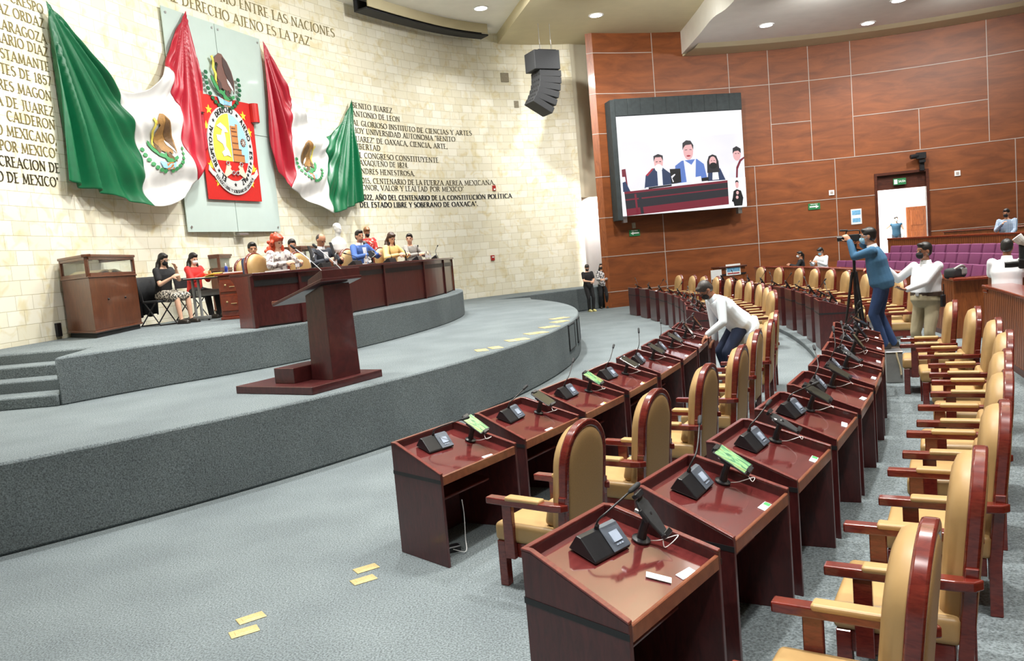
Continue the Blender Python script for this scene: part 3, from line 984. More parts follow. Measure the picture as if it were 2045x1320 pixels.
q, w = text_strips('ESTADO LIBRE Y SOBERANO DE OAXACA', thick=.16, thin=.1, serif=False)
b = MB()
for quad in q:
    P = []
    for u, v in quad:
        a = math.radians(221 + 98 * u / w)
        r = 1.0 - (v - .5) * .075
        P.append((.93 * r * math.cos(a), 1.36 + 1.135 * r * math.sin(a)))
    b.prism(P, .05, .058, lambda u, v, d: Vector((u, -d, v)))
b.build('scroll_text', AM['black'], ARM)


# ------- eagle emblem, in unit coordinates (x -1..1, z -1..1)
def eagle_polys():
    body = [(-.22, .86), (-.10, .96), (.06, .95), (.14, .86), (.30, .72), (.48, .42), (.58, .08), (.56, -.22), (.50, -.40), (.44, -.1), (.36, -.28), (.30, -.42), (.22, -.30), (.10, -.36), (-.02, -.30), (-.16, -.22), (-.26, -.04), (-.30, .14), (-.26, .40), (-.18, .56), (-.26, .62), (-.38, .56), (-.40, .64), (-.30, .78)]
    wing = [(.06, .84), (.26, .70), (.44, .38), (.52, .06), (.50, -.3), (.38, -.08), (.26, .06), (.12, .28), (.04, .56)]
    tail = [(.02, -.28), (.14, -.34), (.34, -.52), (.42, -.66), (.24, -.62), (.06, -.50)]
    white = [(.16, .10), (.30, -.02), (.44, -.22), (.46, -.34), (.34, -.22), (.20, -.06)]
    legs = [(-.26, .02), (-.14, -.10), (-.12, -.26), (-.26, -.36), (-.30, -.22), (-.36, -.06)]
    snake = [(-.52, .78), (-.42, .82), (-.34, .62), (-.40, .40), (-.30, .20), (-.34, .0), (-.24, -.18), (-.30, -.22), (-.42, -.02), (-.40, .18), (-.50, .38), (-.44, .62)]
    cact = [(-.62, .10), (-.52, .06), (-.42, -.12), (-.24, -.30), (-.06, -.38), (.04, -.30), (.0, -.46), (.12, -.54), (.34, -.50), (.50, -.44), (.52, -.54), (.30, -.64), (.10, -.68), (-.06, -.64), (-.10, -.52), (-.30, -.44), (-.50, -.24), (-.62, -.04)]
    water = [(-.40, -.58), (-.12, -.66), (.16, -.72), (.34, -.66), (.30, -.84), (.0, -.90), (-.30, -.82)]
    rock = [(-.12, -.66), (.20, -.66), (.22, -.90), (-.12, -.90)]
    return [('eagle_body', 'eagle', body), ('eagle_wing', 'eagle2', wing), ('eagle_tail', 'eagle2', tail), ('wing_feathers', 'white', white), ('eagle_leg', 'eagle2', legs), ('snake', 'gold', snake), ('cactus', 'green', cact), ('lake', 'blue', water), ('rock', 'brown', rock)]


def wreath():
    L = []
    for sx in (-1, 1):
        for i in range(9):
            a = math.radians(-78 + i * 11.5)
            cx, cz = sx * .92 * math.cos(a), -.05 + .92 * math.sin(a)
            L.append([(cx + .10 * math.cos(k), cz + .075 * math.sin(k)) for k in [j * PI / 3 + .4 * i for j in range(6)]])
    return L


EZ = 3.05
for i, (nm, mc, pl) in enumerate(eagle_polys()):
    flat(ARM, nm, [(x * .72 - .04, EZ + z * .72) for x, z in pl], AM[mc], .03 + .012 * (1 if nm not in ('eagle_wing', 'wing_feathers', 'eagle_leg') else 2) + (.01 if nm == 'wing_feathers' else 0), .02)
b = MB()
for pl in wreath():
    b.prism([(x * .68 - .04, EZ + z * .72) for x, z in pl], .035, .055, lambda u, v, d: Vector((u, -d, v)))
b.build('laurel_wreath', AM['dkgreen'], ARM)

# ================================================================== FLAGS
M['flag_green'] = mat('green_satin', srgb(0, 96, 58), 0.4, 0.06, 8, spec=0.6)
M['flag_white'] = mat('white_satin', srgb(216, 216, 214), 0.45, 0.02, 8)
M['flag_red'] = mat('red_satin', srgb(170, 24, 46), 0.4, 0.06, 8, spec=0.6)


def polyline_at(pts, t):
    L = [0]
    for a, c in zip(pts[:-1], pts[1:]):
        L.append(L[-1] + math.hypot(c[0] - a[0], c[1] - a[1]))
    x = t * L[-1]
    for i in range(len(pts) - 1):
        if x <= L[i + 1] + 1e-9:
            k = (x - L[i]) / ((L[i + 1] - L[i]) or 1)
            return (pts[i][0] + (pts[i + 1][0] - pts[i][0]) * k, pts[i][1] + (pts[i + 1][1] - pts[i][1]) * k)
    return pts[-1]


def flag(label, curves, us, colors, cornA, cornB, emb, seed):
    """curves: drop lines of the cloth from top edge to bottom edge, at parameters us (0..1), in (s, z);
    folds fan out from the two pinned corners"""
    rnd = random.Random(seed)
    NU, NV = 132, 84
    CV = [[polyline_at([(p[0], p[1]) for p in catmull([(a, c, 0) for a, c in cv], 6)], j / NV) for j in range(NV + 1)] for cv in curves]

    def base(u, j):
        k = max(i for i in range(len(us)) if us[i] <= u + 1e-9)
        k = min(k, len(us) - 2)
        t = (u - us[k]) / (us[k + 1] - us[k])
        P = [CV[max(k - 1, 0)][j], CV[k][j], CV[k + 1][j], CV[min(k + 2, len(us) - 1)][j]]
        f = lambda a, b_, c, d: 0.5 * (2 * b_ + (c - a) * t + (2 * a - 5 * b_ + 4 * c - d) * t * t + (3 * b_ - a - 3 * c + d) * t ** 3)
        lin = (P[1][0] + (P[2][0] - P[1][0]) * t, P[1][1] + (P[2][1] - P[1][1]) * t)
        sm = (f(*[p[0] for p in P]), f(*[p[1] for p in P]))
        return ((lin[0] + sm[0]) / 2, (lin[1] + sm[1]) / 2)

    def depth(s, z, u, v):
        dA = math.hypot(s - cornA[0], z - cornA[1])
        dB = math.hypot(s - cornB[0], z - cornB[1])
        aA = math.atan2(z - cornA[1], s - cornA[0])
        aB = math.atan2(z - cornB[1], s - cornB[0])
        wA = max(0, 1 - u * 2.2)
        wB = max(0, 1 - (1 - u) * 2.3)
        wM = max(0, 1 - abs(u - .5) * 3.2)
        r = 0
        r += wA * .17 * min(1, dA / 2.4) * (math.sin(aA * 34 + 1.2 * math.sin(aA * 9)) + .5 * math.sin(aA * 61 + 1))
        r += wB * .16 * min(1, dB / 2.4) * (math.sin(aB * 42 + 1.1 * math.sin(aB * 11)) + .5 * math.sin(aB * 77))
        sag = z + 1.1 * (u - .5) ** 2 * 4 * .55
        r += wM * .15 * (1 - .6 * math.exp(-((v - .62) / .22) ** 2)) * math.sin(sag * 6.4 + .8 * math.sin(s * 2.2))
        return .2 + .26 * math.sin(PI * min(1, max(0, u))) * (.35 + .65 * v) + r

    grid = []
    for j in range(NV + 1):
        row = []
        for i in range(NU + 1):
            u = i / NU
            s, z = base(u, j)
            row.append(wall_pt(s, z, depth(s, z, u, j / NV)))
        grid.append(row)
    org = wall_pt((cornA[0] + cornB[0]) / 2, min(p[1] for cv in curves for p in cv), 0.1)
    T = thing('flag', label, 'flag', org, 0, 'Mexican flags draped on the stone wall')
    cuts = [0, round(NU * us[colors[0][1]]), round(NU * us[colors[1][1]]), NU]
    for k, (nm, _i, mt) in enumerate(colors):
        bb = MB()
        rows = [[p - org for p in row[cuts[k]:cuts[k + 1] + 1]] for row in grid]
        bb.grid(rows)
        o = bb.build(nm, mt, T, smooth=True)
        sd = o.modifiers.new('thick', 'SOLIDIFY')
        sd.thickness = .006
    # emblem pieces on the cloth: find (u, v) of each point by search, then lift a little
    flatg = [(base(i / NU, j), i, j) for j in range(0, NV + 1) for i in range(int(NU * .3), int(NU * .7), 1)]

    def on_cloth(s, z, lift):
        best = min(flatg, key=lambda q: (q[0][0] - s) ** 2 + (q[0][1] - z) ** 2)
        return wall_pt(s, z, depth(s, z, best[1] / NU, best[2] / NV) + lift) - org
    ex, ez, rx, rz, shear, fl = emb
    fm = dict(AM)
    fm['eagle'], fm['eagle2'] = M['eagle_tan'], M['eagle_dark']

    def patch(nm, polys, mt, lift):
        bm2 = bmesh.new()
        for pl in polys:
            vs = [bm2.verts.new((x, z, 0)) for x, z in pl]
            try:
                bm2.faces.new(vs)
            except ValueError:
                pass
        bmesh.ops.triangulate(bm2, faces=bm2.faces)
        bmesh.ops.subdivide_edges(bm2, edges=bm2.edges, cuts=3, use_grid_fill=True)
        for v in bm2.verts:
            x, z = v.co.x * fl, v.co.y
            v.co = on_cloth(ex + x * rx, ez + z * rz + shear * x * rx, lift)
        me = bpy.data.meshes.new(nm)
        bm2.to_mesh(me)
        bm2.free()
        me.materials.append(mt)
        o = bpy.data.objects.new(nm, me)
        COL.objects.link(o)
        o.parent = T
        sd = o.modifiers.new('thick', 'SOLIDIFY')
        sd.thickness = .004
    for nm, mc, pl in eagle_polys():
        patch(nm, [pl], fm[mc], .032 + (.008 if nm in ('eagle_wing', 'eagle_leg') else 0) + (.014 if nm == 'wing_feathers' else 0))
    patch('laurel_wreath', [p for i, p in enumerate(wreath()) if i % 9 < 7], AM['green'], .030)
    return T


M['eagle_tan'] = mat('emblem_tan_brown', srgb(150, 112, 62), 0.5, 0.15, 12)
M['eagle_dark'] = mat('emblem_brown', srgb(98, 72, 44), 0.5, 0.15, 12)
F1C = [[(1.46, 8.02), (1.47, 6.97), (1.41, 5.76), (1.3, 4.56)],
       [(2.25, 7.42), (2.3, 6.6), (2.1, 5.4), (1.93, 4.43)],
       [(3.21, 6.67), (3.27, 6.24), (3.44, 5.56), (3.54, 5.13), (3.38, 4.55), (3.55, 4.15)],
       [(3.69, 6.66), (3.8, 6.2), (3.95, 5.5), (4.0, 4.8), (4.01, 4.18)],
       [(4.22, 6.84), (4.4, 6.3), (4.6, 5.6), (4.65, 5.0), (4.63, 4.39)],
       [(4.88, 7.48), (5.06, 7.3), (4.95, 6.88), (5.15, 6.48), (5.05, 5.94), (5.12, 5.46), (5.28, 5.15), (5.38, 4.85)],
       [(5.27, 8.18), (5.4, 7.4), (5.55, 6.5), (5.65, 5.8), (5.7, 5.27)],
       [(5.9, 8.99), (6.01, 7.97), (6.05, 6.81), (6.07, 5.74)]]
flag('green white and red flag draped on the wall left of the coat of arms', F1C, [0, .17, .36, .46, .56, .66, .82, 1.0],
     [('green_band', 2, M['flag_green']), ('white_band', 5, M['flag_white']), ('red_band', 7, M['flag_red'])], (1.46, 8.05), (5.85, 9.02), (4.28, 5.62, .74, .68, .12, 1), 3)
F2C = [[(8.8, 8.88), (8.7, 7.42), (8.59, 5.94), (8.75, 5.25)],
       [(9.23, 8.25), (9.15, 7.2), (9.0, 5.9), (8.92, 5.0)],
       [(9.7, 7.43), (9.53, 7.02), (9.48, 6.41), (9.39, 6.06), (9.38, 5.42), (9.07, 4.82)],
       [(10.32, 6.89), (10.15, 6.2), (9.95, 5.3), (9.92, 4.4)],
       [(11.09, 6.46), (10.92, 6.03), (11.03, 5.73), (10.82, 5.24), (10.77, 4.63), (10.77, 4.11)],
       [(11.6, 6.76), (11.65, 6.0), (11.7, 5.2), (11.73, 4.32)],
       [(12.04, 7.13), (12.1, 6.2), (12.15, 5.3), (12.1, 4.42)],
       [(12.51, 7.75), (12.43, 6.79), (12.41, 5.68), (12.42, 4.53)]]
flag('red white and green flag draped on the wall right of the coat of arms', F2C, [0, .16, .34, .5, .66, .78, .89, 1.0],
     [('red_band', 2, M['flag_red']), ('white_band', 4, M['flag_white']), ('green_band', 7, M['flag_green'])], (8.8, 8.9), (12.5, 7.8), (10.0, 5.66, .56, .6, -.25, -1), 5)

# ================================================================== BIG SCREEN
sa, sb = wood_pt(0.3, 0), wood_pt(6.2, 0)
sd_ = (sb - sa).normalized()
sn = Vector((sd_.y, -sd_.x, 0))
SCR = thing('led_screen', 'big wall mounted video screen showing a man in a blue jacket at a desk', 'screen', tuple(sa + sn * 0.62 + Vector((0, 0, 3.48))), math.atan2(sd_.y, sd_.x))
# local: x along the wall, -y to the room, z up
M['drape'] = mat('black_drape', (0.028, 0.036, 0.038), 0.8, 0.2, 6, bump=0.3)
b = MB()
b.box((2.78, .26, 2.2), (5.16, .5, 4.38))
b.build('screen_case', M['drape'], SCR, bevel=.02)
b = MB()
for i in range(10):
    x0 = .2 + i * .516
    b.box((x0 + .258, -.012, 4.06), (.514, .03 + .006 * (i % 3), .64))
b.box((.12, .26, 2.1), (.2, .62, 4.5))
b.build('top_drape', M['drape'], SCR, bevel=.012)
for x in (.35, 5.1):
    MB().box((x, .2, -.12), (.16, .2, .24)).build('bracket', M['steel'], SCR)


def em(name, col, e=1.0):
    mt, nt, bs = _nodes(name)
    bs.inputs['Base Color'].default_value = (0.01, 0.01, 0.01, 1)
    bs.inputs['Roughness'].default_value = 0.4
    nz = nt.nodes.new('ShaderNodeTexNoise')
    nz.inputs['Scale'].default_value = 3
    r = _ramp(nt, nz.outputs['Fac'], tuple(c * .93 for c in col), tuple(min(1, c * 1.05) for c in col))
    nt.links.new(r.outputs['Color'], bs.inputs['Emission Color'])
    bs.inputs['Emission Strength'].default_value = e
    return mt


SE = 2.3
EM = [em('screen_' + k, srgb(*v), SE) for k, v in dict(white=(252, 250, 255), wall=(238, 236, 244), navy=(42, 58, 92), blue=(92, 124, 196), skin=(232, 178, 178), hair=(36, 34, 40), black=(12, 14, 18), maroon=(118, 30, 48), dark=(36, 36, 44), shirt=(236, 238, 250), redline=(170, 40, 60)).items()]
EI = {k: i for i, k in enumerate(['white', 'wall', 'navy', 'blue', 'skin', 'hair', 'black', 'maroon', 'dark', 'shirt', 'redline'])}
b = MB()
SWD, SHT = 5.1, 3.72
_lay = [0]


def px(pts, col, layer):
    """polygon given in the picture's own 0..1300 x 0..1060 raster (y down)"""
    b.mi = EI[col]
    b.prism([(.22 + x / 1300 * SWD, (1060 - y) / 1060 * SHT) for x, y in pts], .035 + .0012 * layer, .0356 + .0012 * layer, lambda u, v, d: Vector((u, -d, v)))


def oval(cx, cy, rx, ry, n=16):
    return [(cx + rx * math.cos(2 * PI * i / n), cy + ry * math.sin(2 * PI * i / n)) for i in range(n)]


px([(0, 0), (1300, 0), (1300, 1060), (0, 1060)], 'white', 0)
px([(30, 270), (1290, 250), (1290, 740), (30, 780)], 'wall', 1)
px([(520, 270), (620, 270), (600, 420), (550, 420)], 'shirt', 2)
# man in blue jacket
px([(560, 760), (570, 560), (640, 510), (800, 500), (870, 560), (900, 740)], 'blue', 3)
px([(680, 760), (660, 500), (740, 560), (790, 490), (770, 750)], 'shirt', 4)
px(oval(715, 410, 52, 95), 'skin', 5)
px([(655, 400), (660, 320), (700, 292), (745, 300), (772, 350), (768, 400), (750, 340), (690, 345), (668, 370)], 'hair', 6)
px(oval(715, 462, 22, 9), 'redline', 7)
px([(680, 395), (705, 392), (705, 398), (680, 401)], 'hair', 7)
px([(728, 392), (752, 395), (752, 401), (728, 398)], 'hair', 7)
# man left with white mask
px([(240, 780), (260, 640), (340, 570), (440, 570), (520, 640), (530, 780)], 'navy', 3)
px(oval(400, 510, 46, 76), 'skin', 4)
px([(352, 500), (352, 440), (400, 420), (448, 440), (448, 500), (430, 455), (370, 455)], 'hair', 5)
px(oval(398, 570, 40, 42), 'white', 5)
px([(380, 600), (430, 600), (430, 780), (380, 780)], 'shirt', 5)
px([(260, 640), (330, 570), (350, 572), (280, 650)], 'redline', 5)
# dark tablet between them
px([(510, 590), (620, 592), (622, 740), (520, 760)], 'black', 8)
px([(520, 670), (560, 645), (565, 655), (530, 690), (545, 730), (535, 735)], 'white', 9)
# woman with black mask
px([(900, 750), (910, 640), (960, 600), (1040, 620), (1090, 750)], 'navy', 3)
px([(950, 740), (960, 610), (1010, 620), (1020, 740)], 'white', 4)
px([(900, 660), (905, 540), (925, 480), (965, 462), (1005, 480), (1025, 540), (1032, 660)], 'hair', 5)
px(oval(965, 545, 38, 60), 'skin', 6)
px(oval(967, 585, 40, 34), 'black', 7)
px([(944, 530), (958, 528), (958, 534), (944, 536)], 'hair', 7)
px([(974, 528), (988, 530), (988, 536), (974, 534)], 'hair', 7)
px([(372, 500), (392, 498), (392, 506), (372, 508)], 'hair', 6)
px([(408, 498), (428, 500), (428, 508), (408, 506)], 'hair', 6)
px([(1205, 468), (1222, 466), (1222, 473), (1205, 475)], 'hair', 6)
px([(1234, 466), (1250, 468), (1250, 475), (1234, 473)], 'hair', 6)
# young man right
px([(1120, 740), (1140, 600), (1200, 560), (1290, 600), (1290, 740)], 'shirt', 3)
px(oval(1225, 480, 42, 70), 'skin', 4)
px([(1180, 470), (1185, 410), (1225, 390), (1268, 420), (1268, 470), (1240, 440), (1200, 445)], 'hair', 5)
px([(1200, 740), (1210, 620), (1250, 540), (1300, 510), (1300, 530), (1265, 560), (1228, 640), (1220, 740)], 'maroon', 6)
# person at the left edge
px([(20, 800), (20, 700), (50, 690), (95, 800)], 'navy', 3)
px([(20, 640), (20, 560), (60, 556), (75, 800), (60, 800), (50, 640)], 'maroon', 2)
# desk papers and desk
px([(250, 770), (720, 740), (720, 790), (250, 800)], 'shirt', 9)
px([(280, 770), (520, 755), (520, 775), (280, 790)], 'hair', 10)
px([(740, 700), (830, 690), (835, 745), (740, 750)], 'white', 10)
px([(835, 712), (910, 705), (910, 745), (835, 748)], 'black', 10)
px([(30, 800), (1110, 755), (1110, 1020), (40, 1060)], 'dark', 11)
px([(30, 800), (1110, 755), (1110, 780), (30, 824)], 'maroon', 12)
px([(40, 880), (1110, 838), (1110, 850), (40, 895)], 'maroon', 12)
px([(40, 985), (1110, 930), (1110, 1020), (40, 1060)], 'maroon', 12)
px([(130, 830), (150, 830), (160, 1050), (140, 1050)], 'maroon', 12)
px([(170, 860), (200, 860), (215, 1050), (185, 1050)], 'dark', 13)
# sign language inset
px([(1108, 735), (1300, 735), (1300, 1045), (1108, 1045)], 'white', 14)
px([(1165, 1045), (1150, 960), (1165, 880), (1200, 860), (1245, 880), (1265, 960), (1250, 1045)], 'black', 15)
px([(1150, 960), (1140, 990), (1160, 1000), (1190, 940)], 'black', 15)
px(oval(1206, 810, 18, 42), 'skin', 16)
px(oval(1206, 900, 14, 20), 'skin', 17)
px(oval(1200, 950, 14, 18), 'skin', 17)
px([(1188, 800), (1190, 770), (1206, 762), (1222, 772), (1224, 800), (1214, 782), (1198, 782)], 'hair', 17)
b.build('screen_image', EM, SCR)

# ================================================================== HUNG LOUDSPEAKER ARRAY
SPK = thing('loudspeaker_array', 'black curved loudspeaker array hanging from the ceiling in the corner', 'loudspeaker', (1.95, 29.35, 7.6), math.radians(24))
b = MB()
b.box((-.05, 0, 1.52), (1.0, .8, .66))
b.build('subwoofer', M['black_matte'], SPK, bevel=.015)
b = MB()
b.box((.05, .0, 1.88), (.7, .5, .05))
b.build('rigging_frame', M['black'], SPK)
for i in range(6):
    a = math.radians(-3 - 7.0 * i)
    ang = sum(math.radians(2 + 4.6 * k) for k in range(i + 1)) * .42
    z = 1.05 - .225 * i
    yb = .06 * i + .012 * i * i
    mm = Matrix.Translation((.12, yb * .35 - .1, z)) @ Matrix.Rotation(ang, 4, 'X')
    mm = Matrix.Translation((.14 - .028 * i * i * .55, 0, z)) @ Matrix.Rotation(ang * .9, 4, 'Y')
    bb = MB()
    bb.box((-.08, 0, 0), (.84, .74, .225), mm)
    o = bb.build('speaker_cabinet', M['black_matte'], SPK, bevel=.012)
    gg = MB()
    gg.box((.348, 0, 0), (.02, .66, .19), mm)
    for k in range(4):
        gg.box((-.503, -.24 + .16 * k, 0), (.012, .05, .05), mm)
    gg.build('grille', M['black'], o)
for x in (-.1, .35):
    MB().tube([(x, 0, 1.9), (x + .01, .02, 2.15), (x - .01, 0, 2.3), (x, 0, 2.86)], .012, 6).build('suspension_cable', M['steel'], SPK)

# small fittings on the walls


def on_wall(name, label, cat, s, z, boxes, group=None):
    p, n = wall_pn(s)
    t = thing(name, label, cat, (p.x, p.y, z), math.atan2(n.y, n.x) + PI / 2, group)   # -y to the room
    for nm, c, sz, mt in boxes:
        MB().box(c, sz).build(nm, mt, t, bevel=.006)
    return t


def on_wood(name, label, cat, s, z, boxes, group=None):
    p = wood_pt(s, z)
    n = Vector((VC.x - p.x, VC.y - p.y))
    t = thing(name, label, cat, p, math.atan2(n.y, n.x) + PI / 2, group)
    for nm, c, sz, mt in boxes:
        MB().box(c, sz).build(nm, mt, t, bevel=.004)
    return t


M['redbox'] = mat('red_alarm', srgb(170, 40, 36), 0.4, 0.05, 20)
M['exit'] = mat('exit_green', srgb(40, 120, 70), 0.5, 0.05, 20)
M['plate_grey'] = mat('plain_grey_plate', srgb(150, 142, 122), 0.8, 0.2, 20)  # plain warm grey for small plates and boxes on the walls
on_wall('fire_alarm', 'small red fire alarm on the stone wall beside the inscription end', 'fire alarm', 19.17, 5.0, [('housing', (0, -.03, 0), (.14, .06, .2), M['redbox']), ('label_plate', (.0, -.062, -.05), (.08, .006, .06), M['white'])])
on_wall('fire_alarm', 'small red alarm call point low on the stone wall right of the dais', 'fire alarm', 18.83, 2.34, [('housing', (0, -.03, 0), (.15, .06, .2), M['redbox']), ('label_plate', (0, -.062, .03), (.09, .006, .05), M['white'])])
on_wall('vent_plate', 'small square grey vent plate high on the stone wall behind the loudspeaker', 'vent', 20.48, 8.19, [('plate', (0, -.01, 0), (.2, .02, .26), M['plate_grey'])])
on_wall('junction_box', 'round grey junction box high on the stone wall left of the loudspeaker', 'junction box', 20.06, 9.2, [('cover', (0, -.03, 0), (.34, .05, .34), M['plate_grey'])])
on_wall('wall_spot', 'small metal wall lamp under the frosted glass panel', 'wall lamp', 7.1, 3.5, [('arm', (0, -.1, .05), (.03, .2, .03), M['steel']), ('head', (0, -.16, .05), (.36, .14, .05), M['steel'])])
on_wall('socket_box', 'small black socket box on the wall beside the left display case', 'socket', 0.78, 1.72, [('box', (0, -.03, 0), (.12, .06, .26), M['black'])])


def exit_sign(label, s, z, arrow, w=.46, h=.25):
    t = on_wood('exit_sign', label, 'exit sign', s, z, [('plate', (0, -.015, 0), (w, .03, h), M['exit'])], 'green exit signs')
    bb = MB()
    F = lambda u, v, d: Vector((u, -.031 - d, v))
    if arrow:
        k = arrow
        bb.prism([(k * x, y) for x, y in ((-.18, -.03), (.06, -.03), (.06, -.075), (.18, -.01), (.06, .055), (.06, .02), (-.18, .02))], 0, .004, F)
        text_mesh(bb, 'SALIDA', lambda u, v, d: F(-.14 + .28 * u, .07 + .035 * v, d), .003, serif=False, mono=True, thick=.2)
    else:
        bb.prism([(-.2, -.09), (-.08, -.09), (-.08, .09), (-.2, .09)], 0, .004, F)
        text_mesh(bb, 'SALIDA', lambda u, v, d: F(-.04 + .25 * u, -.03 + .08 * v, d), .003, serif=False, mono=True, thick=.2)
    bb.build('sign_print', M['white'], t)


exit_sign('green exit sign with left arrow under the big screen', 1.22, 2.83, -1)
exit_sign('green exit sign with right arrow between screen and doorway', 8.66, 3.27, 1)
exit_sign('green exit sign on the dark lintel over the doorway', 11.87, 3.93, 0)
on_wood('wall_switch', 'white square wall control on the wood wall left of the doorway', 'wall switch', 9.35, 3.75, [('plate', (0, -.02, 0), (.2, .04, .2), M['white']), ('knob_plate', (0, -.045, 0), (.1, .02, .1), M['strip'])])
on_wood('wall_switch', 'white square wall control on the wood wall right of the doorway', 'wall switch', 13.88, 4.02, [('plate', (0, -.02, 0), (.2, .04, .2), M['white']), ('knob_plate', (0, -.045, 0), (.1, .02, .1), M['strip'])])
on_wood('wall_switch', 'small grey box on the wood wall under the big screen', 'wall switch', 1.2, 3.12, [('plate', (0, -.03, 0), (.14, .06, .22), M['plate_grey'])])
M['blueprint'] = mat('blue_print', srgb(120, 180, 220), 0.6, 0.25, 14)
on_wood('poster', 'white and blue notice on the wood wall left of the doorway', 'poster', 10.24, 2.72, [('sheet', (0, -.018, 0), (.4, .016, .6), M['paper']), ('print_block', (0, -.028, .16), (.32, .004, .18), M['blueprint']), ('print_block', (0, -.028, -.14), (.3, .004, .16), M['blueprint'])])
t = on_wood('wall_camera', 'black robotic camera on a bracket above the doorway', 'camera', 12.66, 4.62, [('bracket', (0, -.1, -.2), (.16, .2, .32), M['black']), ('base', (0, -.2, 0), (.22, .22, .12), M['black'])])
MB().box((-.04, -.24, .2), (.34, .26, .24)).tube([(-.15, -.3, .2), (-.42, -.38, .18)], .09, 12).build('camera_body', M['black'], t, bevel=.01)
# ================================================================== DEPUTIES' DESKS, CHAIRS AND DESK EQUIPMENT
def polar(c, r, th):
    a = math.radians(th)
    return Vector((c[0] + r * math.cos(a), c[1] + r * math.sin(a), 0))


HF, HB, DD = 0.93, 0.745, 0.615       # front height, back height, depth


def make_desk(wf, wb, label):
    """local frame: y from the dais side (0) to the user (DD), +x towards the camera end of the row"""
    t = thing('desk', label, 'desk')
    hx = lambda y: (wf + (wb - wf) * y / DD) / 2
    T = .028
    top = lambda y: HF if y < .06 else HF + (HB - HF) * (y - .06) / (DD - .06)
    for sx in (1, -1):
        b = MB()
        prof = [(0, 0), (0, HF), (.06, HF), (DD, HB), (DD, 0)]
        b.prism(prof, 0, T, lambda y, z, d: Vector((sx * (hx(y) - d), y, z)))
        b.build('side_panel', M['desk'], t, bevel=.003)
        b = MB()                                  # lighter top edge of the tray side
        b.prism([(0, HF), (.06, HF), (DD, HB), (DD, HB + .012), (.06, HF + .012), (0, HF + .012)], -.002, T + .002, lambda y, z, d: Vector((sx * (hx(y) - d), y, z)))
        b.build('tray_rim', M['rim'], t, bevel=.002)
        b = MB()
        b.prism([(0, .675), (DD + .002, .675), (DD + .002, .705), (0, .705)], -.003, .002, lambda y, z, d: Vector((sx * (hx(y) - d), y, z)))
        b.build('dark_inlay', M['stripe'], t)
    b = MB()
    b.box((0, T / 2, HF / 2), (wf - 2 * T, T, HF))
    b.build('front_panel', M['desk'], t, bevel=.003)
    b = MB()
    b.box((0, T / 2, HF + .006), (wf - 2 * T, T + .002, .012))
    b.build('tray_rim', M['rim'], t, bevel=.002)
    b = MB()
    b.box((0, -.001, .69), (wf, .006, .03))
    b.build('dark_inlay', M['stripe'], t)
    b = MB()
    sf = lambda y: top(y) - .052
    P = [(T, hx(T) - T), (DD - .012, hx(DD) - T)]
    b.prism([(-P[0][1], P[0][0]), (P[0][1], P[0][0]), (P[1][1], P[1][0]), (-P[1][1], P[1][0])], -.03, 0, lambda x, y, d: Vector((x, y, sf(max(y, .06)) + (0 if y > .06 else .0) + d)))
    b.build('glass_covered_top', M['desk_top'], t)
    b = MB()
    b.box((0, DD - .009, HB - .05), (wb - 2 * T, .022, .075))
    b.build('front_lip', M['edge'], t, bevel=.004)
    b = MB()
    b.prism([(-.36, .03), (.36, .03), (.36, .36), (.31, .44), (-.31, .44), (-.36, .36)], .46, .485, lambda x, y, d: Vector((x, y, d)))
    b.build('shelf', M['rim'], t, bevel=.008)
    return proto(t)


def desk_surface(y):
    return HF + (HB - HF) * (y - .06) / (DD - .06) - .052


TILT = math.atan2(HB - HF, DD - .06)    # negative: surface falls towards the user


def make_mic(label, bend):
    """delegate unit: wedge console with display half and a gooseneck; stands on z = 0 of its own tilted frame, +x camera end"""
    t = thing('delegate_microphone', label, 'microphone unit')
    w = .29
    prof = [(-.085, 0), (.085, 0), (.082, .012), (-.03, .082), (-.058, .082)]
    b = MB()
    b.prism(prof, -w / 2, w / 2, lambda y, z, x: Vector((x, y, z)))
    b.build('console_housing', M['black'], t, bevel=.006, segs=2)
    b = MB()
    b.prism([(.084, .013), (.086, .017), (-.028, .088), (-.053, .088), (-.053, .080), (-.03, .080)], -w / 2 - .001, -.005, lambda y, z, x: Vector((x, y, z)))
    p = b.build('control_panel', M['silver'], t, bevel=.003)
    a = math.atan2(.088 - .012, -.092)
    mm = Matrix.Translation((-.074, .026, .0535)) @ Matrix.Rotation(-math.atan2(.071, .114), 4, 'X')
    b = MB()
    b.box((0, .0, .003), (.068, .056, .006), mm)
    b.build('display', M['lcd'], p)
    b = MB()
    for k in range(3):
        b.box((-.02 + .02 * k, .042, .002), (.014, .008, .005), mm)
    b.build('buttons', M['lcd'], p)
    path = catmull([(.0, -.042, .08), (0, -.042, .13), (bend[0] * .25, -.02 + bend[1] * .2, .13 + bend[2] * .45), (bend[0], bend[1], .13 + bend[2])], 6)
    MB().tube(path, .0055, 8).build('gooseneck', M['black'], t, smooth=True)
    d = (path[-1] - path[-3]).normalized()
    MB().tube([path[-1] - d * .005, path[-1] + d * .012, path[-1] + d * .07, path[-1] + d * .082], [.007, .013, .014, .008], 10).build('microphone_head', M['black_matte'], t, smooth=True)
    MB().lathe([(.012, 0), (.012, .02), (.008, .03)], (0, -.042, .08), 10).build('gooseneck_socket', M['black'], t)
    return proto(t)


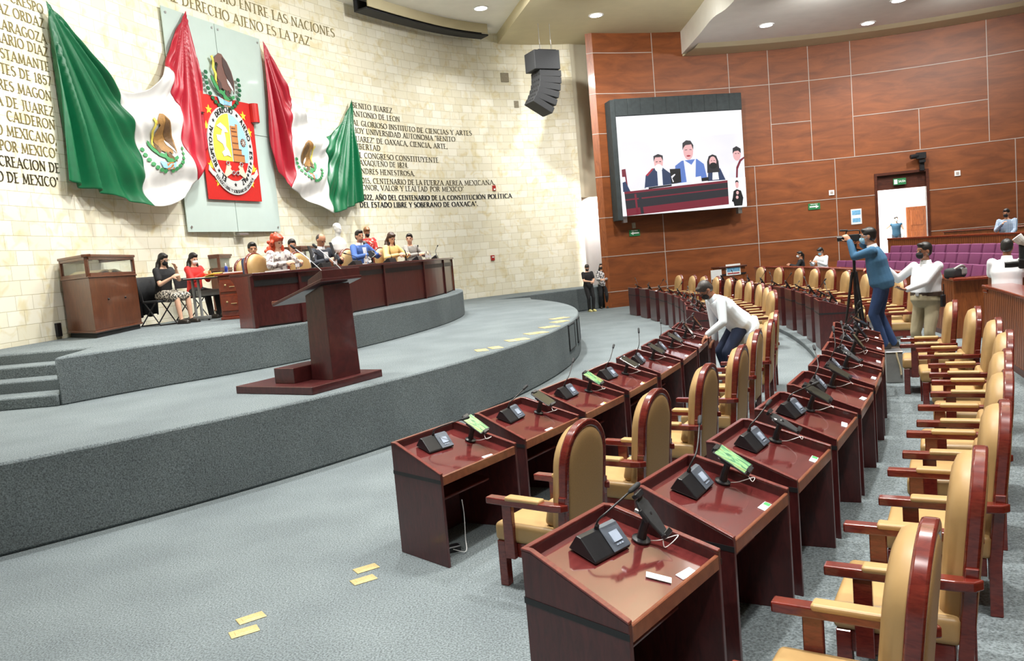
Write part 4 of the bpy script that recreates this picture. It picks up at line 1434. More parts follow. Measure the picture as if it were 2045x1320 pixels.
def make_mount(label, back, yaw, pitch):
    """tablet holder: base disc, post, ball joint and spring cradle (cradle empty when back)"""
    t = thing('tablet_holder', label, 'tablet holder')
    MB().lathe([(.048, 0), (.048, .008), (.03, .014)], n=18).build('base_disc', M['black'], t)
    MB().tube([(0, 0, .01), (0, -.003, .06), (0, .002, .13)], [.026, .022, .02], 10).build('post', M['black'], t)
    MB().ell((0, .004, .145), (.024, .024, .024)).build('ball_joint', M['black'], t)
    mm = Matrix.Translation((0, .02, .155)) @ Matrix.Rotation(yaw, 4, 'Z') @ Matrix.Rotation(-pitch, 4, 'X') @ Matrix.Rotation(math.radians(8), 4, 'Y') @ Matrix.Rotation(PI / 2, 4, 'Z')
    b = MB()
    b.prism([(-.05, -.06), (-.03, -.1), (.03, -.1), (.05, -.06), (.045, .02), (.028, .12), (-.028, .12), (-.045, .02)], -.012, .004, lambda u, v, d: mm @ Vector((v, u, d)))
    c = b.build('cradle', M['black_matte'], t, bevel=.004)
    b = MB()
    for x in (-.12, .12):
        b.box((x, 0, .008), (.02, .075, .03), mm)
        b.box((x * .96, 0, .022), (.03, .06, .006), mm)
    b.box((-.02, -.058, .0), (.07, .02, .02), mm)
    b.box((0, 0, -.012), (.09, .05, .016), mm)
    b.build('clamp_jaws', M['black'], c, bevel=.003)
    MB().lathe([(.012, 0), (.012, .03)], (.04, -.02, .16), 10, Matrix.Rotation(PI / 2, 3, 'X')).build('clamp_knob', M['steel'], t)
    pth = catmull([mm @ Vector((.12, -.02, -.01)), mm @ Vector((.165, -.04, -.02)), Vector((-.09, .15, .07)), Vector((-.05, .08, .02)), Vector((-.015, .045, .012))], 6)
    MB().tube(pth, .0024, 6).build('charging_cable', M['cable'], t, smooth=True)
    t['mount'] = 0
    del t['mount']
    return proto(t), mm


def screen_art(name, seed):
    mt, nt, b = _nodes(name)
    b.inputs['Roughness'].default_value = 0.1
    b.inputs['Coat Weight'].default_value = 0.8
    tc = nt.nodes.new('ShaderNodeTexCoord')
    mp = nt.nodes.new('ShaderNodeMapping')
    mp.inputs['Location'].default_value = (seed * 3.1, seed, 0)
    mp.inputs['Scale'].default_value = (4, 14, 1)
    nt.links.new(tc.outputs['Object'], mp.inputs['Vector'])
    nz = nt.nodes.new('ShaderNodeTexNoise')
    nz.inputs['Scale'].default_value = 1.4
    nz.inputs['Distortion'].default_value = 1.5
    nt.links.new(mp.outputs['Vector'], nz.inputs['Vector'])
    r = nt.nodes.new('ShaderNodeValToRGB')
    cr = r.color_ramp
    cols = [(0.25, srgb(30, 46, 36)), (0.42, srgb(70, 120, 84)), (0.52, srgb(130, 180, 120)), (0.62, srgb(120, 130, 80)), (0.75, srgb(60, 70, 50))] if seed < 3 else \
           [(0.25, srgb(24, 24, 26)), (0.5, srgb(52, 50, 40)), (0.7, srgb(36, 44, 38)), (0.8, srgb(40, 38, 30)), (0.9, srgb(30, 30, 30))]
    cr.elements[0].position, cr.elements[0].color = cols[0][0], (*cols[0][1], 1)
    cr.elements[1].position, cr.elements[1].color = cols[-1][0], (*cols[-1][1], 1)
    for p, c in cols[1:-1]:
        e = cr.elements.new(p)
        e.color = (*c, 1)
    nt.links.new(nz.outputs['Fac'], r.inputs['Fac'])
    nt.links.new(r.outputs['Color'], b.inputs['Base Color'])
    nt.links.new(r.outputs['Color'], b.inputs['Emission Color'])
    b.inputs['Emission Strength'].default_value = 0.9 if seed < 3 else 0.25
    return mt


def make_tablet(label, art, frame):
    t = thing('tablet', label, 'tablet')
    MB().box((0, 0, .004), (.23, .14, .009)).build('case', frame, t, bevel=.004, segs=2)
    MB().box((0, 0, .0093), (.206, .127, .0016)).build('screen', art, t)
    MB().lathe([(.004, 0), (.004, .0008)], (-.109, 0, .0088), 10).build('home_button', M['silver'], t)
    return proto(t)


def make_chair(label, wide=.60, cushion=True):
    """arched armchair, local y from the front of the arms (0) to the back; sits on z = 0"""
    t = thing('armchair', label, 'chair')
    W = wide / 2
    for sx in (1, -1):
        b = MB()
        b.box((sx * (W - .035), .07, .17), (.065, .07, .34))
        b.build('leg', M['chair_wood'], t, bevel=.004)
        b = MB()                                   # back post and rear leg, leaning back a little
        b.prism([(.56, 0), (.625, 0), (.625, .3), (.655, .72), (.60, .72), (.56, .3)], 0, .05, lambda y, z, d: Vector((sx * (W - .005 - d), y, z)))
        b.build('rear_leg', M['chair_wood'], t, bevel=.004)
        b = MB()                                   # arm support
        b.box((sx * (W + .012), .17, .45), (.04, .085, .44))
        b.build('arm_support', M['chair_wood'], t, bevel=.004)
        b = MB()
        pl = [(W - .03, .0), (W + .045, .0), (W + .05, .38), (W + .05, .56), (W + .035, .64), (W - .01, .675), (W - .03, .64), (W - .03, .4)]
        b.prism(pl, .625, .675, lambda x, y, z: Vector((sx * x, y, z)))
        b.build('armrest', M['chair_wood'], t, bevel=.008, segs=2)
        b = MB()
        b.box((sx * (W + .008), .32, .676), (.085, .30, .035))
        b.build('arm_pad', M['leather'], t, bevel=.014, segs=3)
    b = MB()
    b.box((0, .3, .285), (wide - .03, .50, .11))
    b.build('apron', M['chair_wood'], t, bevel=.004)
    b = MB()
    b.box((0, .3, .405), (wide + .0, .56, .14))
    b.build('seat', M['leather'], t, bevel=.035, segs=4, smooth=True)
    # arched back: wooden rim, bulging front pad, flat rear pad
    ZB, ZT, HW = .34, 1.21, W - .02
    lean = math.radians(5.5)
    RC = ZT - HW - .02

    def arch(hw, zb, zt, n=16):
        zc = zt - hw * .98
        return [(-hw, zb)] + [(-hw * math.cos(PI * i / n), zc + hw * .98 * math.sin(PI * i / n)) for i in range(n + 1)] + [(hw, zb)]
    BK = lambda x, z, d: Vector((x, .585 + (z - .34) * math.tan(lean) + d, z))
    out, inn = arch(HW, ZB, ZT), arch(HW - .05, ZB, ZT - .055)
    b = MB()
    for d0, d1 in ((-.03, .035),):
        n = len(out)
        V = {}
        for k, (po, pi) in enumerate(zip(out, inn)):
            V[k] = [b.bm.verts.new(BK(po[0], po[1], d0)), b.bm.verts.new(BK(po[0], po[1], d1)), b.bm.verts.new(BK(pi[0], pi[1], d1)), b.bm.verts.new(BK(pi[0], pi[1], d0))]
        for k in range(n - 1):
            for q in range(4):
                b._f([V[k][q], V[k][(q + 1) % 4], V[k + 1][(q + 1) % 4], V[k + 1][q]])
        b._f(V[0][::-1])
        b._f(V[n - 1])
    smooth_by_angle(b.build('back_rim', M['chair_wood'], t, bevel=.012, segs=2), 35)

    def pad(name, mt, d0, bulge, hw, zb, zt):
        bb = MB()
        rings = []
        for f, h in ((1.0, 0), (.985, .4), (.94, .72), (.8, .92), (.5, 1.0)):
            rings.append([bb.bm.verts.new(BK(x * f, zb + (zt - zb) * .5 + (z - zb - (zt - zb) * .5) * f, d0 + bulge * h)) for x, z in arch(hw, zb, zt)])
        for a, c in zip(rings[:-1], rings[1:]):
            for k in range(len(a)):
                bb._f([a[k], a[(k + 1) % len(a)], c[(k + 1) % len(a)], c[k]])
        bb._f(rings[-1])
        bb._f(rings[0][::-1])
        return smooth_by_angle(bb.build(name, mt, t), 50)
    pad('back_cushion', M['leather'], -.02, -.10, HW - .018, ZB + .02, ZT - .025)
    pad('rear_upholstery', M['suede'], .024, .022, HW - .048, ZB - .02, ZT - .055)
    if cushion:
        b = MB()
        mm = Matrix.Translation((0, .50, .565)) @ Matrix.Rotation(math.radians(-14), 4, 'X')
        b.box((0, 0, 0), (.46, .13, .20), mm)
        b.build('lumbar_cushion', M['leather'], t, bevel=.035, segs=3, smooth=True)
    return proto(t)


def make_card(label, pr):
    t = thing('name_card', label, 'card')
    MB().box((0, 0, .002), (.12, .045, .003)).build('card_sheet', M['paper'], t)
    if pr:
        MB().box((-.035, 0, .004), (.04, .036, .0015)).build('printed_corner', pr, t)
    return proto(t)


ART = [screen_art('green_leaf_picture', 0), screen_art('green_blurred_picture', 1.4), screen_art('dark_grass_picture', 3.2), screen_art('dark_screen', 4.4)]
P_DESK = {1: make_desk(.80, 1.03, 'x'), 2: make_desk(.72, .905, 'x')}
BENDS = [(-.22, .05, .09), (-.20, -.02, .11), (-.26, -.12, .16), (-.14, -.1, .22), (.06, .02, .26), (-.24, .04, .14)]
P_MIC = [make_mic('x', b_) for b_ in BENDS]
P_MNT = [make_mount('x', False, math.radians(y), math.radians(p)) for y, p in ((6, 15), (0, 12), (-14, 18), (12, 38))]
P_TAB = [make_tablet('x', a, fr) for a, fr in ((ART[0], M['black']), (ART[1], M['black']), (ART[2], M['black']), (ART[3], M['black']), (ART[2], M['white']))]
P_CARD = [make_card('x', None), make_card('x', M['green']), make_card('x', M['orange'])]
P_CHAIR = {True: make_chair('x'), False: make_chair('x', cushion=False)}
_used = set()


def put(pr, mtx, label, group):
    """first use moves the prototype itself, later ones are copies"""
    if pr in _used:
        o = dup(pr, (0, 0, 0), 0, label, group)
    else:
        o = pr
        _used.add(pr)
        o['label'] = label
        o['group'] = group
    loc, rot, sc = mtx.decompose()
    o.location = loc
    o.rotation_euler = rot.to_euler()
    return o


# (row, block) -> circle, radius of desk fronts, floor level, desk angles, tablet kinds
def pos_words(row, blk, i, n):
    r = 'row one' if row == 1 else 'row two'
    if blk == 'near':
        return r + ' near block, ' + ORD[i] + ' from camera'
    return r + ' far block, ' + ORD[i] + ' from aisle'


rowdef = [(1, 'near', O1, 27.85, 0.0, [-35.86 + 2.335 * i for i in range(8)]),
          (1, 'far', O1, 27.85, 0.0, [-12.55 + 2.58 * i for i in range(9)]),
          (2, 'near', O2, 29.68, SZ, [-38.9 + 2.03 * i for i in range(9)]),
          (2, 'far', O2, 29.68, SZ, [-14.0 + 2.2 * i for i in range(10)])]
MICPICK = {(1, 'near'): [0, 1, 2, 2, 3, 3, 1, 5], (2, 'near'): [1, 2, 1, 0, 2, 3, 2, 4, 4]}
TABPICK = {(1, 'near'): [0, 2, 1, 4, 2, 3, 3, 3], (2, 'near'): [None, 0, None, 3, 3, None, 3, 3, 3]}
MNTPICK = {(1, 'near'): [0, 1, 0, 1, 0, 0, 3, 3], (2, 'near'): [3, 0, 0, 0, 0, 2, 3, 3, 0]}
for row, blk, OC_, R_, z0, ths in rowdef:
    n = len(ths)
    for i, th in enumerate(ths):
        rz = math.radians(th) - PI / 2
        base = polar(OC_, R_, th) + Vector((0, 0, z0))
        D = Matrix.Translation(base) @ Matrix.Rotation(rz, 4, 'Z')
        w = pos_words(row, blk, i, n)
        put(P_DESK[row], D, 'dark red tray-top desk, ' + w, 'deputies desks')
        mi = MICPICK.get((row, blk), [3, 4, 3, 5, 4, 3, 4, 5, 3, 4])[i % 10]
        far = blk == 'far'
        # microphone unit near the camera end of the desk, facing the user
        y = .18
        L = D @ Matrix.Translation((.06 if row == 1 else -.03, y, desk_surface(y))) @ Matrix.Rotation(TILT, 4, 'X') @ Matrix.Rotation(math.radians(-4 + 4 * ((i * 5) % 3)), 4, 'Z')
        put(P_MIC[mi], L, 'black gooseneck microphone unit on the desk, ' + w, 'delegate microphone units')
        # tablet holder at the far end
        y = .27
        mk = MNTPICK.get((row, blk), [3, 0, 3, 1, 3, 0, 3, 3, 0, 3])[i % 10]
        L = D @ Matrix.Translation((-.31 if row == 1 else -.275, y, desk_surface(y))) @ Matrix.Rotation(TILT, 4, 'X')
        tk = TABPICK.get((row, blk), [3] * 10)[i % 10]
        put(P_MNT[mk][0], L, ('empty black tablet holder on the desk, ' if tk is None else 'black tablet holder with white cable on the desk, ') + w, 'tablet holders')
        if tk is not None:
            put(P_TAB[tk], L @ P_MNT[mk][1] @ Matrix.Translation((0, 0, .006)), ('white framed tablet' if tk == 4 else 'black tablet with ' + ['bright green picture', 'green blurred picture', 'dim green picture', 'dark screen'][tk]) + ' on the desk, ' + w, 'tablets in the desk holders')
        # card near the lip
        if not (far and i % 3 == 2):
            y = .555
            ck = 1 if (row == 2 and blk == 'near' and i in (1, 2)) else (2 if (row == 1 and blk == 'near' and i in (2, 3)) else 0)
            L = D @ Matrix.Translation((-.18 + .05 * ((i * 7) % 4) if row == 1 else -.19 + .03 * ((i * 3) % 3), y, desk_surface(y) + .0005)) @ Matrix.Rotation(TILT, 4, 'X') @ Matrix.Rotation(math.radians(-6 + 5 * (i % 4)), 4, 'Z')
            put(P_CARD[ck], L, ['white card', 'white card with green corner', 'white card with orange corner'][ck] + ' on the desk, ' + w, 'cards on the desks')
# extra crossed white strips on the nearest desk
D = Matrix.Translation(polar(O2, 29.68, -38.9) + Vector((0, 0, SZ))) @ Matrix.Rotation(math.radians(-38.9) - PI / 2, 4, 'Z')
for k, (x, y, a, L_) in enumerate(((-.04, .49, 78, 'white paper slip standing across the other slip on the nearest desk'),)):
    o = put(P_CARD[0], D @ Matrix.Translation((x, y, desk_surface(y) + .004)) @ Matrix.Rotation(TILT, 4, 'X') @ Matrix.Rotation(math.radians(a + 40), 4, 'Z'), L_, 'cards on the desks')

CH = {(1, 'near'): [(-36.45, 29.0, 0), (-34.2, 29.02, 0), (-31.7, 29.02, 0), (-29.25, 29.02, 0), (-26.5, 28.93, 0), (-24.25, 28.95, 0), (-21.75, 28.92, 0)],
      (1, 'far'): [(-12.8, 29.0, 6), (-10.2, 29.05, 0), (-7.6, 29.1, 0), (-5.0, 29.1, 0), (-2.45, 29.15, 0), (-.2, 29.15, 0), (2.55, 29.2, 0), (4.7, 29.15, 0), (7.0, 29.2, 0), (9.5, 29.2, 0)],
      (2, 'near'): [(-39.1, 30.68, 6), (-37.05, 30.70, 6), (-34.95, 30.72, 5), (-32.95, 30.7, 4), (-31.1, 30.7, 3), (-28.8, 30.76, 0), (-26.85, 30.74, 0), (-24.5, 30.66, 0), (-22.6, 30.52, -4)],
      (2, 'far'): [(-14.7, 30.7, -8), (-12.5, 30.75, 0), (-10.4, 30.75, 0), (-8.2, 30.7, 0), (-4.9, 30.8, 0), (-2.5, 30.85, 0), (-.4, 30.85, 0), (1.9, 30.9, 0), (4.9, 30.95, 0), (7.5, 31.0, 0)]}
NOCUSH = {(1, 'near'): [], (1, 'far'): [1, 4], (2, 'near'): [0, 1, 2], (2, 'far'): [3]}
for (row, blk), L in CH.items():
    c_, z0 = (O1, 0.0) if row == 1 else (O2, SZ)
    for i, (th, r, yaw) in enumerate(L):
        mtx = Matrix.Translation(polar(c_, r, th) + Vector((0, 0, z0))) @ Matrix.Rotation(math.radians(th + yaw) - PI / 2, 4, 'Z')
        cu = i not in NOCUSH[(row, blk)]
        put(P_CHAIR[cu], mtx, 'arched tan leather armchair ' + ('with lumbar cushion, ' if cu else 'without cushion, ') + pos_words(row, blk, i, len(L)), 'deputies armchairs')
for k in range(len(P_MIC)):
    if P_MIC[k] not in _used:
        for o in [P_MIC[k]] + [c for c in P_MIC[k].children_recursive]:
            bpy.data.objects.remove(o)
for lst in ([p[0] for p in P_MNT], P_TAB, P_CARD):
    for p in lst:
        if p not in _used:
            for o in [p] + list(p.children_recursive):
                bpy.data.objects.remove(o)

# brass floor plates
def plate(cx, cy, z, rz, w, h, label):
    t = thing('floor_plate', label, 'floor outlet plate', (cx, cy, z), rz, 'brass outlet plates in the carpet')
    MB().box((0, 0, .004), (w, h, .008)).build('plate', M['brass'], t, bevel=.002)
    MB().box((0, 0, .009), (w * .66, h * .6, .004)).build('lid', M['brass'], t, bevel=.002)
    return t


for cx, cy, rz, lab in ((-2.0, 5.27, .52, 'brass floor plate nearest the camera, lower of its pair'), (-2.02, 5.48, .6, 'brass floor plate nearest the camera, upper of its pair'),
                        (-1.31, 6.0, .55, 'brass floor plate near the first desk, lower of its pair'), (-1.33, 6.23, .55, 'brass floor plate near the first desk, upper of its pair')):
    plate(cx, cy, 0, rz, .19, .11, lab)
for k, (cx, cy, rz) in enumerate(((-.53, 13.1, .2), (-.3, 13.3, .3), (-.02, 14.2, .3), (.17, 14.3, .3), (.35, 15.1, .4), (.55, 15.2, .4), (.68, 16.1, .4), (.84, 16.2, .4), (.97, 17.1, .5), (1.1, 17.25, .5), (1.0, 17.95, .5), (1.18, 18.1, .5))):
    plate(cx, cy, Z1, rz, .2, .3, 'brass floor plate on the lower dais edge, ' + ORD[k] + ' counting away from the lectern')
# hatches in the dais front
for k, (a, lab) in enumerate(((-13.2, 'carpeted hatch outline in the dais front, nearer the camera'), (-8.6, 'carpeted hatch outline in the dais front, farther round the curve'))):
    p = polar(LC, LR + .012, a)
    t = thing('dais_hatch', lab, 'hatch', (p.x, p.y, .32), math.radians(a) + PI / 2, 'hatches in the dais front')
    MB().box((0, .02, .25), (.74, .04, .5)).build('hatch_door', M['carpet'], t)
    MB().box((-.4, .016, .25), (.02, .05, .54)).box((.4, .016, .25), (.02, .05, .54)).box((0, .016, -.01), (.82, .05, .02)).box((0, .016, .51), (.82, .05, .02)).build('hatch_gap', M['black_matte'], t)

# small power adapter with its lead under the first front row desk
D = Matrix.Translation(polar(O1, 27.85, -35.86)) @ Matrix.Rotation(math.radians(-35.86) - PI / 2, 4, 'Z')
t = thing('power_adapter', 'small black power adapter with a pale lead on the carpet under a desk', 'power adapter', D @ Vector((.22, .40, 0)), .4)
MB().box((0, 0, .025), (.14, .08, .05)).build('adapter_body', M['black'], t, bevel=.006)
MB().tube(catmull([(.0, -.04, .03), (.08, -.12, .02), (.12, -.02, .1), (.14, .02, .28), (.10, -.08, .44)], 6), .004, 6).build('lead', M['cable'], t, smooth=True)
# ================================================================== LECTERN ON THE LOWER DAIS
LN = Vector((0.857, -0.515))                       # direction the lectern faces (towards the hall)
LT = Vector((0.515, 0.857))                        # along its front, away from the camera
LEC = thing('lectern', 'dark red wooden lectern with wide base and sloping top on the lower dais', 'lectern', (-2.38, 10.37, Z1), math.atan2(LT.y, LT.x))
# local: x along the front (0 = corner nearest the camera), y towards the speaker (-LN), z up
b = MB()
b.prism([(-.52, -.13), (.83, -.13), (.83, 1.26), (-.52, 1.26)], 0, .1, lambda x, y, d: Vector((x, y, d)))
b.build('base_plate', M['desk'], LEC, bevel=.006)
b = MB()
b.box((.02, .58, .2), (.62, .36, .2))
b.build('speaker_step', M['desk'], LEC, bevel=.005)
b = MB()
prof = [(-.0, .1), (.38, .1), (.36, 1.22), (.06, 1.34), (.02, 1.34)]
b.prism(prof, 0.0, .54, lambda y, z, x: Vector((x + (0.02 if z > 1 else 0) * (1 if x < .2 else -1), y + .0, z)))
b.build('column', M['desk'], LEC, bevel=.006)
tl = math.atan2(1.37 - 1.12, -.05 - .80)
b = MB()
b.prism([(-.07, 1.385), (.86, 1.105), (.86, 1.145), (-.07, 1.425)], -.10, .68, lambda y, z, x: Vector((x, y, z)))
b.build('reading_board', M['desk'], LEC, bevel=.005)
b = MB()
b.prism([(-.06, 1.42), (-.035, 1.42), (-.035, 1.53), (-.06, 1.53)], -.06, .66, lambda y, z, x: Vector((x, y, z)))
for x in (-.06, .635):
    b.prism([(-.04, 1.40), (.22, 1.335), (.20, 1.42), (-.04, 1.53)], x, x + .025, lambda y, z, d: Vector((d, y, z)))
b.build('book_guard', M['desk'], LEC, bevel=.004)
b = MB()
b.box((.29, .855, 1.15), (.78, .02, .05))
b.build('edge_band', M['edge'], LEC, bevel=.004)
for x0, dx in ((.12, -.12), (.48, -.08)):
    t = thing('gooseneck_microphone', 'thin gooseneck microphone on the lectern, ' + ('nearer the camera' if x0 < .3 else 'farther from the camera'), 'microphone', LEC.matrix_world @ Vector((0, 0, 0)), 0, 'lectern microphones')
    t.location = Vector((-2.38, 10.37, Z1)) + Vector((LT.x * x0 - LN.x * .02, LT.y * x0 - LN.y * .02, 1.40))
    t.rotation_euler = (0, 0, math.atan2(LT.y, LT.x))
    MB().lathe([(.022, 0), (.022, .03), (.012, .04)], n=12).build('socket', M['black'], t)
    p = catmull([(0, 0, .03), (dx * .3, .1, .16), (dx * .7, .26, .32), (dx, .40, .44)], 6)
    MB().tube(p, .006, 8).build('gooseneck', M['steel'], t, smooth=True)
    d = (p[-1] - p[-2]).normalized()
    MB().tube([p[-1], p[-1] + d * .02, p[-1] + d * .07, p[-1] + d * .085], [.009, .018, .018, .01], 12).build('microphone_head', M['black_matte'], t, smooth=True)

# ================================================================== PRESIDIUM DESK ON THE UPPER DAIS
PF = [(-4.25, 13.39), (-3.62, 14.05), (-3.06, 15.55), (-2.60, 17.1), (-1.95, 19.0), (-1.62, 20.9), (-1.52, 22.7)]
PDO = Vector((-3.0, 16.0, Z2))
PD = thing('presidium_desk', 'long curved dark red presidium desk along the front of the upper dais', 'desk', PDO)
PL = [Vector(p[:2]) for p in catmull([(x, y, 0) for x, y in PF], 6)]


def pd_nrm(i):
    a, c = PL[max(i - 1, 0)], PL[min(i + 1, len(PL) - 1)]
    d = (c - a).normalized()
    return Vector((-d.y, d.x))                    # towards the seats


def pd_sheet(name, d0, d1, z0, z1, i0, i1, mt, bevel=0.0):
    bb = MB()
    secs = []
    for i in range(i0, i1 + 1):
        n = pd_nrm(i)
        q = [(d0, z0), (d1, z0), (d1, z1), (d0, z1)]
        secs.append([bb.bm.verts.new(Vector((PL[i].x + n.x * d, PL[i].y + n.y * d, z + Z2)) - PDO) for d, z in q])
    for a, c in zip(secs[:-1], secs[1:]):
        for k in range(4):
            bb._f([a[k], a[(k + 1) % 4], c[(k + 1) % 4], c[k]])
    bb._f(secs[0][::-1])
    bb._f(secs[-1])
    return bb.build(name, mt, PD, bevel=bevel)


NP = len(PL) - 1
pd_sheet('desk_top', -.05, .82, .88, .925, 0, NP, M['desk'], .006)
pil = [0, 7, 13, 19, 25, 31, NP]
pil = [0, 6, 12, 18, 24, 30, NP]
for a, c in zip(pil[:-1], pil[1:]):
    pd_sheet('front_panel', .02, .05, .03, .88, a, c, M['desk'])
    pd_sheet('dark_slot', .008, .022, .70, .80, a, c, M['stripe'])
pd_sheet('plinth', .03, .06, 0.0, .03, 0, NP, M['black_matte'])
for k in pil:
    n = pd_nrm(k)
    d = Vector((n.y, -n.x))
    bb = MB()
    cx = PL[k] + n * .03
    mm = Matrix.Translation(Vector((cx.x, cx.y, Z2 + .44)) - PDO) @ Matrix.Rotation(math.atan2(d.y, d.x), 4, 'Z')
    bb.box((0, 0, 0), (.06, .09, .88), mm)
    bb.build('pilaster', M['desk'], PD, bevel=.004)
# shaped end panels
for k, sg in ((0, 1), (NP, -1)):
    n = pd_nrm(k)
    d = Vector((n.y, -n.x)) * -sg
    prof = [(0, 0), (.62, 0), (.60, .40), (.585, .56), (.62, .68), (.70, .78), (.82, .86), (.82, .88), (0, .88)]
    bb = MB()
    bb.prism(prof, 0, .04, lambda u, z, w: Vector((PL[k].x + n.x * u - d.x * w, PL[k].y + n.y * u - d.y * w, Z2 + z)) - PDO)
    bb.build('end_panel', M['edge'] if k else M['rim'], PD, bevel=.004)


def pd_at(y, off):
    """point behind the desk front at world y"""
    i = min(range(len(PL)), key=lambda j: abs((PL[j] + pd_nrm(j) * off).y - y))
    n = pd_nrm(i)
    return PL[i] + n * off, math.atan2(n.y, n.x)


TOPZ = Z2 + .925


def desk_item(y, off):
    p, a = pd_at(y, off)
    return Matrix.Translation((p.x, p.y, TOPZ)) @ Matrix.Rotation(a - PI / 2, 4, 'Z')


def scaled(o, s):
    o.scale = (s, s, s)
    return o


DL = 1.19
for y, k, lab in ((15.3, 1, 'black microphone unit on the presidium desk before the red haired woman'), (16.6, 0, 'black microphone unit on the presidium desk before the balding man'), (18.2, 3, 'black microphone unit on the presidium desk before the blue jacket'), (19.6, 2, 'black microphone unit on the presidium desk before the yellow blouse'), (21.9, 2, 'black microphone unit at the far end of the presidium desk')):
    scaled(put(P_MIC[k], desk_item(y, .36), lab, 'presidium microphone units'), 1.1)


def black_stand(y, off, w, h, lab, yaw=0.4):
    t = thing('tablet_stand', lab, 'tablet stand', (0, 0, 0), 0, 'black tablet stands on the presidium desk')
    mtx = desk_item(y, off) @ Matrix.Rotation(yaw, 4, 'Z')
    t.location = mtx.translation
    t.rotation_euler = mtx.to_euler()
    MB().lathe([(.07, 0), (.07, .01), (.03, .016)], n=18).build('base_disc', M['black'], t)
    MB().tube([(0, 0, .01), (0, .01, .12)], .02, 10).build('post', M['black'], t)
    mm = Matrix.Translation((0, .0, .13 + h / 2)) @ Matrix.Rotation(math.radians(-14), 4, 'X')
    MB().box((0, 0, 0), (w, .02, h), mm).build('holder_back', M['black_matte'], t, bevel=.01)
    MB().tube(catmull([mm @ Vector((-.03, -.02, -.08)), mm @ Vector((.05, -.05, -.02)), mm @ Vector((-.02, -.04, .05))], 6), .004, 6).build('cable', M['cable'], t)


black_stand(15.05, .42, .25, .30, 'large black tablet holder between the red haired woman and the balding man')
black_stand(15.95, .42, .14, .36, 'tall narrow black tablet holder right of the balding man', .2)
black_stand(17.65, .42, .20, .16, 'low black tablet holder right of the blue jacket', -.3)
black_stand(19.0, .42, .12, .14, 'small black tablet holder left of the grey jacket', .3)


M['glass'] = mat('clear_glass', (0.95, 0.97, 0.98), 0.05, 0.0, 5, trans=0.92)
M['label_w'] = mat('bottle_label', srgb(230, 232, 238), 0.5, 0.05, 20)


def bottle(y, off, lab):
    mtx = desk_item(y, off)
    t = thing('water_bottle', lab, 'bottle', mtx.translation, 0, 'water bottles on the presidium desk')
    MB().lathe([(.034, 0), (.036, .02), (.036, .15), (.014, .19), (.014, .205)], n=16).build('bottle_body', M['glass'], t, smooth=True)
    MB().lathe([(.0365, .05), (.0365, .11)], n=16).build('paper_label', M['label_w'], t)
    MB().lathe([(.016, .205), (.016, .225)], n=12).build('cap', M['white'], t)


bottle(14.72, .38, 'clear water glass bottle beside the red haired woman')
bottle(15.8, .40, 'clear water bottle right of the balding man')
bottle(17.35, .38, 'clear water bottle before the blue jacket')
bottle(21.2, .40, 'clear water bottle near the far end of the presidium desk')
bottle(20.6, .36, 'clear water bottle before the grey jacket')
for y, off, lab in ((14.3, .5, 'white papers before the red haired woman'), (16.95, .45, 'white papers right of the balding man'), (19.9, .5, 'white papers before the yellow blouse')):
    mtx = desk_item(y, off)
    t = thing('paper_stack', lab, 'papers', mtx.translation, mtx.to_euler().z, 'papers on the presidium desk')
    MB().box((0, 0, .012), (.34, .26, .022)).build('sheets', M['paper'], t)

# chairs of the presidium
SEATS = [(-5.6, 18.8, 'arched tan chair behind the drawer desk, empty'), (-4.18, 15.32, 'arched tan chair behind the red haired woman'), (-3.95, 17.35, 'arched tan chair beside the balding man'), (-3.02, 18.25, 'arched tan chair of the man in the blue jacket'), (-2.5, 19.75, 'arched tan chair of the woman in yellow'), (-4.55, 18.3, 'arched tan chair of the young man behind'), (-3.5, 21.75, 'arched tan chair of the hidden woman behind')]
for x, y, lab in SEATS:
    fx, fy = .857, -.515
    mtx = Matrix.Translation((x, y, Z2)) @ Matrix.Rotation(math.atan2(fy, fx) + PI / 2 + (.15 if y < 15.6 else 0), 4, 'Z')
    scaled(put(P_CHAIR[False], mtx, lab, 'presidium chairs'), 1.1)

# ================================================================== DISPLAY CASES, DRAWER DESK, SIDE TABLE
M['oldwood'] = wood('old_brown_wood', srgb(72, 38, 22), srgb(112, 62, 36), 0.35, 3.0, (6, 6, .8), 0.3)
M['oldwood_h'] = wood('old_brown_wood_frame', srgb(78, 40, 24), srgb(110, 60, 36), 0.32, 3.0, (2, 2, 2), 0.3)
M['case_glass'] = mat('display_glass', (0.93, 0.96, 0.95), 0.04, 0.0, 5, trans=0.95)
M['oldpaper'] = mat('old_book_pages', srgb(222, 206, 168), 0.8, 0.12, 40)


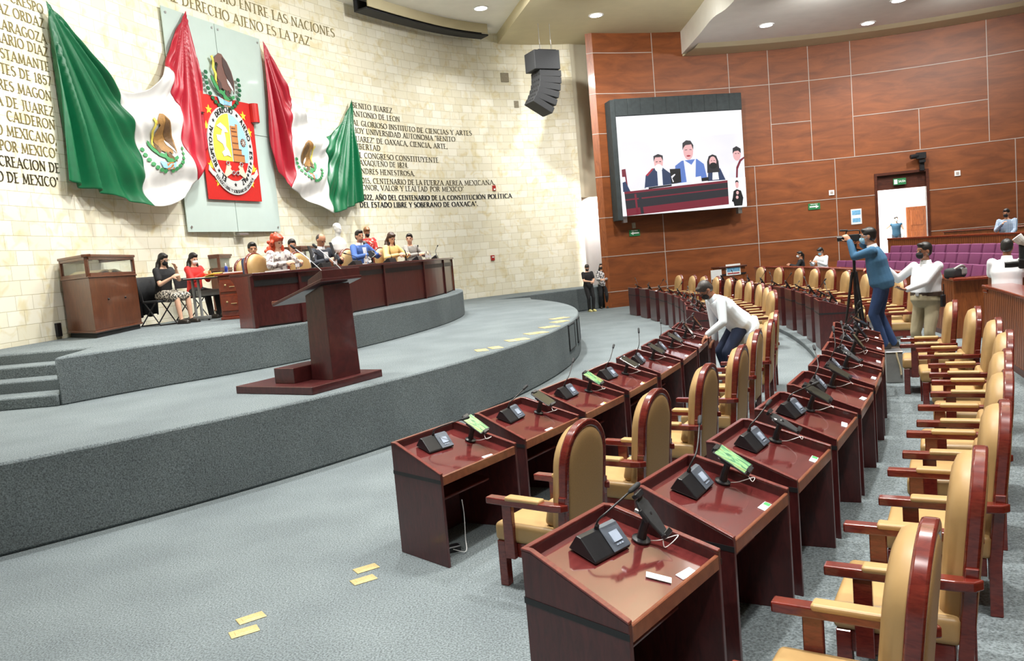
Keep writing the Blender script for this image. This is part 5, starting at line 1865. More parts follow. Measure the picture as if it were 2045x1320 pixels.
def display_case(label, org, pl, hbase, hglass, book=True, slope=.16):
    """pl: plan polygon (local x, y), first two points are the front edge"""
    t = thing('display_case', label, 'display case', org, 0, 'wooden display cases')
    cx, cy = sum(p[0] for p in pl) / len(pl), sum(p[1] for p in pl) / len(pl)
    F = lambda x, y, d: Vector((x, y, d))
    gr = lambda k: [(cx + (x - cx) * k, cy + (y - cy) * k) for x, y in pl]
    MB().prism(gr(.94), 0, .09, F).build('plinth', M['black_matte'], t)
    MB().prism(gr(1.03), .09, .13, F).build('base_moulding', M['oldwood_h'], t, bevel=.01)
    MB().prism(pl, .13, hbase, F).build('cabinet', M['oldwood'], t, bevel=.006)
    MB().prism(gr(1.035), hbase, hbase + .035, F).build('top_moulding', M['oldwood_h'], t, bevel=.01)
    zt = hbase + hglass
    n = len(pl)
    fr = MB()
    gl = MB()
    for i in range(n):
        a, c = Vector(pl[i]), Vector(pl[(i + 1) % n])
        L, ang = (c - a).length, math.atan2((c - a).y, (c - a).x)
        mm = Matrix.Translation((a.x, a.y, 0)) @ Matrix.Rotation(ang, 4, 'Z')
        fr.box((.03, .02, hbase + hglass / 2 + .02), (.06, .06, hglass), mm)
        fr.box((L / 2, .02, hbase + .06), (L, .05, .06), mm)
        fr.box((L / 2, .02, zt), (L, .05, .06), mm)
        gl.box((L / 2, .025, hbase + hglass / 2 + .02), (L - .1, .006, hglass - .08), mm)
    fr.build('glazing_frame', M['oldwood_h'], t, bevel=.005)
    gl.build('glass_pane', M['case_glass'], t)
    MB().prism(gr(1.02), zt + .03, zt + .05, F).build('glass_lid', M['case_glass'], t)
    rim = MB()
    for i in range(n):
        a, c = Vector(pl[i]), Vector(pl[(i + 1) % n])
        L, ang = (c - a).length, math.atan2((c - a).y, (c - a).x)
        mm = Matrix.Translation((a.x, a.y, 0)) @ Matrix.Rotation(ang, 4, 'Z')
        rim.box((L / 2, .03, zt + .045), (L + .04, .1, .05), mm)
    rim.build('lid_frame', M['oldwood_h'], t, bevel=.006)
    for sx in (.32, .68):
        p = Vector(pl[0]) * (1 - sx) + Vector(pl[1]) * sx
        MB().ell((p.x + .01, p.y, hbase * .62), (.022, .022, .022)).build('key_plate', M['black'], t)
    if book:
        bk = thing('open_book', 'old open book lying under the glass of the display case by the steps' if hbase > 1 else 'old open book inside the display case', 'book', Vector(org) + Vector((cx, cy, hbase + .04)), 1.45)
        for sg in (-1, 1):
            bb = MB()
            rows = []
            for j in range(9):
                u = j / 8
                rows.append([Vector((sg * u * .42, -.3, .05 + .07 * math.sin(PI * u ** .6))), Vector((sg * u * .42, .3, .05 + .07 * math.sin(PI * u ** .6)))])
            bb.grid(rows)
            pg = bb.build('page_block', M['oldpaper'], bk)
            s_ = pg.modifiers.new('thick', 'SOLIDIFY')
            s_.thickness = .03
        MB().box((0, 0, .015), (.92, .66, .03)).build('cover', M['black_matte'], bk)
    return t


display_case('large old wooden display case with glass top beside the dais steps', (-7.53, 14.55, Z2), [(0, 0), (-.16, 2.2), (-1.02, 2.3), (-1.02, .95)], 1.1, .36)
display_case('wooden display case with glass top behind the woman in red', (-7.2, 20.3, Z2), [(0, 0), (.05, 1.5), (-.52, 1.55), (-.62, .05)], 1.08, .36, False)
display_case('long wooden display case behind the seated presidium men', (-5.35, 21.2, Z2), [(0, 0), (.35, 2.3), (-.5, 2.4), (-.85, .1)], 1.12, .38, False)

DD_ = thing('drawer_desk', 'polished red brown desk with brass handles left of the presidium desk', 'desk', (-6.17, 17.18, Z2), .02)
M['polished'] = wood('polished_red_wood', srgb(98, 34, 18), srgb(134, 54, 28), 0.2, 3, (1.5, 1.5, 3), 0.5)
b = MB()
b.box((.7, .45, .5), (1.4, .9, .88))
b.build('carcass', M['polished'], DD_, bevel=.02, segs=3)
b = MB()
b.box((.7, .45, .965), (1.5, 1.0, .05))
b.build('desk_top', M['polished'], DD_, bevel=.012)
MB().box((.7, .45, .03), (1.44, .94, .06)).build('plinth', M['polished'], DD_, bevel=.01)
for x, z, h in ((.24, .72, .26), (.24, .36, .36), (.72, .72, .26), (.72, .36, .36)):
    d = MB().box((x, -.012, z), (.42, .03, h)).build('drawer', M['polished'], DD_, bevel=.012)
    MB().ell((x - .08, -.04, z + .02), (.022, .022, .022)).build('knob', M['brass'], d)
    MB().tube([(x + .0, -.035, z - .02), (x + .12, -.045, z - .02)], .008, 6).build('handle', M['brass'], d)
t = thing('paper_stack', 'white papers lying on the red brown drawer desk', 'papers', (-5.6, 17.55, Z2 + .99), .1)
MB().box((0, 0, .012), (1.0, .4, .024)).build('sheets', M['paper'], t)
M['bluecap'] = mat('blue_bottle', srgb(36, 60, 150), 0.3, 0.1, 10)
t = thing('sanitizer_bottle', 'small blue bottle standing at the corner of the drawer desk', 'bottle', (-6.02, 17.35, Z2 + .99), 0)
MB().lathe([(.035, 0), (.035, .13), (.015, .16)], n=14).build('bottle_body', M['bluecap'], t, smooth=True)
MB().lathe([(.016, .16), (.016, .2), (.01, .22)], n=10).build('pump', M['white'], t)

# small grey work table with two T shaped metal legs
M['grey_metal'] = mat('grey_painted_metal', srgb(150, 152, 150), 0.4, 0.05, 30)
TB = thing('work_table', 'small grey metal table with yellow folders before the seated women', 'table', (-7.15, 17.95, Z2), math.radians(-28))
MB().box((.3, .45, .925), (.62, 1.15, .03)).build('table_top', M['black'], TB, bevel=.006)
for y in (.0, .9):
    b = MB()
    b.box((.3, y, .07), (.68, .07, .07))
    b.build('foot', M['grey_metal'], TB, bevel=.008)
    for x in (.2, .38):
        MB().box((x, y, .5), (.055, .045, .84)).build('leg', M['grey_metal'], TB, bevel=.006)
    for x in (0.02, .58):
        MB().lathe([(.025, 0), (.025, .035)], (x, y, 0), 12).build('caster', M['black'], TB)
MB().box((.29, .45, .60), (.05, .9, .13)).build('modesty_rail', M['grey_metal'], TB, bevel=.004)
M['yellow'] = mat('yellow_folder', srgb(244, 216, 130), 0.7, 0.06, 12)
t = thing('folder', 'yellow folder lying open on the grey work table', 'folder', (-6.75, 18.5, Z2 + .94), math.radians(-20))
MB().box((0, 0, .01), (.42, .34, .016)).build('cover', M['yellow'], t)
MB().box((-.02, .0, .05), (.40, .32, .012), Matrix.Rotation(math.radians(-14), 4, 'Y')).build('raised_cover', M['yellow'], t)
t = thing('paper_stack', 'white sheets on the grey work table before the black blouse', 'papers', (-6.98, 18.0, Z2 + .94), math.radians(-24))
MB().box((0, 0, .008), (.36, .30, .014)).build('sheets', M['paper'], t)

# folding chair of the woman in black, with a black jacket over its back


def folding_chair(label, loc, rz, jacket):
    t = thing('folding_chair', label, 'chair', loc, rz)         # local +y = facing direction
    for sx in (-.22, .22):
        MB().tube([(sx, .26, 0), (sx, -.18, .55), (sx, -.27, 1.0)], .014, 8).build('frame_tube', M['black'], t)
        MB().tube([(sx, -.32, 0), (sx, .2, .52)], .014, 8).build('leg', M['black'], t)
    MB().box((0, .02, .52), (.46, .46, .05)).build('seat', M['black_matte'], t, bevel=.012)
    MB().box((0, -.25, .86), (.44, .03, .24)).build('backrest', M['black_matte'], t, bevel=.012)
    MB().tube([(-.22, -.32, .015), (.22, -.32, .015)], .012, 8).tube([(-.22, .26, .015), (.22, .26, .015)], .012, 8).build('crossbar', M['black'], t)
    if jacket:
        j = thing('jacket', 'black jacket hanging over the back of the folding chair', 'jacket', Vector(loc), rz)
        bb = MB()
        rows = []
        for k in range(15):
            x = -.30 + .6 * k / 14
            w = .02 * math.sin(k * 1.9)
            rows.append([Vector((x * .8, -.20, .55)), Vector((x * .9, -.215, .8)), Vector((x * .95, -.23, 1.02)), Vector((x, -.28 + w * .3, 1.06)), Vector((x, -.34 + w, .95)), Vector((x * 1.02, -.37 + w * 1.5, .6)), Vector((x * .95, -.38 + w * 2, .22 + .03 * math.sin(k)))])
        bb.grid(rows)
        o = bb.build('jacket_body', M['black_matte'], j, smooth=True)
        s_ = o.modifiers.new('thick', 'SOLIDIFY')
        s_.thickness = .03
    return t


WFACE = math.atan2(-.42, .9) - PI / 2          # the two women look to the right and towards the camera
folding_chair('black folding chair of the woman in the black blouse', (-7.55, 17.3, Z2), WFACE, True)
folding_chair('black folding chair of the woman in the red jacket', (-7.45, 18.9, Z2), WFACE, False)

# white bust on a pedestal
BU = thing('bust', 'white marble bust of a man on a pedestal behind the presidium', 'bust', (-4.9, 23.9, Z2), math.atan2(-.6, .8) - PI / 2)
M['marble'] = mat('white_plaster_bust', (0.82, 0.82, 0.80), 0.5, 0.03, 8)
b = MB()
b.prism([(-.26, -.26), (.26, -.26), (.26, .26), (-.26, .26)], 0, 1.36, lambda x, y, d: Vector((x, y, d)))
b.build('pedestal', M['oldwood'], BU, bevel=.01)

# ================================================================== GALLERY: BALUSTRADE, SEATS, PARAPET
def ring_wall(name, label, r, a0, a1, z0, z1, capw, th=.06, n=46, capd=.05, mt='slat'):
    t = thing(name, label, 'balustrade', polar(O2, r, (a0 + a1) / 2))
    org = t.location.copy()

    def band(nm, r0, r1, za, zb, m_, bev=0.0):
        bb = MB()
        pl = arc_pts(O2, r0, a0, a1, n) + arc_pts(O2, r1, a1, a0, n)
        bb.prism(pl, za, zb, lambda u, v, d: Vector((u - org.x, v - org.y, d)))
        return smooth_by_angle(bb.build(nm, m_, t, bevel=bev), 35)
    band('slatted_panel', r, r + th, z0, z1, M[mt])
    band('top_rail', r - .03, r + capw, z1, z1 + capd, M['polished'], .01)
    band('skirting', r - .008, r, z0, z0 + .1, M['panel_dark'])
    g = MB()
    cnt = int((a1 - a0) * math.pi / 180 * r / .11)
    for k in range(cnt):
        a = a0 + (a1 - a0) * (k + .5) / cnt
        p = polar(O2, r - .001, a) - org
        mm = Matrix.Translation((p.x, p.y, (z0 + z1) / 2)) @ Matrix.Rotation(math.radians(a), 4, 'Z')
        g.box((0, 0, .05), (.004, .008, z1 - z0 - .12), mm)
    g.build('slat_grooves', M['panel_dark'], t)
    return t


ring_wall('balustrade', 'slatted orange brown balustrade with polished top behind the far chairs', 32.15, -13.4, 10.3, SZ, 1.2, .22)
ring_wall('balustrade', 'slatted orange brown balustrade with broad polished top at the right edge', 32.1, -40, -17.2, SZ, 1.2, .42)
ring_wall('balustrade', 'wooden parapet between the purple seats and the corridor', 36.0, -24, 7.0, .78, 1.80, .12, capd=.06)
# short return wall with dark slots at the gallery entrance
t = thing('entrance_screen', 'low wooden return wall with dark slots at the gallery entrance', 'partition', polar(O2, 32.1, -17.5) + Vector((0, 0, SZ)), math.radians(-17.5 + 9))
b = MB()
b.box((.75, 0, .52), (1.5, .07, 1.04))
b.build('panel', M['slat'], t, bevel=.006)
for x in (.3, .9):
    for z in (.28, .55, .86):
        MB().box((x, -.037, z), (.26, .012, .07)).box((x, .037, z), (.26, .012, .07)).build('dark_slot', M['stripe'], t)
MB().box((.75, 0, 1.06), (1.56, .16, .05)).build('top_rail', M['polished'], t, bevel=.008)
t = thing('entrance_screen', 'low wooden return wall at the left side of the gallery entrance', 'partition', polar(O2, 32.15, -13.5) + Vector((0, 0, SZ)), math.radians(-13.5))
MB().box((.7, 0, .55), (1.4, .07, 1.1)).build('panel', M['slat'], t, bevel=.006)
MB().box((.7, 0, 1.12), (1.46, .3, .05)).build('top_rail', M['polished'], t, bevel=.008)
t = thing('socket_plate', 'white vertical socket strip on the balustrade beside the khaki trousers', 'socket', polar(O2, 32.13, -14.2) + Vector((0, 0, .42)), math.radians(-14.2) - PI / 2)
t.location = polar(O2, 32.2, -17.2) + Vector((0, 0, .5))
MB().box((0, -.06, .12), (.05, .02, .24)).build('plate', M['white'], t, bevel=.004)


def make_gallery_seat():
    """local: faces -y, base at z = 0"""
    t = thing('gallery_seat', 'x', 'seat')
    mm = Matrix.Rotation(math.radians(-12), 4, 'X')
    MB().box((0, .22, .62), (.52, .10, .56), Matrix.Translation((0, .06, 0)) @ mm).build('backrest', M['purple'], t, bevel=.03, segs=3, smooth=True)
    MB().box((0, .16, .40), (.48, .10, .34), Matrix.Translation((0, 0, .0)) @ Matrix.Rotation(math.radians(18), 4, 'X')).build('seat', M['purple'], t, bevel=.025, segs=2)
    for x in (-.27, .27):
        MB().box((x, .1, .28), (.03, .34, .56)).build('side_panel', M['black_matte'], t, bevel=.006)
        MB().box((x, .06, .58), (.05, .34, .03)).build('arm_pad', M['black'], t, bevel=.006)
    return proto(t)


GS = make_gallery_seat()
for rowi, (r, z, a0, a1, rown) in enumerate(((32.95, .5, -12.6, 4.0, 'lowest'), (33.85, .65, -12.4, 2.4, 'middle'), (34.85, .80, -22.0, 4.4, 'top'))):
    step = math.degrees(.60 / r)
    k, a = 0, a1
    while a > a0:
        mtx = Matrix.Translation(polar(O2, r, a) + Vector((0, 0, z))) @ Matrix.Rotation(math.radians(a) - PI / 2, 4, 'Z')
        place = ORD[k] if k < 16 else ['seventeenth', 'eighteenth', 'nineteenth', 'twentieth', 'twenty-first', 'twenty-second', 'twenty-third', 'twenty-fourth', 'twenty-fifth', 'twenty-sixth', 'twenty-seventh', 'twenty-eighth', 'twenty-ninth', 'thirtieth', 'thirty-first', 'thirty-second', 'thirty-third'][min(k - 16, 16)]
        put(GS, mtx, 'purple upholstered gallery seat in the %s row, %s from the left end' % (rown, place), 'purple gallery seats')
        a -= step
        k += 1
for k, (r, a, lab) in enumerate(((33.0, -14.6, 'purple seat standing apart just behind the entrance wall'), (32.75, -16.6, 'purple seat nearest the right balustrade, behind its end'))):
    put(GS, Matrix.Translation(polar(O2, r, a) + Vector((0, 0, SZ + .15))) @ Matrix.Rotation(math.radians(a) - PI / 2, 4, 'Z'), lab, 'purple gallery seats')
t = thing('camera_bag', 'grey and black camera bag lying on the ledge by the gallery entrance', 'bag', polar(O2, 32.28, -13.0) + Vector((0, 0, SZ + 1.125)), .6)
MB().box((0, 0, .1), (.5, .22, .2)).build('bag_body', M['black_matte'], t, bevel=.06, segs=3, smooth=True)
MB().tube(catmull([(-.2, -.05, .16), (-.05, -.13, .24), (.15, -.1, .2), (.24, 0, .1)], 6), .022, 8).build('strap', M['grey_metal'], t, smooth=True)
MB().box((.12, -.08, .12), (.2, .1, .14)).build('side_pocket', M['grey_metal'], t, bevel=.03, segs=2)

# rostrum with poster in front of the wood wall
RO = thing('rostrum', 'brown wooden rostrum with a white and blue poster below the wood wall', 'rostrum', (8.45, 30.6, 0), math.radians(200) + PI / 2 + PI / 2)
RO.rotation_euler = (0, 0, math.radians(16))
MB().box((0, 0, .6), (1.1, .5, 1.2)).build('body', M['slat'], RO, bevel=.01)
MB().box((0, -.02, 1.23), (1.2, .6, .06)).build('top', M['panel_dark'], RO, bevel=.01)
MB().box((0, -.26, .95), (1.14, .03, .06)).build('dark_ledge', M['stripe'], RO)
ps = MB().box((.02, -.27, 1.12), (.62, .015, .42)).build('poster', M['paper'], RO)
MB().box((.02, -.28, 1.15), (.54, .006, .2)).build('poster_print', M['blueprint'], ps)
MB().box((.02, -.28, .98), (.5, .006, .04)).build('poster_print', M['redbox'], ps)
t = thing('control_panel', 'white panel standing left of the wooden rostrum', 'panel', (7.75, 29.8, 0), math.radians(16))
MB().box((0, 0, .95), (.42, .06, .46)).build('panel', M['paper'], t)
MB().box((0, 0, .36), (.06, .06, .72)).build('stand', M['black'], t)
# ledge panel on the gallery wall at the far right of the corridor
b = MB()
b.box((0, 0, 0), (1, 1, 1))
t = thing('corridor_cabinet', 'low wooden cabinet in the corridor behind the man in the plaid shirt', 'cabinet', (15.4, 25.2, .78), math.radians(-62))
b.bm.free()
MB().box((0, 0, .56), (3.2, .4, 1.12)).build('body', M['slat'], t, bevel=.01)
MB().box((0, 0, 1.14), (3.26, .46, .04)).build('top', M['polished'], t, bevel=.008)
# ================================================================== PEOPLE
def skin_mesh(mb, name, mt, parent, voxel, smooth=4, extra=None):
    """union of overlapping shapes -> one continuous smooth surface"""
    me = bpy.data.meshes.new('tmp')
    bmesh.ops.recalc_face_normals(mb.bm, faces=mb.bm.faces)
    mb.bm.to_mesh(me)
    mb.bm.free()
    o = bpy.data.objects.new('tmp', me)
    COL.objects.link(o)
    rm = o.modifiers.new('r', 'REMESH')
    rm.mode = 'VOXEL'
    rm.voxel_size = voxel
    rm.use_smooth_shade = True
    sm = o.modifiers.new('s', 'SMOOTH')
    sm.factor = .5
    sm.iterations = smooth
    dg = bpy.context.evaluated_depsgraph_get()
    me2 = bpy.data.meshes.new_from_object(o.evaluated_get(dg))
    bpy.data.objects.remove(o)
    bpy.data.meshes.remove(me)
    me2.name = name
    me2.materials.clear()
    me2.materials.append(mt)
    me2.polygons.foreach_set('use_smooth', [True] * len(me2.polygons))
    r = bpy.data.objects.new(name, me2)
    COL.objects.link(r)
    r.parent = parent
    return r


def cap_tube(mb, path, rad, n=12):
    """tube with rounded ends"""
    path = [Vector(p) for p in path]
    d0 = (path[0] - path[1]).normalized()
    d1 = (path[-1] - path[-2]).normalized()
    P = [path[0] + d0 * rad[0] * .8, path[0] + d0 * rad[0] * .5] + path + [path[-1] + d1 * rad[-1] * .5, path[-1] + d1 * rad[-1] * .8]
    R = [rad[0] * .5, rad[0] * .86] + list(rad) + [rad[-1] * .86, rad[-1] * .5]
    mb.tube(P, R, n)


def loft(mb, secs, n=20):
    """secs: (centre, side axis, depth axis, half width, half depth)"""
    rings = []
    for c, sx, dy, a, b_ in secs:
        rings.append([mb.bm.verts.new(c + sx * (a * math.cos(2 * PI * k / n)) + dy * (b_ * math.sin(2 * PI * k / n))) for k in range(n)])
    for p, q in zip(rings[:-1], rings[1:]):
        for k in range(n):
            mb._f([p[k], p[(k + 1) % n], q[(k + 1) % n], q[k]])
    mb._f(rings[0][::-1])
    mb._f(rings[-1])


def ik(a, c, l1, l2, pole):
    d = c - a
    L = min(d.length, (l1 + l2) * .999)
    dn = d.normalized()
    x = (l1 * l1 - l2 * l2 + L * L) / (2 * L)
    h = math.sqrt(max(0, l1 * l1 - x * x))
    pv = Vector(pole)
    pv = pv - dn * pv.dot(dn)
    pv = pv.normalized() if pv.length > 1e-5 else dn.orthogonal().normalized()
    return a + dn * x + pv * h, a + dn * L


def V3(*a):
    return Vector(a)


def hand(mb, wr, d, n, side, curl=.5, r=.0095, spread=.02):
    """palm and five fingers; d along the hand, n palm normal (the way the palm looks), side +1 when the thumb is towards d x n"""
    d = d.normalized()
    n = (n - d * n.dot(d)).normalized()
    s = d.cross(n) * side
    mm = Matrix((s, d, n)).transposed().to_4x4()
    mb.ell(wr + d * .045, (.040, .052, .017), mm.to_3x3())
    cap_tube(mb, [wr - d * .03, wr + d * .02], [.026, .026], 8)
    for k, (off, L) in enumerate(((.030, .072), (.010, .080), (-.010, .075), (-.028, .060))):
        b = wr + d * .078 + s * off
        c1 = curl * (.7 + .1 * k)
        d1 = (d * math.cos(c1) + n * math.sin(c1) + s * off * spread * 30).normalized()
        d2 = (d * math.cos(c1 * 2.1) + n * math.sin(c1 * 2.1) + s * off * spread * 20).normalized()
        p1 = b + d1 * L * .52
        cap_tube(mb, [b - d * .012, b, p1, p1 + d2 * L * .48], [r, r, r * .95, r * .8], 8)
    b = wr + d * .025 + s * .032
    t1 = (d * .65 + s * .75 + n * .25).normalized()
    t2 = (d * .85 + s * .25 + n * .45).normalized()
    cap_tube(mb, [b - s * .01, b + t1 * .038, b + t1 * .038 + t2 * .032], [r * 1.25, r * 1.15, r * .9], 8)


def person(label, loc, rz, scale=1.1, P=(0, 0, .93), T=(0, 0, 1), look=(0, 1, -.1), wrists=None, feet=None, poleA=None, poleL=None, twist=0.0,
           skin='skin', hair='short', haircol=None, mask=None, top=None, sleeve='long', collar=None, bottom=None, skirt=None, shoes=True, fat=1.0, female=False,
           voxel=.014, handspec=None, belt=None, jacket_open=None, glasses=False, name='person', legs=True, hem=.0):
    """local frame: +y is the way the person faces, x to the person's right, z up"""
    t = thing(name, label, 'person', loc, rz, None, scale)
    P = Vector(P)
    T = Vector(T).normalized()
    S = Vector((math.cos(twist), math.sin(twist), 0))
    S = (S - T * S.dot(T)).normalized()
    F = T.cross(S) * -1
    F = S.cross(T) * -1
    if F.dot(Vector((0, 1, 0))) < 0 and abs(T.z) > .5:
        F = -F
    N = P + T * .50
    shw = .165 if female else .185
    shR, shL = N - T * .05 + S * shw, N - T * .05 - S * shw
    hx = .09
    S0 = Vector((1, 0, 0))
    hiR, hiL = P + S0 * hx - V3(0, 0, .03), P - S0 * hx - V3(0, 0, .03)
    lk = Vector(look).normalized()
    hu = (Vector((0, 0, 1)) * .75 + T * .25)
    hu = (hu - lk * hu.dot(lk)).normalized()
    hs = lk.cross(hu).normalized()
    H = N + (T * .6 + V3(0, 0, .4)).normalized() * .155 + lk * .025
    hm = Matrix((hs, lk, hu)).transposed()
    wr = wrists or {}
    wR = Vector(wr.get('R', (.27, .06, P.z - .10)))
    wL = Vector(wr.get('L', (-.27, .06, P.z - .10)))
    pA = poleA or {}
    elR, wR = ik(shR, wR, .285, .25, pA.get('R', (.5, -1, -.3)))
    elL, wL = ik(shL, wL, .285, .25, pA.get('L', (-.5, -1, -.3)))
    ft = feet or {}
    aR = Vector(ft.get('R', (.11, 0, .08)))
    aL = Vector(ft.get('L', (-.11, .02, .08)))
    pL = poleL or {}
    kR, aR = ik(hiR, aR, .43, .42, pL.get('R', (.1, 1, 0)))
    kL, aL = ik(hiL, aL, .43, .42, pL.get('L', (-.1, 1, 0)))

    def torso(mb, g, z0=-.08, z1=.5, skirtw=0):
        W = [(-.10, .150, .105), (0.0, .168 + (.006 if female else 0), .118 * fat), (.10, .150 if female else .155, .108 * fat), (.20, .140 if female else .156, .104 * fat), (.30, .152 if female else .168, .112 * (fat * .5 + .5)), (.38, .160 if female else .182, .108), (.44, .150 if female else .170, .085), (.485, .085, .065), (.50, .06, .058)]
        secs = []
        for h, a, b_ in W:
            if z0 - .001 <= h <= z1 + .001:
                sd = S0.lerp(S, min(1, max(0, h / .35))).normalized()
                fd = F
                fx = fat if h < .32 else 1
                secs.append((P + T * h + F * (.02 * (fat - 1) * 3 if .0 <= h <= .25 else 0), sd, fd, (a * (1 + (fx - 1) * .6)) + g, b_ + g))
        loft(mb, secs)
        return secs
    # ---- body: one continuous surface
    b = MB()
    torso(b, 0)
    cap_tube(b, [N - T * .03, H - hu * .05 - lk * .012], [.056, .050], 12)
    for sh, el, w_ in ((shR, elR, wR), (shL, elL, wL)):
        cap_tube(b, [sh, sh.lerp(el, .4), el], [.052, .046, .037], 12)
        cap_tube(b, [el, el.lerp(w_, .35), w_], [.038, .037, .026], 12)
    if legs:
        for hi, kn, an in ((hiR, kR, aR), (hiL, kL, aL)):
            cap_tube(b, [hi, hi.lerp(kn, .5), kn], [.083, .070, .052], 12)
            cap_tube(b, [kn, kn.lerp(an, .35), an], [.052, .052, .034], 12)
            cap_tube(b, [an, an + V3(0, .05, -.04), an + V3(0, .14, -.055)], [.034, .034, .026], 10)
    # head: skull, jaw, nose, ears, brow
    b.ell(H + hu * .022 - lk * .012, (.073, .092, .092), hm)
    b.ell(H - hu * .045 + lk * .022, (.058, .066, .066), hm)
    cap_tube(b, [H + lk * .078 + hu * .01, H + lk * .100 - hu * .022], [.010, .014], 8)
    b.ell(H + lk * .083 - hu * .058, (.024, .012, .009), hm)
    b.ell(H + lk * .066 + hu * .034, (.05, .018, .012), hm)
    for sg in (1, -1):
        b.ell(H + hs * sg * .074 - lk * .008 - hu * .008, (.011, .022, .032), hm)
    hsx = handspec or {}
    fr = max(.0095, voxel * .95)
    for sd_, w_, el in (('R', wR, elR), ('L', wL, elL)):
        q = hsx.get(sd_, {})
        dd = Vector(q.get('d', w_ - el))
        nn = Vector(q.get('n', (-1 if sd_ == 'R' else 1, 0, -.3)))
        hand(b, w_, dd, nn, (1 if sd_ == 'L' else -1) * q.get('flip', 1), q.get('curl', .45), fr)
    skin_mesh(b, 'body', M[skin], t, voxel)
    # ---- eyes and brows
    for sg in (1, -1):
        e = MB()
        e.ell(H + lk * .076 + hs * sg * .031 + hu * .012, (.013, .011, .008), hm, 10, 6)
        e.build('eye', M['eye'], t, smooth=True)
    if not mask:
        e = MB()
        e.ell(H + lk * .093 - hu * .058, (.022, .005, .006), hm, 10, 6)
        e.build('lips', M['lips'], t, smooth=True)
    hc = M[haircol or 'hair']
    # ---- hair
    if hair:
        b = MB()
        if hair == 'balding':
            b.ell(H - lk * .030 + hu * .018, (.079, .088, .085), hm)
        else:
            b.ell(H - lk * .022 + hu * .040, (.082, .098, .090), hm)
            b.ell(H - lk * .040 + hu * .0, (.078, .072, .080), hm)
            b.ell(H + lk * .045 + hu * .092, (.055, .04, .026), hm)
        if hair in ('long', 'curly'):
            for sg in (1, -1):
                cap_tube(b, [H + hs * sg * .06 - lk * .02 + hu * .03, H + hs * sg * .085 - lk * .03 - hu * .08, N + S * sg * .11 - F * .02 - T * .02, N + S * sg * .12 + F * .03 - T * .16], [.035, .04, .045, .03], 10)
            cap_tube(b, [H - lk * .05, N - F * .075, N - F * .11 - T * .18], [.07, .085, .07], 12)
            if hair == 'curly':
                rnd = random.Random(4)
                for k in range(46):
                    a = rnd.uniform(0, 2 * PI)
                    hh = rnd.uniform(-.26, .10)
                    dv = hs * math.cos(a) + lk * math.sin(a)
                    if dv.dot(lk) > .45 and hh < .085:
                        continue
                    b.ell(H + dv * (.10 + .03 * (hh < 0)) + hu * hh - lk * .02, (.034,) * 3, None, 8, 6)
        if hair == 'ponytail':
            cap_tube(b, [H - lk * .09 + hu * .03, H - lk * .14 - hu * .02, H - lk * .12 - hu * .16, N - F * .10 - T * .08], [.03, .034, .03, .018], 10)
        if hair == 'bun':
            b.ell(H - lk * .12 - hu * .0, (.04, .04, .04), hm)
        skin_mesh(b, 'hair', hc, t, voxel, 2)
    if mask:
        b = MB()
        b.ell(H + lk * .058 - hu * .048, (.056, .052, .052), hm)
        b.ell(H + lk * .085 - hu * .038, (.030, .034, .036), hm)
        mo = skin_mesh(b, 'face_mask', M[mask], t, voxel * .8, 2)
        e = MB()
        for sg in (1, -1):
            e.tube([H + lk * .06 + hs * sg * .05 - hu * .03, H + lk * .01 + hs * sg * .078 - hu * .01], .0025, 6)
        e.build('ear_loop', M[mask], mo)
    if glasses:
        e = MB()
        for sg in (1, -1):
            e.tube([H + lk * .092 + hs * (sg * .033 + .024 * math.cos(k * PI / 6)) + hu * (.012 + .018 * math.sin(k * PI / 6)) for k in range(13)], .0028, 6)
            e.tube([H + lk * .09 + hs * sg * .058 + hu * .016, H + hs * sg * .08 + hu * .012], .0028, 6)
        e.tube([H + lk * .096 + hs * .010 + hu * .016, H + lk * .096 - hs * .010 + hu * .016], .0028, 6)
        e.build('glasses', M['black'], t)
    # ---- clothes
    if top:
        b = MB()
        torso(b, .017, .10 if belt else -.10, .485)
        if hem:
            loft(b, [(P + T * -.10, S0, F, .168 * (1 + (fat - 1) * .6) + .03, .125 * fat + .03), (P - T * .10 - (T * .25 + V3(0, 0, .75)).normalized() * hem, S0, F, .172 * (1 + (fat - 1) * .6) + .035, .128 * fat + .035)])
        for sh, el, w_ in ((shR, elR, wR), (shL, elL, wL)):
            b.ell(sh - T * .012, (.066, .066, .066))
            if sleeve == 'long':
                cap_tube(b, [sh, sh.lerp(el, .5), el], [.068, .061, .054], 12)
                cap_tube(b, [el, el.lerp(w_, .5), w_ - (w_ - el) * .03], [.054, .049, .041], 12)
            elif sleeve == 'short':
                cap_tube(b, [sh, sh.lerp(el, .62)], [.068, .063], 12)
        skin_mesh(b, 'shirt' if 'jacket' not in top and 'suit' not in top else 'jacket', M[top], t, voxel, 3)
    if collar:
        b = MB()
        loft(b, [(N - T * .035, S, F, .088, .082), (N + T * .0, S, F, .072, .07), (N + T * .035, S, F, .064, .064)])
        b.build('collar', M[collar], t, smooth=True)
    if jacket_open:
        b = MB()
        q = [(0, -.0), (.03, .06), (.045, .30), (.052, .445), (-.052, .445), (-.045, .30), (-.03, .06)]
        dep = lambda h: (.104 * fat if h < .25 else .112) + .016 + .008 - (.03 if h > .4 else 0)
        b.prism(q, 0, .016, lambda u, h, d: P + T * h + S * u + F * (dep(h) - .006 + d))
        b.build('shirt_front', M[jacket_open], t)
    if bottom and legs:
        b = MB()
        torso(b, .013, -.10, .10)
        for hi, kn, an in ((hiR, kR, aR), (hiL, kL, aL)):
            cap_tube(b, [hi + V3(0, 0, .03), hi.lerp(kn, .5), kn], [.098, .087, .070], 12)
            cap_tube(b, [kn, kn.lerp(an, .5), an + (an - kn).normalized() * .03], [.070, .064, .056], 12)
        skin_mesh(b, 'trousers', M[bottom], t, voxel, 3)
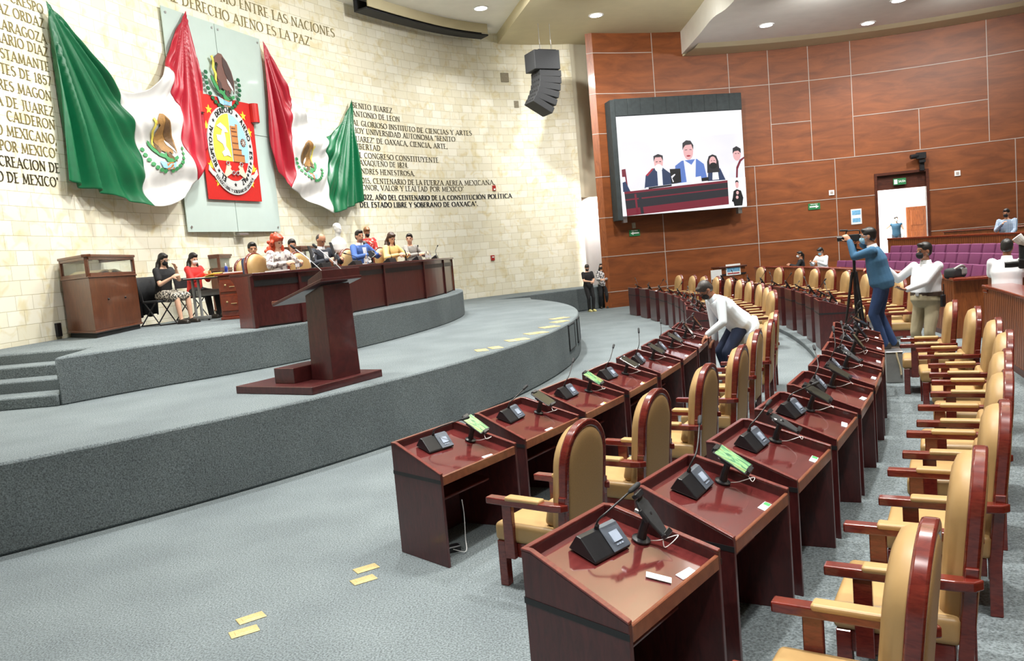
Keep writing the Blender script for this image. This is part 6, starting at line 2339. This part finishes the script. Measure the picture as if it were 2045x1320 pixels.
    if skirt and legs:
        b = MB()
        torso(b, .016, -.10, .12)
        for hi, kn in ((hiR, kR), (hiL, kL)):
            cap_tube(b, [hi, hi.lerp(kn, .5), hi.lerp(kn, .96)], [.11, .105, .085], 12)
        cap_tube(b, [(hiR + hiL) / 2, (kR + kL) / 2], [.11, .085], 12)
        skin_mesh(b, 'skirt', M[skirt], t, voxel, 3)
    if belt:
        b = MB()
        loft(b, [(P + T * .06, S0, F, .168 * (1 + (fat - 1) * .6) + .024, .116 * fat + .026), (P + T * .105, S0, F, .165 * (1 + (fat - 1) * .6) + .022, .114 * fat + .026)])
        bo = b.build('belt', M[belt], t, smooth=False)
        MB().box(P + T * .082 + F * (.116 * fat + .03), (.05, .012, .04)).build('buckle', M['steel'], bo)
    if shoes and legs:
        for an in (aR, aL):
            b = MB()
            cap_tube(b, [an + V3(0, -.045, -.035), an + V3(0, .04, -.03), an + V3(0, .15, -.045)], [.042, .046, .040], 12)
            b.box(an + V3(0, .05, -.068), (.085, .27, .024))
            skin_mesh(b, 'shoe', M[shoes if isinstance(shoes, str) else 'shoe'], t, max(voxel, .012), 2)
    J = dict(P=P, N=N, H=H, wR=wR, wL=wL, shR=shR, shL=shL, lk=lk, hu=hu, hs=hs, S=S, F=F, T=T, elR=elR, elL=elL)
    t.matrix_basis = Matrix.LocRotScale(t.location, t.rotation_euler, t.scale)
    J['M'] = Matrix.Translation(loc) @ Matrix.Rotation(rz, 4, 'Z') @ Matrix.Scale(scale, 4)
    return t, J


def face(fx, fy):
    return math.atan2(-fx, fy)


def pattern(name, c1, c2, scale, rough=.7, lo=.45, hi=.55):
    mt, nt, b = _nodes(name)
    b.inputs['Roughness'].default_value = rough
    tc = nt.nodes.new('ShaderNodeTexCoord')
    nz = nt.nodes.new('ShaderNodeTexNoise')
    nz.inputs['Scale'].default_value = scale
    nz.inputs['Detail'].default_value = 2
    nt.links.new(tc.outputs['Object'], nz.inputs['Vector'])
    r = _ramp(nt, nz.outputs['Fac'], c1, c2, lo, hi)
    nt.links.new(r.outputs['Color'], b.inputs['Base Color'])
    return mt


def plaid(name, c1, c2, s):
    mt, nt, b = _nodes(name)
    b.inputs['Roughness'].default_value = .75
    tc = nt.nodes.new('ShaderNodeTexCoord')
    ws = []
    for d in ('X', 'Z'):
        w = nt.nodes.new('ShaderNodeTexWave')
        w.bands_direction = d
        w.inputs['Scale'].default_value = s
        nt.links.new(tc.outputs['Object'], w.inputs['Vector'])
        ws.append(w)
    mx = nt.nodes.new('ShaderNodeMath')
    mx.operation = 'MULTIPLY'
    nt.links.new(ws[0].outputs['Fac'], mx.inputs[0])
    nt.links.new(ws[1].outputs['Fac'], mx.inputs[1])
    r = _ramp(nt, mx.outputs[0], c1, c2, .1, .5)
    nt.links.new(r.outputs['Color'], b.inputs['Base Color'])
    return mt


M['eye'] = mat('dark_eye', (0.03, 0.02, 0.02), 0.3, 0.1, 30)
M['lips'] = mat('lips', srgb(168, 92, 86), 0.45, 0.05, 30)
M['mask_black'] = mat('black_face_mask', (0.014, 0.014, 0.016), 0.8, 0.2, 60)
M['mask_white'] = mat('white_face_mask', (0.84, 0.85, 0.86), 0.8, 0.03, 60)
M['mask_blue'] = mat('blue_face_mask', srgb(150, 196, 220), 0.8, 0.03, 60)
M['hair_red'] = mat('red_dyed_hair', srgb(186, 66, 34), 0.45, 0.35, 40)
M['hair_brown'] = mat('brown_hair', srgb(66, 44, 32), 0.45, 0.3, 40)
M['hair_tan'] = mat('light_brown_hair', srgb(128, 88, 52), 0.45, 0.25, 40)
M['hair_grey'] = mat('greying_hair', srgb(58, 54, 52), 0.5, 0.4, 60)
M['cloth_black'] = mat('black_cloth', (0.014, 0.014, 0.016), 0.85, 0.2, 30)
M['suit_dark'] = mat('dark_suit_cloth', srgb(40, 44, 54), 0.8, 0.1, 60)
M['suit_navy'] = mat('navy_suit_cloth', srgb(30, 42, 66), 0.8, 0.1, 60)
M['jacket_blue'] = mat('blue_jacket_cloth', srgb(66, 100, 168), 0.8, 0.1, 60)
M['jacket_red'] = mat('red_jacket_cloth', srgb(206, 44, 40), 0.75, 0.06, 20)
M['blouse_yellow'] = mat('yellow_blouse', srgb(238, 200, 130), 0.75, 0.05, 20)
M['jacket_grey'] = mat('grey_jacket_cloth', srgb(150, 146, 140), 0.8, 0.08, 40)
M['floral_red'] = pattern('red_floral_cloth', srgb(184, 38, 36), srgb(226, 206, 190), 16, lo=.52, hi=.6)
M['floral_white'] = pattern('white_floral_cloth', srgb(52, 50, 56), srgb(226, 222, 222), 26)
M['blouse_print'] = pattern('grey_print_blouse', srgb(120, 104, 104), srgb(228, 220, 216), 16, lo=.4, hi=.5)
M['snake_print'] = pattern('snake_print_cloth', srgb(36, 34, 32), srgb(202, 194, 178), 34)
M['shirt_white'] = mat('white_shirt_cloth', srgb(238, 241, 246), 0.75, 0.02, 8, bump=0.15)
M['shirt_pale'] = mat('pale_blue_shirt_cloth', srgb(222, 232, 240), 0.75, 0.03, 8, bump=0.15)
M['sweater_blue'] = mat('teal_blue_sweater', srgb(58, 100, 134), 0.9, 0.06, 60, bump=0.1)
M['jeans'] = mat('blue_jeans', srgb(38, 62, 104), 0.85, 0.15, 12, bump=0.2)
M['navy_trousers'] = mat('navy_trousers', srgb(34, 46, 74), 0.85, 0.1, 12)
M['khaki'] = mat('khaki_trousers', srgb(166, 154, 126), 0.85, 0.06, 12, bump=0.1)
M['brown_belt'] = mat('brown_belt', srgb(56, 40, 30), 0.5, 0.1, 30)
M['plaid'] = plaid('blue_plaid_cloth', srgb(92, 122, 158), srgb(214, 224, 234), 9)
M['vest'] = mat('dark_teal_vest', srgb(36, 74, 96), 0.8, 0.08, 20)
M['shoe_pale'] = mat('pale_yellow_shoe', srgb(214, 206, 140), 0.6, 0.1, 30)

SEAT = .50
LEGS_SIT = dict(feet={'R': (.13, .48, .08), 'L': (-.13, .46, .08)}, P=(0, 0, SEAT + .06))


def phone(J, label, mid, rot):
    t = thing('phone', label, 'phone', mid, rot)
    MB().box((0, 0, 0), (.075, .15, .009)).build('phone_body', M['black'], t, bevel=.003)
    return t


# --- the two women by the wall
FW = face(.92, -.40)
q, J = person('woman seated by the wall in black blouse and snake print skirt, black mask', (-7.44, 17.42, Z2), FW, 1.16, T=(0, .10, 1), look=(.05, .9, -.35), wrists={'R': (.10, .34, .86), 'L': (-.04, .32, 1.02)}, poleA={'R': (.5, -.3, -1), 'L': (-.5, -.2, -1)},
              skin='skin_light', hair='long', mask='mask_black', top='cloth_black', sleeve='short', skirt='snake_print', female=True, glasses=True, **LEGS_SIT)
q, J = person('woman seated by the wall in red jacket with white mask holding a phone', (-7.28, 18.75, Z2), FW, 1.16, T=(0, .06, 1), look=(.15, .9, -.35), wrists={'R': (.08, .34, .90), 'L': (-.08, .34, .90)}, poleA={'R': (.5, -.2, -1), 'L': (-.5, -.2, -1)},
              skin='skin_light', hair='long', haircol='hair', mask='mask_white', top='jacket_red', sleeve='long', bottom='cloth_black', female=True, **LEGS_SIT)
pt = J['M'] @ Vector((0, .45, .95))
ph = phone(J, 'black phone in the hands of the woman in red', pt, FW)
ph.rotation_euler = (math.radians(35), 0, FW)

# --- presidium, front row
FP = face(.857, -.515)
A2 = dict(wrists={'R': (.16, .36, .84), 'L': (-.16, .38, .84)}, poleA={'R': (.8, -.2, -.6), 'L': (-.8, -.2, -.6)})


def seat_person(label, x, y, **k):
    a = dict(LEGS_SIT)
    a.update(A2)
    a.update(k)
    return person(label, (x, y, Z2 + a.pop('dz', .08)), a.pop('rz', FP), a.pop('scale', 1.18), **a)


seat_person('woman with curly red hair in grey print blouse at the presidium desk', -4.42, 15.6, T=(0, .10, 1), look=(.1, .8, -.5), skin='skin_light', hair='curly', haircol='hair_red', top='blouse_print', bottom='cloth_black', female=True)
seat_person('balding man in dark suit looking down at the presidium desk', -3.86, 16.75, T=(0, .12, 1), look=(.1, .8, -.55), hair='balding', haircol='hair_grey', top='suit_dark', jacket_open='shirt_white', collar='shirt_white', bottom='suit_dark', fat=1.1)
seat_person('man in blue jacket speaking at the presidium desk', -3.33, 18.4, dz=.14, T=(0, .08, 1), look=(.35, .9, -.02), hair='short', top='jacket_blue', jacket_open='shirt_white', collar='shirt_white', bottom='suit_dark')
seat_person('woman with long brown hair in yellow blouse at the presidium desk', -2.85, 19.9, dz=.1, T=(0, .12, 1), look=(.2, .8, -.45), skin='skin_light', hair='long', haircol='hair_brown', top='blouse_yellow', bottom='cloth_black', female=True)
seat_person('woman with dark ponytail in grey jacket seen from the side', -2.60, 22.0, dz=.1, T=(0, .06, 1), look=(.85, .5, -.1), skin='skin_light', hair='ponytail', top='jacket_grey', bottom='cloth_black', female=True)
# second row behind them
seat_person('man in navy suit half hidden behind the first presidium chair', -5.2, 16.6, T=(0, .05, 1), look=(.5, .8, -.1), hair='short', top='suit_navy', bottom='suit_dark', dz=0)
seat_person('young man with black hair seated behind the balding man', -4.88, 18.5, T=(0, .05, 1), look=(.6, .8, -.2), hair='short', top='shirt_white', bottom='suit_dark', dz=.08)
seat_person('woman mostly hidden behind the blue jacket', -3.85, 21.9, T=(0, .05, 1), look=(.2, .9, -.3), hair='ponytail', top='floral_white', bottom='cloth_black', female=True, dz=.0)
person('standing woman in red floral dress and black mask behind the presidium', (-3.95, 23.4, Z2), face(.6, -.8), 1.19, look=(.1, .8, -.5), wrists={'R': (.12, .30, 1.02), 'L': (-.10, .30, 1.0)}, hair='bun', haircol='hair_tan', mask='mask_black', top='floral_red', bottom='cloth_black', female=True)
# white bust: head and shoulders in plaster
b = MB()
hz = 1.36
loft(b, [(Vector((0, 0, hz)), Vector((1, 0, 0)), Vector((0, 1, 0)), .17, .13), (Vector((0, 0, hz + .08)), Vector((1, 0, 0)), Vector((0, 1, 0)), .27, .15), (Vector((0, 0, hz + .26)), Vector((1, 0, 0)), Vector((0, 1, 0)), .30, .15), (Vector((0, 0, hz + .40)), Vector((1, 0, 0)), Vector((0, 1, 0)), .2, .12), (Vector((0, 0, hz + .46)), Vector((1, 0, 0)), Vector((0, 1, 0)), .08, .08)])
cap_tube(b, [(0, 0, hz + .40), (0, .02, hz + .60)], [.085, .075])
b.ell((0, .03, hz + .72), (.105, .13, .14))
b.ell((0, .06, hz + .63), (.085, .095, .09))
cap_tube(b, [(0, .155, hz + .72), (0, .185, hz + .67)], [.014, .02])
b.ell((0, .0, hz + .78), (.115, .13, .10))
for sg in (1, -1):
    b.ell((sg * .107, .02, hz + .70), (.016, .03, .045))
skin_mesh(b, 'bust_figure', M['marble'], BU, .016, 3)

# --- the two women standing in the corner
person('woman in black clothes and pale shoes standing against the carpeted ledge with phone', (3.02, 30.35, 0), face(.35, -.9), 1.06, look=(.2, .8, -.55), wrists={'R': (.06, .30, 1.08), 'L': (-.06, .28, 1.08)}, poleA={'R': (.7, -.4, -1), 'L': (-.7, -.4, -1)},
       feet={'R': (.05, .06, .08), 'L': (-.09, .10, .08)}, skin='skin_light', hair='ponytail', mask='mask_black', top='cloth_black', sleeve='short', bottom='cloth_black', shoes='shoe_pale', female=True)
person('woman in white floral blouse half hidden behind the wood wall end', (3.70, 31.38, 0), face(-.1, -1), 1.04, look=(.3, .9, -.1), wrists={'R': (.08, .28, 1.1), 'L': (-.08, .28, 1.1)}, skin='skin_light', hair='long', mask='mask_black', top='floral_white', bottom='cloth_black', female=True)

# --- man bending over the front row desk
q, J = person('man in pale blue shirt with black mask bending over a front row desk', (3.48, 12.62, 0), face(-.95, -.12), 1.2, P=(0, -.12, .86), T=(0, .74, .70), look=(0, .62, -.75),
              wrists={'L': (-.20, .42, .76), 'R': (.22, .16, .62)}, poleA={'L': (-.6, -.8, .2), 'R': (.6, -.8, .2)}, feet={'R': (.13, .02, .08), 'L': (-.13, .06, .08)},
              skin='skin_dark', hair='short', haircol='hair_grey', mask='mask_black', glasses=True, top='shirt_pale', collar='shirt_pale', hem=.10, bottom='navy_trousers', fat=1.3, voxel=.011,
              handspec={'L': dict(d=(0, .6, -.6), n=(0, -.4, -1), curl=.35), 'R': dict(d=(0, .7, -.7), n=(0, -.4, -1), curl=.4)})

# --- cameraman on a metal crate, tripod and video camera
CR = thing('metal_crate', 'tall grey metal crate the cameraman stands on in the aisle', 'crate', (5.52, 11.62, SZ), math.radians(-20))
MB().box((0, 0, .225), (.22, .62, .45)).build('crate_body', M['grey_metal'], CR, bevel=.01)
MB().box((0, 0, .447), (.235, .64, .015)).build('crate_lid', M['steel'], CR, bevel=.004)
MB().tube(catmull([(.03, -.32, .44), (.04, -.325, .36), (.07, -.325, .22), (.08, -.325, .12)], 6), .012, 6).build('light_strap', M['oldpaper'], CR)
CFX = face(-.88, .47)
TRX, TRY = 5.2, 12.02


def to_local(loc, rz, sc, w):
    return (Matrix.Translation(loc) @ Matrix.Rotation(rz, 4, 'Z') @ Matrix.Scale(sc, 4)).inverted() @ Vector(w)


CML = (5.52, 11.68, SZ + .455)
_vc = Vector((TRX, TRY, 2.27))
_f = Vector((-.88, .47, 0))
_s = Vector((.47, .88, 0))
q, J = person('cameraman in teal blue sweater and jeans filming from a metal crate', CML, CFX, 1.06, P=(0, .05, .93), T=(0, .24, 1), look=(-.05, 1, -.08),
              wrists={'L': to_local(CML, CFX, 1.06, _vc + _f * .04 - _s * .10 - Vector((0, 0, .10))), 'R': to_local(CML, CFX, 1.06, _vc - _f * .16 + _s * .03 - Vector((0, 0, .12)))}, poleA={'R': (.9, -.1, -.5), 'L': (-.15, .1, -1)}, feet={'R': (.07, -.04, .09), 'L': (-.07, .06, .09)},
              hair='short', mask='mask_blue', top='sweater_blue', collar='shirt_white', bottom='jeans', fat=1.25, voxel=.011, glasses=True,
              handspec={'L': dict(d=(.1, .5, .8), n=(.9, .3, 0), curl=.8), 'R': dict(d=(-.1, .9, .3), n=(-.5, .3, -.6), curl=.8)})
TP = thing('tripod', 'black camera tripod standing in the aisle before the cameraman', 'tripod', (TRX, TRY, SZ), .3)
MB().tube([(0, 0, .9), (0, 0, 1.86)], .022, 12).build('centre_column', M['black'], TP)
for k in range(3):
    a = k * 2 * PI / 3 + .5
    MB().tube([(.03 * math.cos(a), .03 * math.sin(a), 1.6), (.16 * math.cos(a), .16 * math.sin(a), .8), (.30 * math.cos(a), .30 * math.sin(a), .02)], [.022, .018, .014], 10).build('leg', M['black'], TP)
    MB().tube([(0, 0, .95), (.17 * math.cos(a), .17 * math.sin(a), .78)], .009, 6).build('brace', M['black'], TP)
MB().lathe([(.05, 1.84), (.06, 1.88), (.045, 1.96), (.05, 2.02)], n=16).build('fluid_head', M['black'], TP)
MB().tube([(0, .0, 1.95), (.34, -.12, 1.84)], .011, 8).build('pan_handle', M['black'], TP)
VC_ = thing('video_camera', 'black video camera with top handle on the tripod', 'video camera', (TRX, TRY, SZ + 2.03), CFX, None, .68)
MB().box((0, .02, .12), (.13, .30, .15)).build('camera_body', M['black_matte'], VC_, bevel=.012, segs=2)
MB().tube([(0, .16, .12), (0, .24, .12), (0, .32, .12)], [.052, .058, .062], 16).build('lens', M['black'], VC_)
MB().tube(catmull([(0, -.14, .19), (0, -.13, .27), (0, .02, .28), (0, .12, .27), (0, .14, .2)], 6), .014, 8).build('top_handle', M['black'], VC_, smooth=True)
MB().tube([(.0, .1, .29), (0, .26, .30)], .022, 10).build('microphone', M['black_matte'], VC_)
MB().box((-.03, -.19, .15), (.07, .12, .07)).build('viewfinder', M['black'], VC_, bevel=.01)

# --- man in white shirt and khaki trousers
q, J = person('man in white shirt, khaki trousers and black mask standing with hand raised', (6.45, 12.35, SZ), face(-.80, -.35), 1.14, P=(0, 0, .93), T=(0, .0, 1), look=(.25, .95, -.02),
              wrists={'R': (.40, .26, 1.37), 'L': (-.02, .40, 1.10)}, poleA={'R': (.6, -.4, -1), 'L': (-.7, -.5, -.8)}, hair='short', mask='mask_black', top='shirt_white', collar='shirt_white', bottom='khaki', belt='brown_belt', fat=1.34, voxel=.011,
              skin='skin_dark', handspec={'R': dict(d=(.2, .35, .85), n=(-.8, .4, .2), curl=.18), 'L': dict(d=(.35, .8, .15), n=(.2, .1, 1), curl=.5)})
ph = phone(J, 'black phone in the palm of the man in the white shirt', J['M'] @ (J['wL'] + Vector((.045, .10, .035))), 0)
ph.rotation_euler = (math.radians(8), math.radians(-6), face(-.80, -.35) + .3)
RW_ = thing('radio', 'black two way radio clipped to the belt of the man in khaki trousers', 'radio', J['M'] @ Vector((-.27, .04, .92)), face(-.80, -.35), None, 1.14)
MB().box((0, 0, 0), (.04, .065, .16)).build('radio_body', M['black'], RW_, bevel=.006)
MB().tube([(0, -.02, .08), (0, -.02, .22)], .007, 8).build('antenna', M['black'], RW_)

# --- man in white polo shirt behind the right balustrade, seen from the back
person('man in white polo shirt seen from behind at the right balustrade', (8.12, 13.05, 0), face(.72, .70), 1.16, P=(0, 0, .92), T=(0, .12, 1), look=(-.1, 1, -.25), wrists={'R': (.26, .24, .86), 'L': (-.26, .24, .86)}, hair='short', skin='skin_dark', top='shirt_white', collar='shirt_white', sleeve='short', bottom='navy_trousers', fat=1.2)
# --- photographer at the right edge: only hands and camera reach into the view
PHL, PHR = (6.86, 8.95, SZ), face(-.85, .45)
_pc = Vector((6.06, 9.42, 1.78))
_f = Vector((-.88, .47, 0))
_s = Vector((.47, .88, 0))
q, J = person('photographer at the right edge of the view holding a camera with flash', PHL, PHR, 1.06, look=(0, 1, -.05), wrists={'R': to_local(PHL, PHR, 1.06, _pc - _f * .1 + _s * .10 - Vector((0, 0, .04))), 'L': to_local(PHL, PHR, 1.06, _pc - _f * .02 - _s * .04 - Vector((0, 0, .12)))}, poleA={'R': (1, -.2, -.8), 'L': (-.6, .1, -1)}, hair='short', top='cloth_black', bottom='jeans', sleeve='short', voxel=.012,
              skin='skin', handspec={'L': dict(d=(.3, .9, .2), n=(0, 0, 1), curl=.5), 'R': dict(d=(-.3, .7, .4), n=(-.8, .3, 0), curl=.7)})
PC = thing('photo_camera', 'black photo camera with long lens and flash at the right edge', 'camera', _pc, face(-.88, .47), None, 1.06)
MB().box((0, 0, 0), (.15, .08, .11)).build('camera_body', M['black'], PC, bevel=.015, segs=2)
MB().tube([(0, .04, 0), (0, .1, 0), (0, .17, 0)], [.036, .040, .038], 16).build('lens', M['black'], PC)
MB().box((0, 0, .13), (.055, .065, .17)).build('flash_foot', M['black_matte'], PC, bevel=.01)
MB().tube([(0, -.03, .21), (0, .01, .25), (0, .05, .30)], [.035, .05, .055], 14).build('flash_head', M['white'], PC)

# --- gallery people
person('man in blue plaid shirt with black mask in the corridor behind the parapet', (13.5, 21.6, .78), face(-.7, -.7), 1.0, look=(.1, .95, -.2), wrists={'R': (.06, .22, 1.30), 'L': (-.12, .30, .98)}, poleA={'R': (.8, -.2, -1), 'L': (-.8, -.3, -1)}, hair='short', mask='mask_black', top='plaid', bottom='jeans', fat=1.15)
person('person in white with blue mask sitting behind the far balustrade', (10.72, 27.2, .36), face(-.9, -.4), 1.08, T=(0, .12, 1), look=(.1, .8, -.5), hair='short', mask='mask_blue', top='shirt_white', bottom='suit_dark', P=(0, 0, .52), feet=LEGS_SIT['feet'], wrists=A2['wrists'])
person('woman with white mask and dark ponytail seated beside the person in white', (10.5, 28.6, .32), face(-.9, .3), 1.02, T=(0, .05, 1), look=(-.3, .9, -.1), hair='ponytail', mask='mask_white', top='cloth_black', bottom='suit_dark', P=(0, 0, .52), feet=LEGS_SIT['feet'], wrists=A2['wrists'], female=True)
person('person in dark teal vest standing in the bright doorway corridor', (17.0, 34.9, .9), face(-.5, -.8), 1.0, look=(-.5, .9, 0), wrists={'R': (.34, .02, 1.0), 'L': (-.3, .1, .9)}, poleA={'R': (1, -.5, 0)}, skin='skin_light', hair='short', haircol='hair_grey', mask='mask_white', top='vest', sleeve='none', bottom='suit_dark')
person('person in pale shirt at the left side of the bright doorway', (15.3, 34.2, .9), face(-.2, -.9), 1.0, look=(.2, .9, 0), skin='skin_light', hair='short', mask='mask_white', top='shirt_white', bottom='khaki')
person('person in red standing behind the cameraman at the balustrade', (8.9, 19.2, .5), face(-.8, -.5), .95, P=(0, 0, .60), feet=LEGS_SIT['feet'], wrists=A2['wrists'], hair='short', top='jacket_red', bottom='suit_dark', look=(.1, .9, -.3))
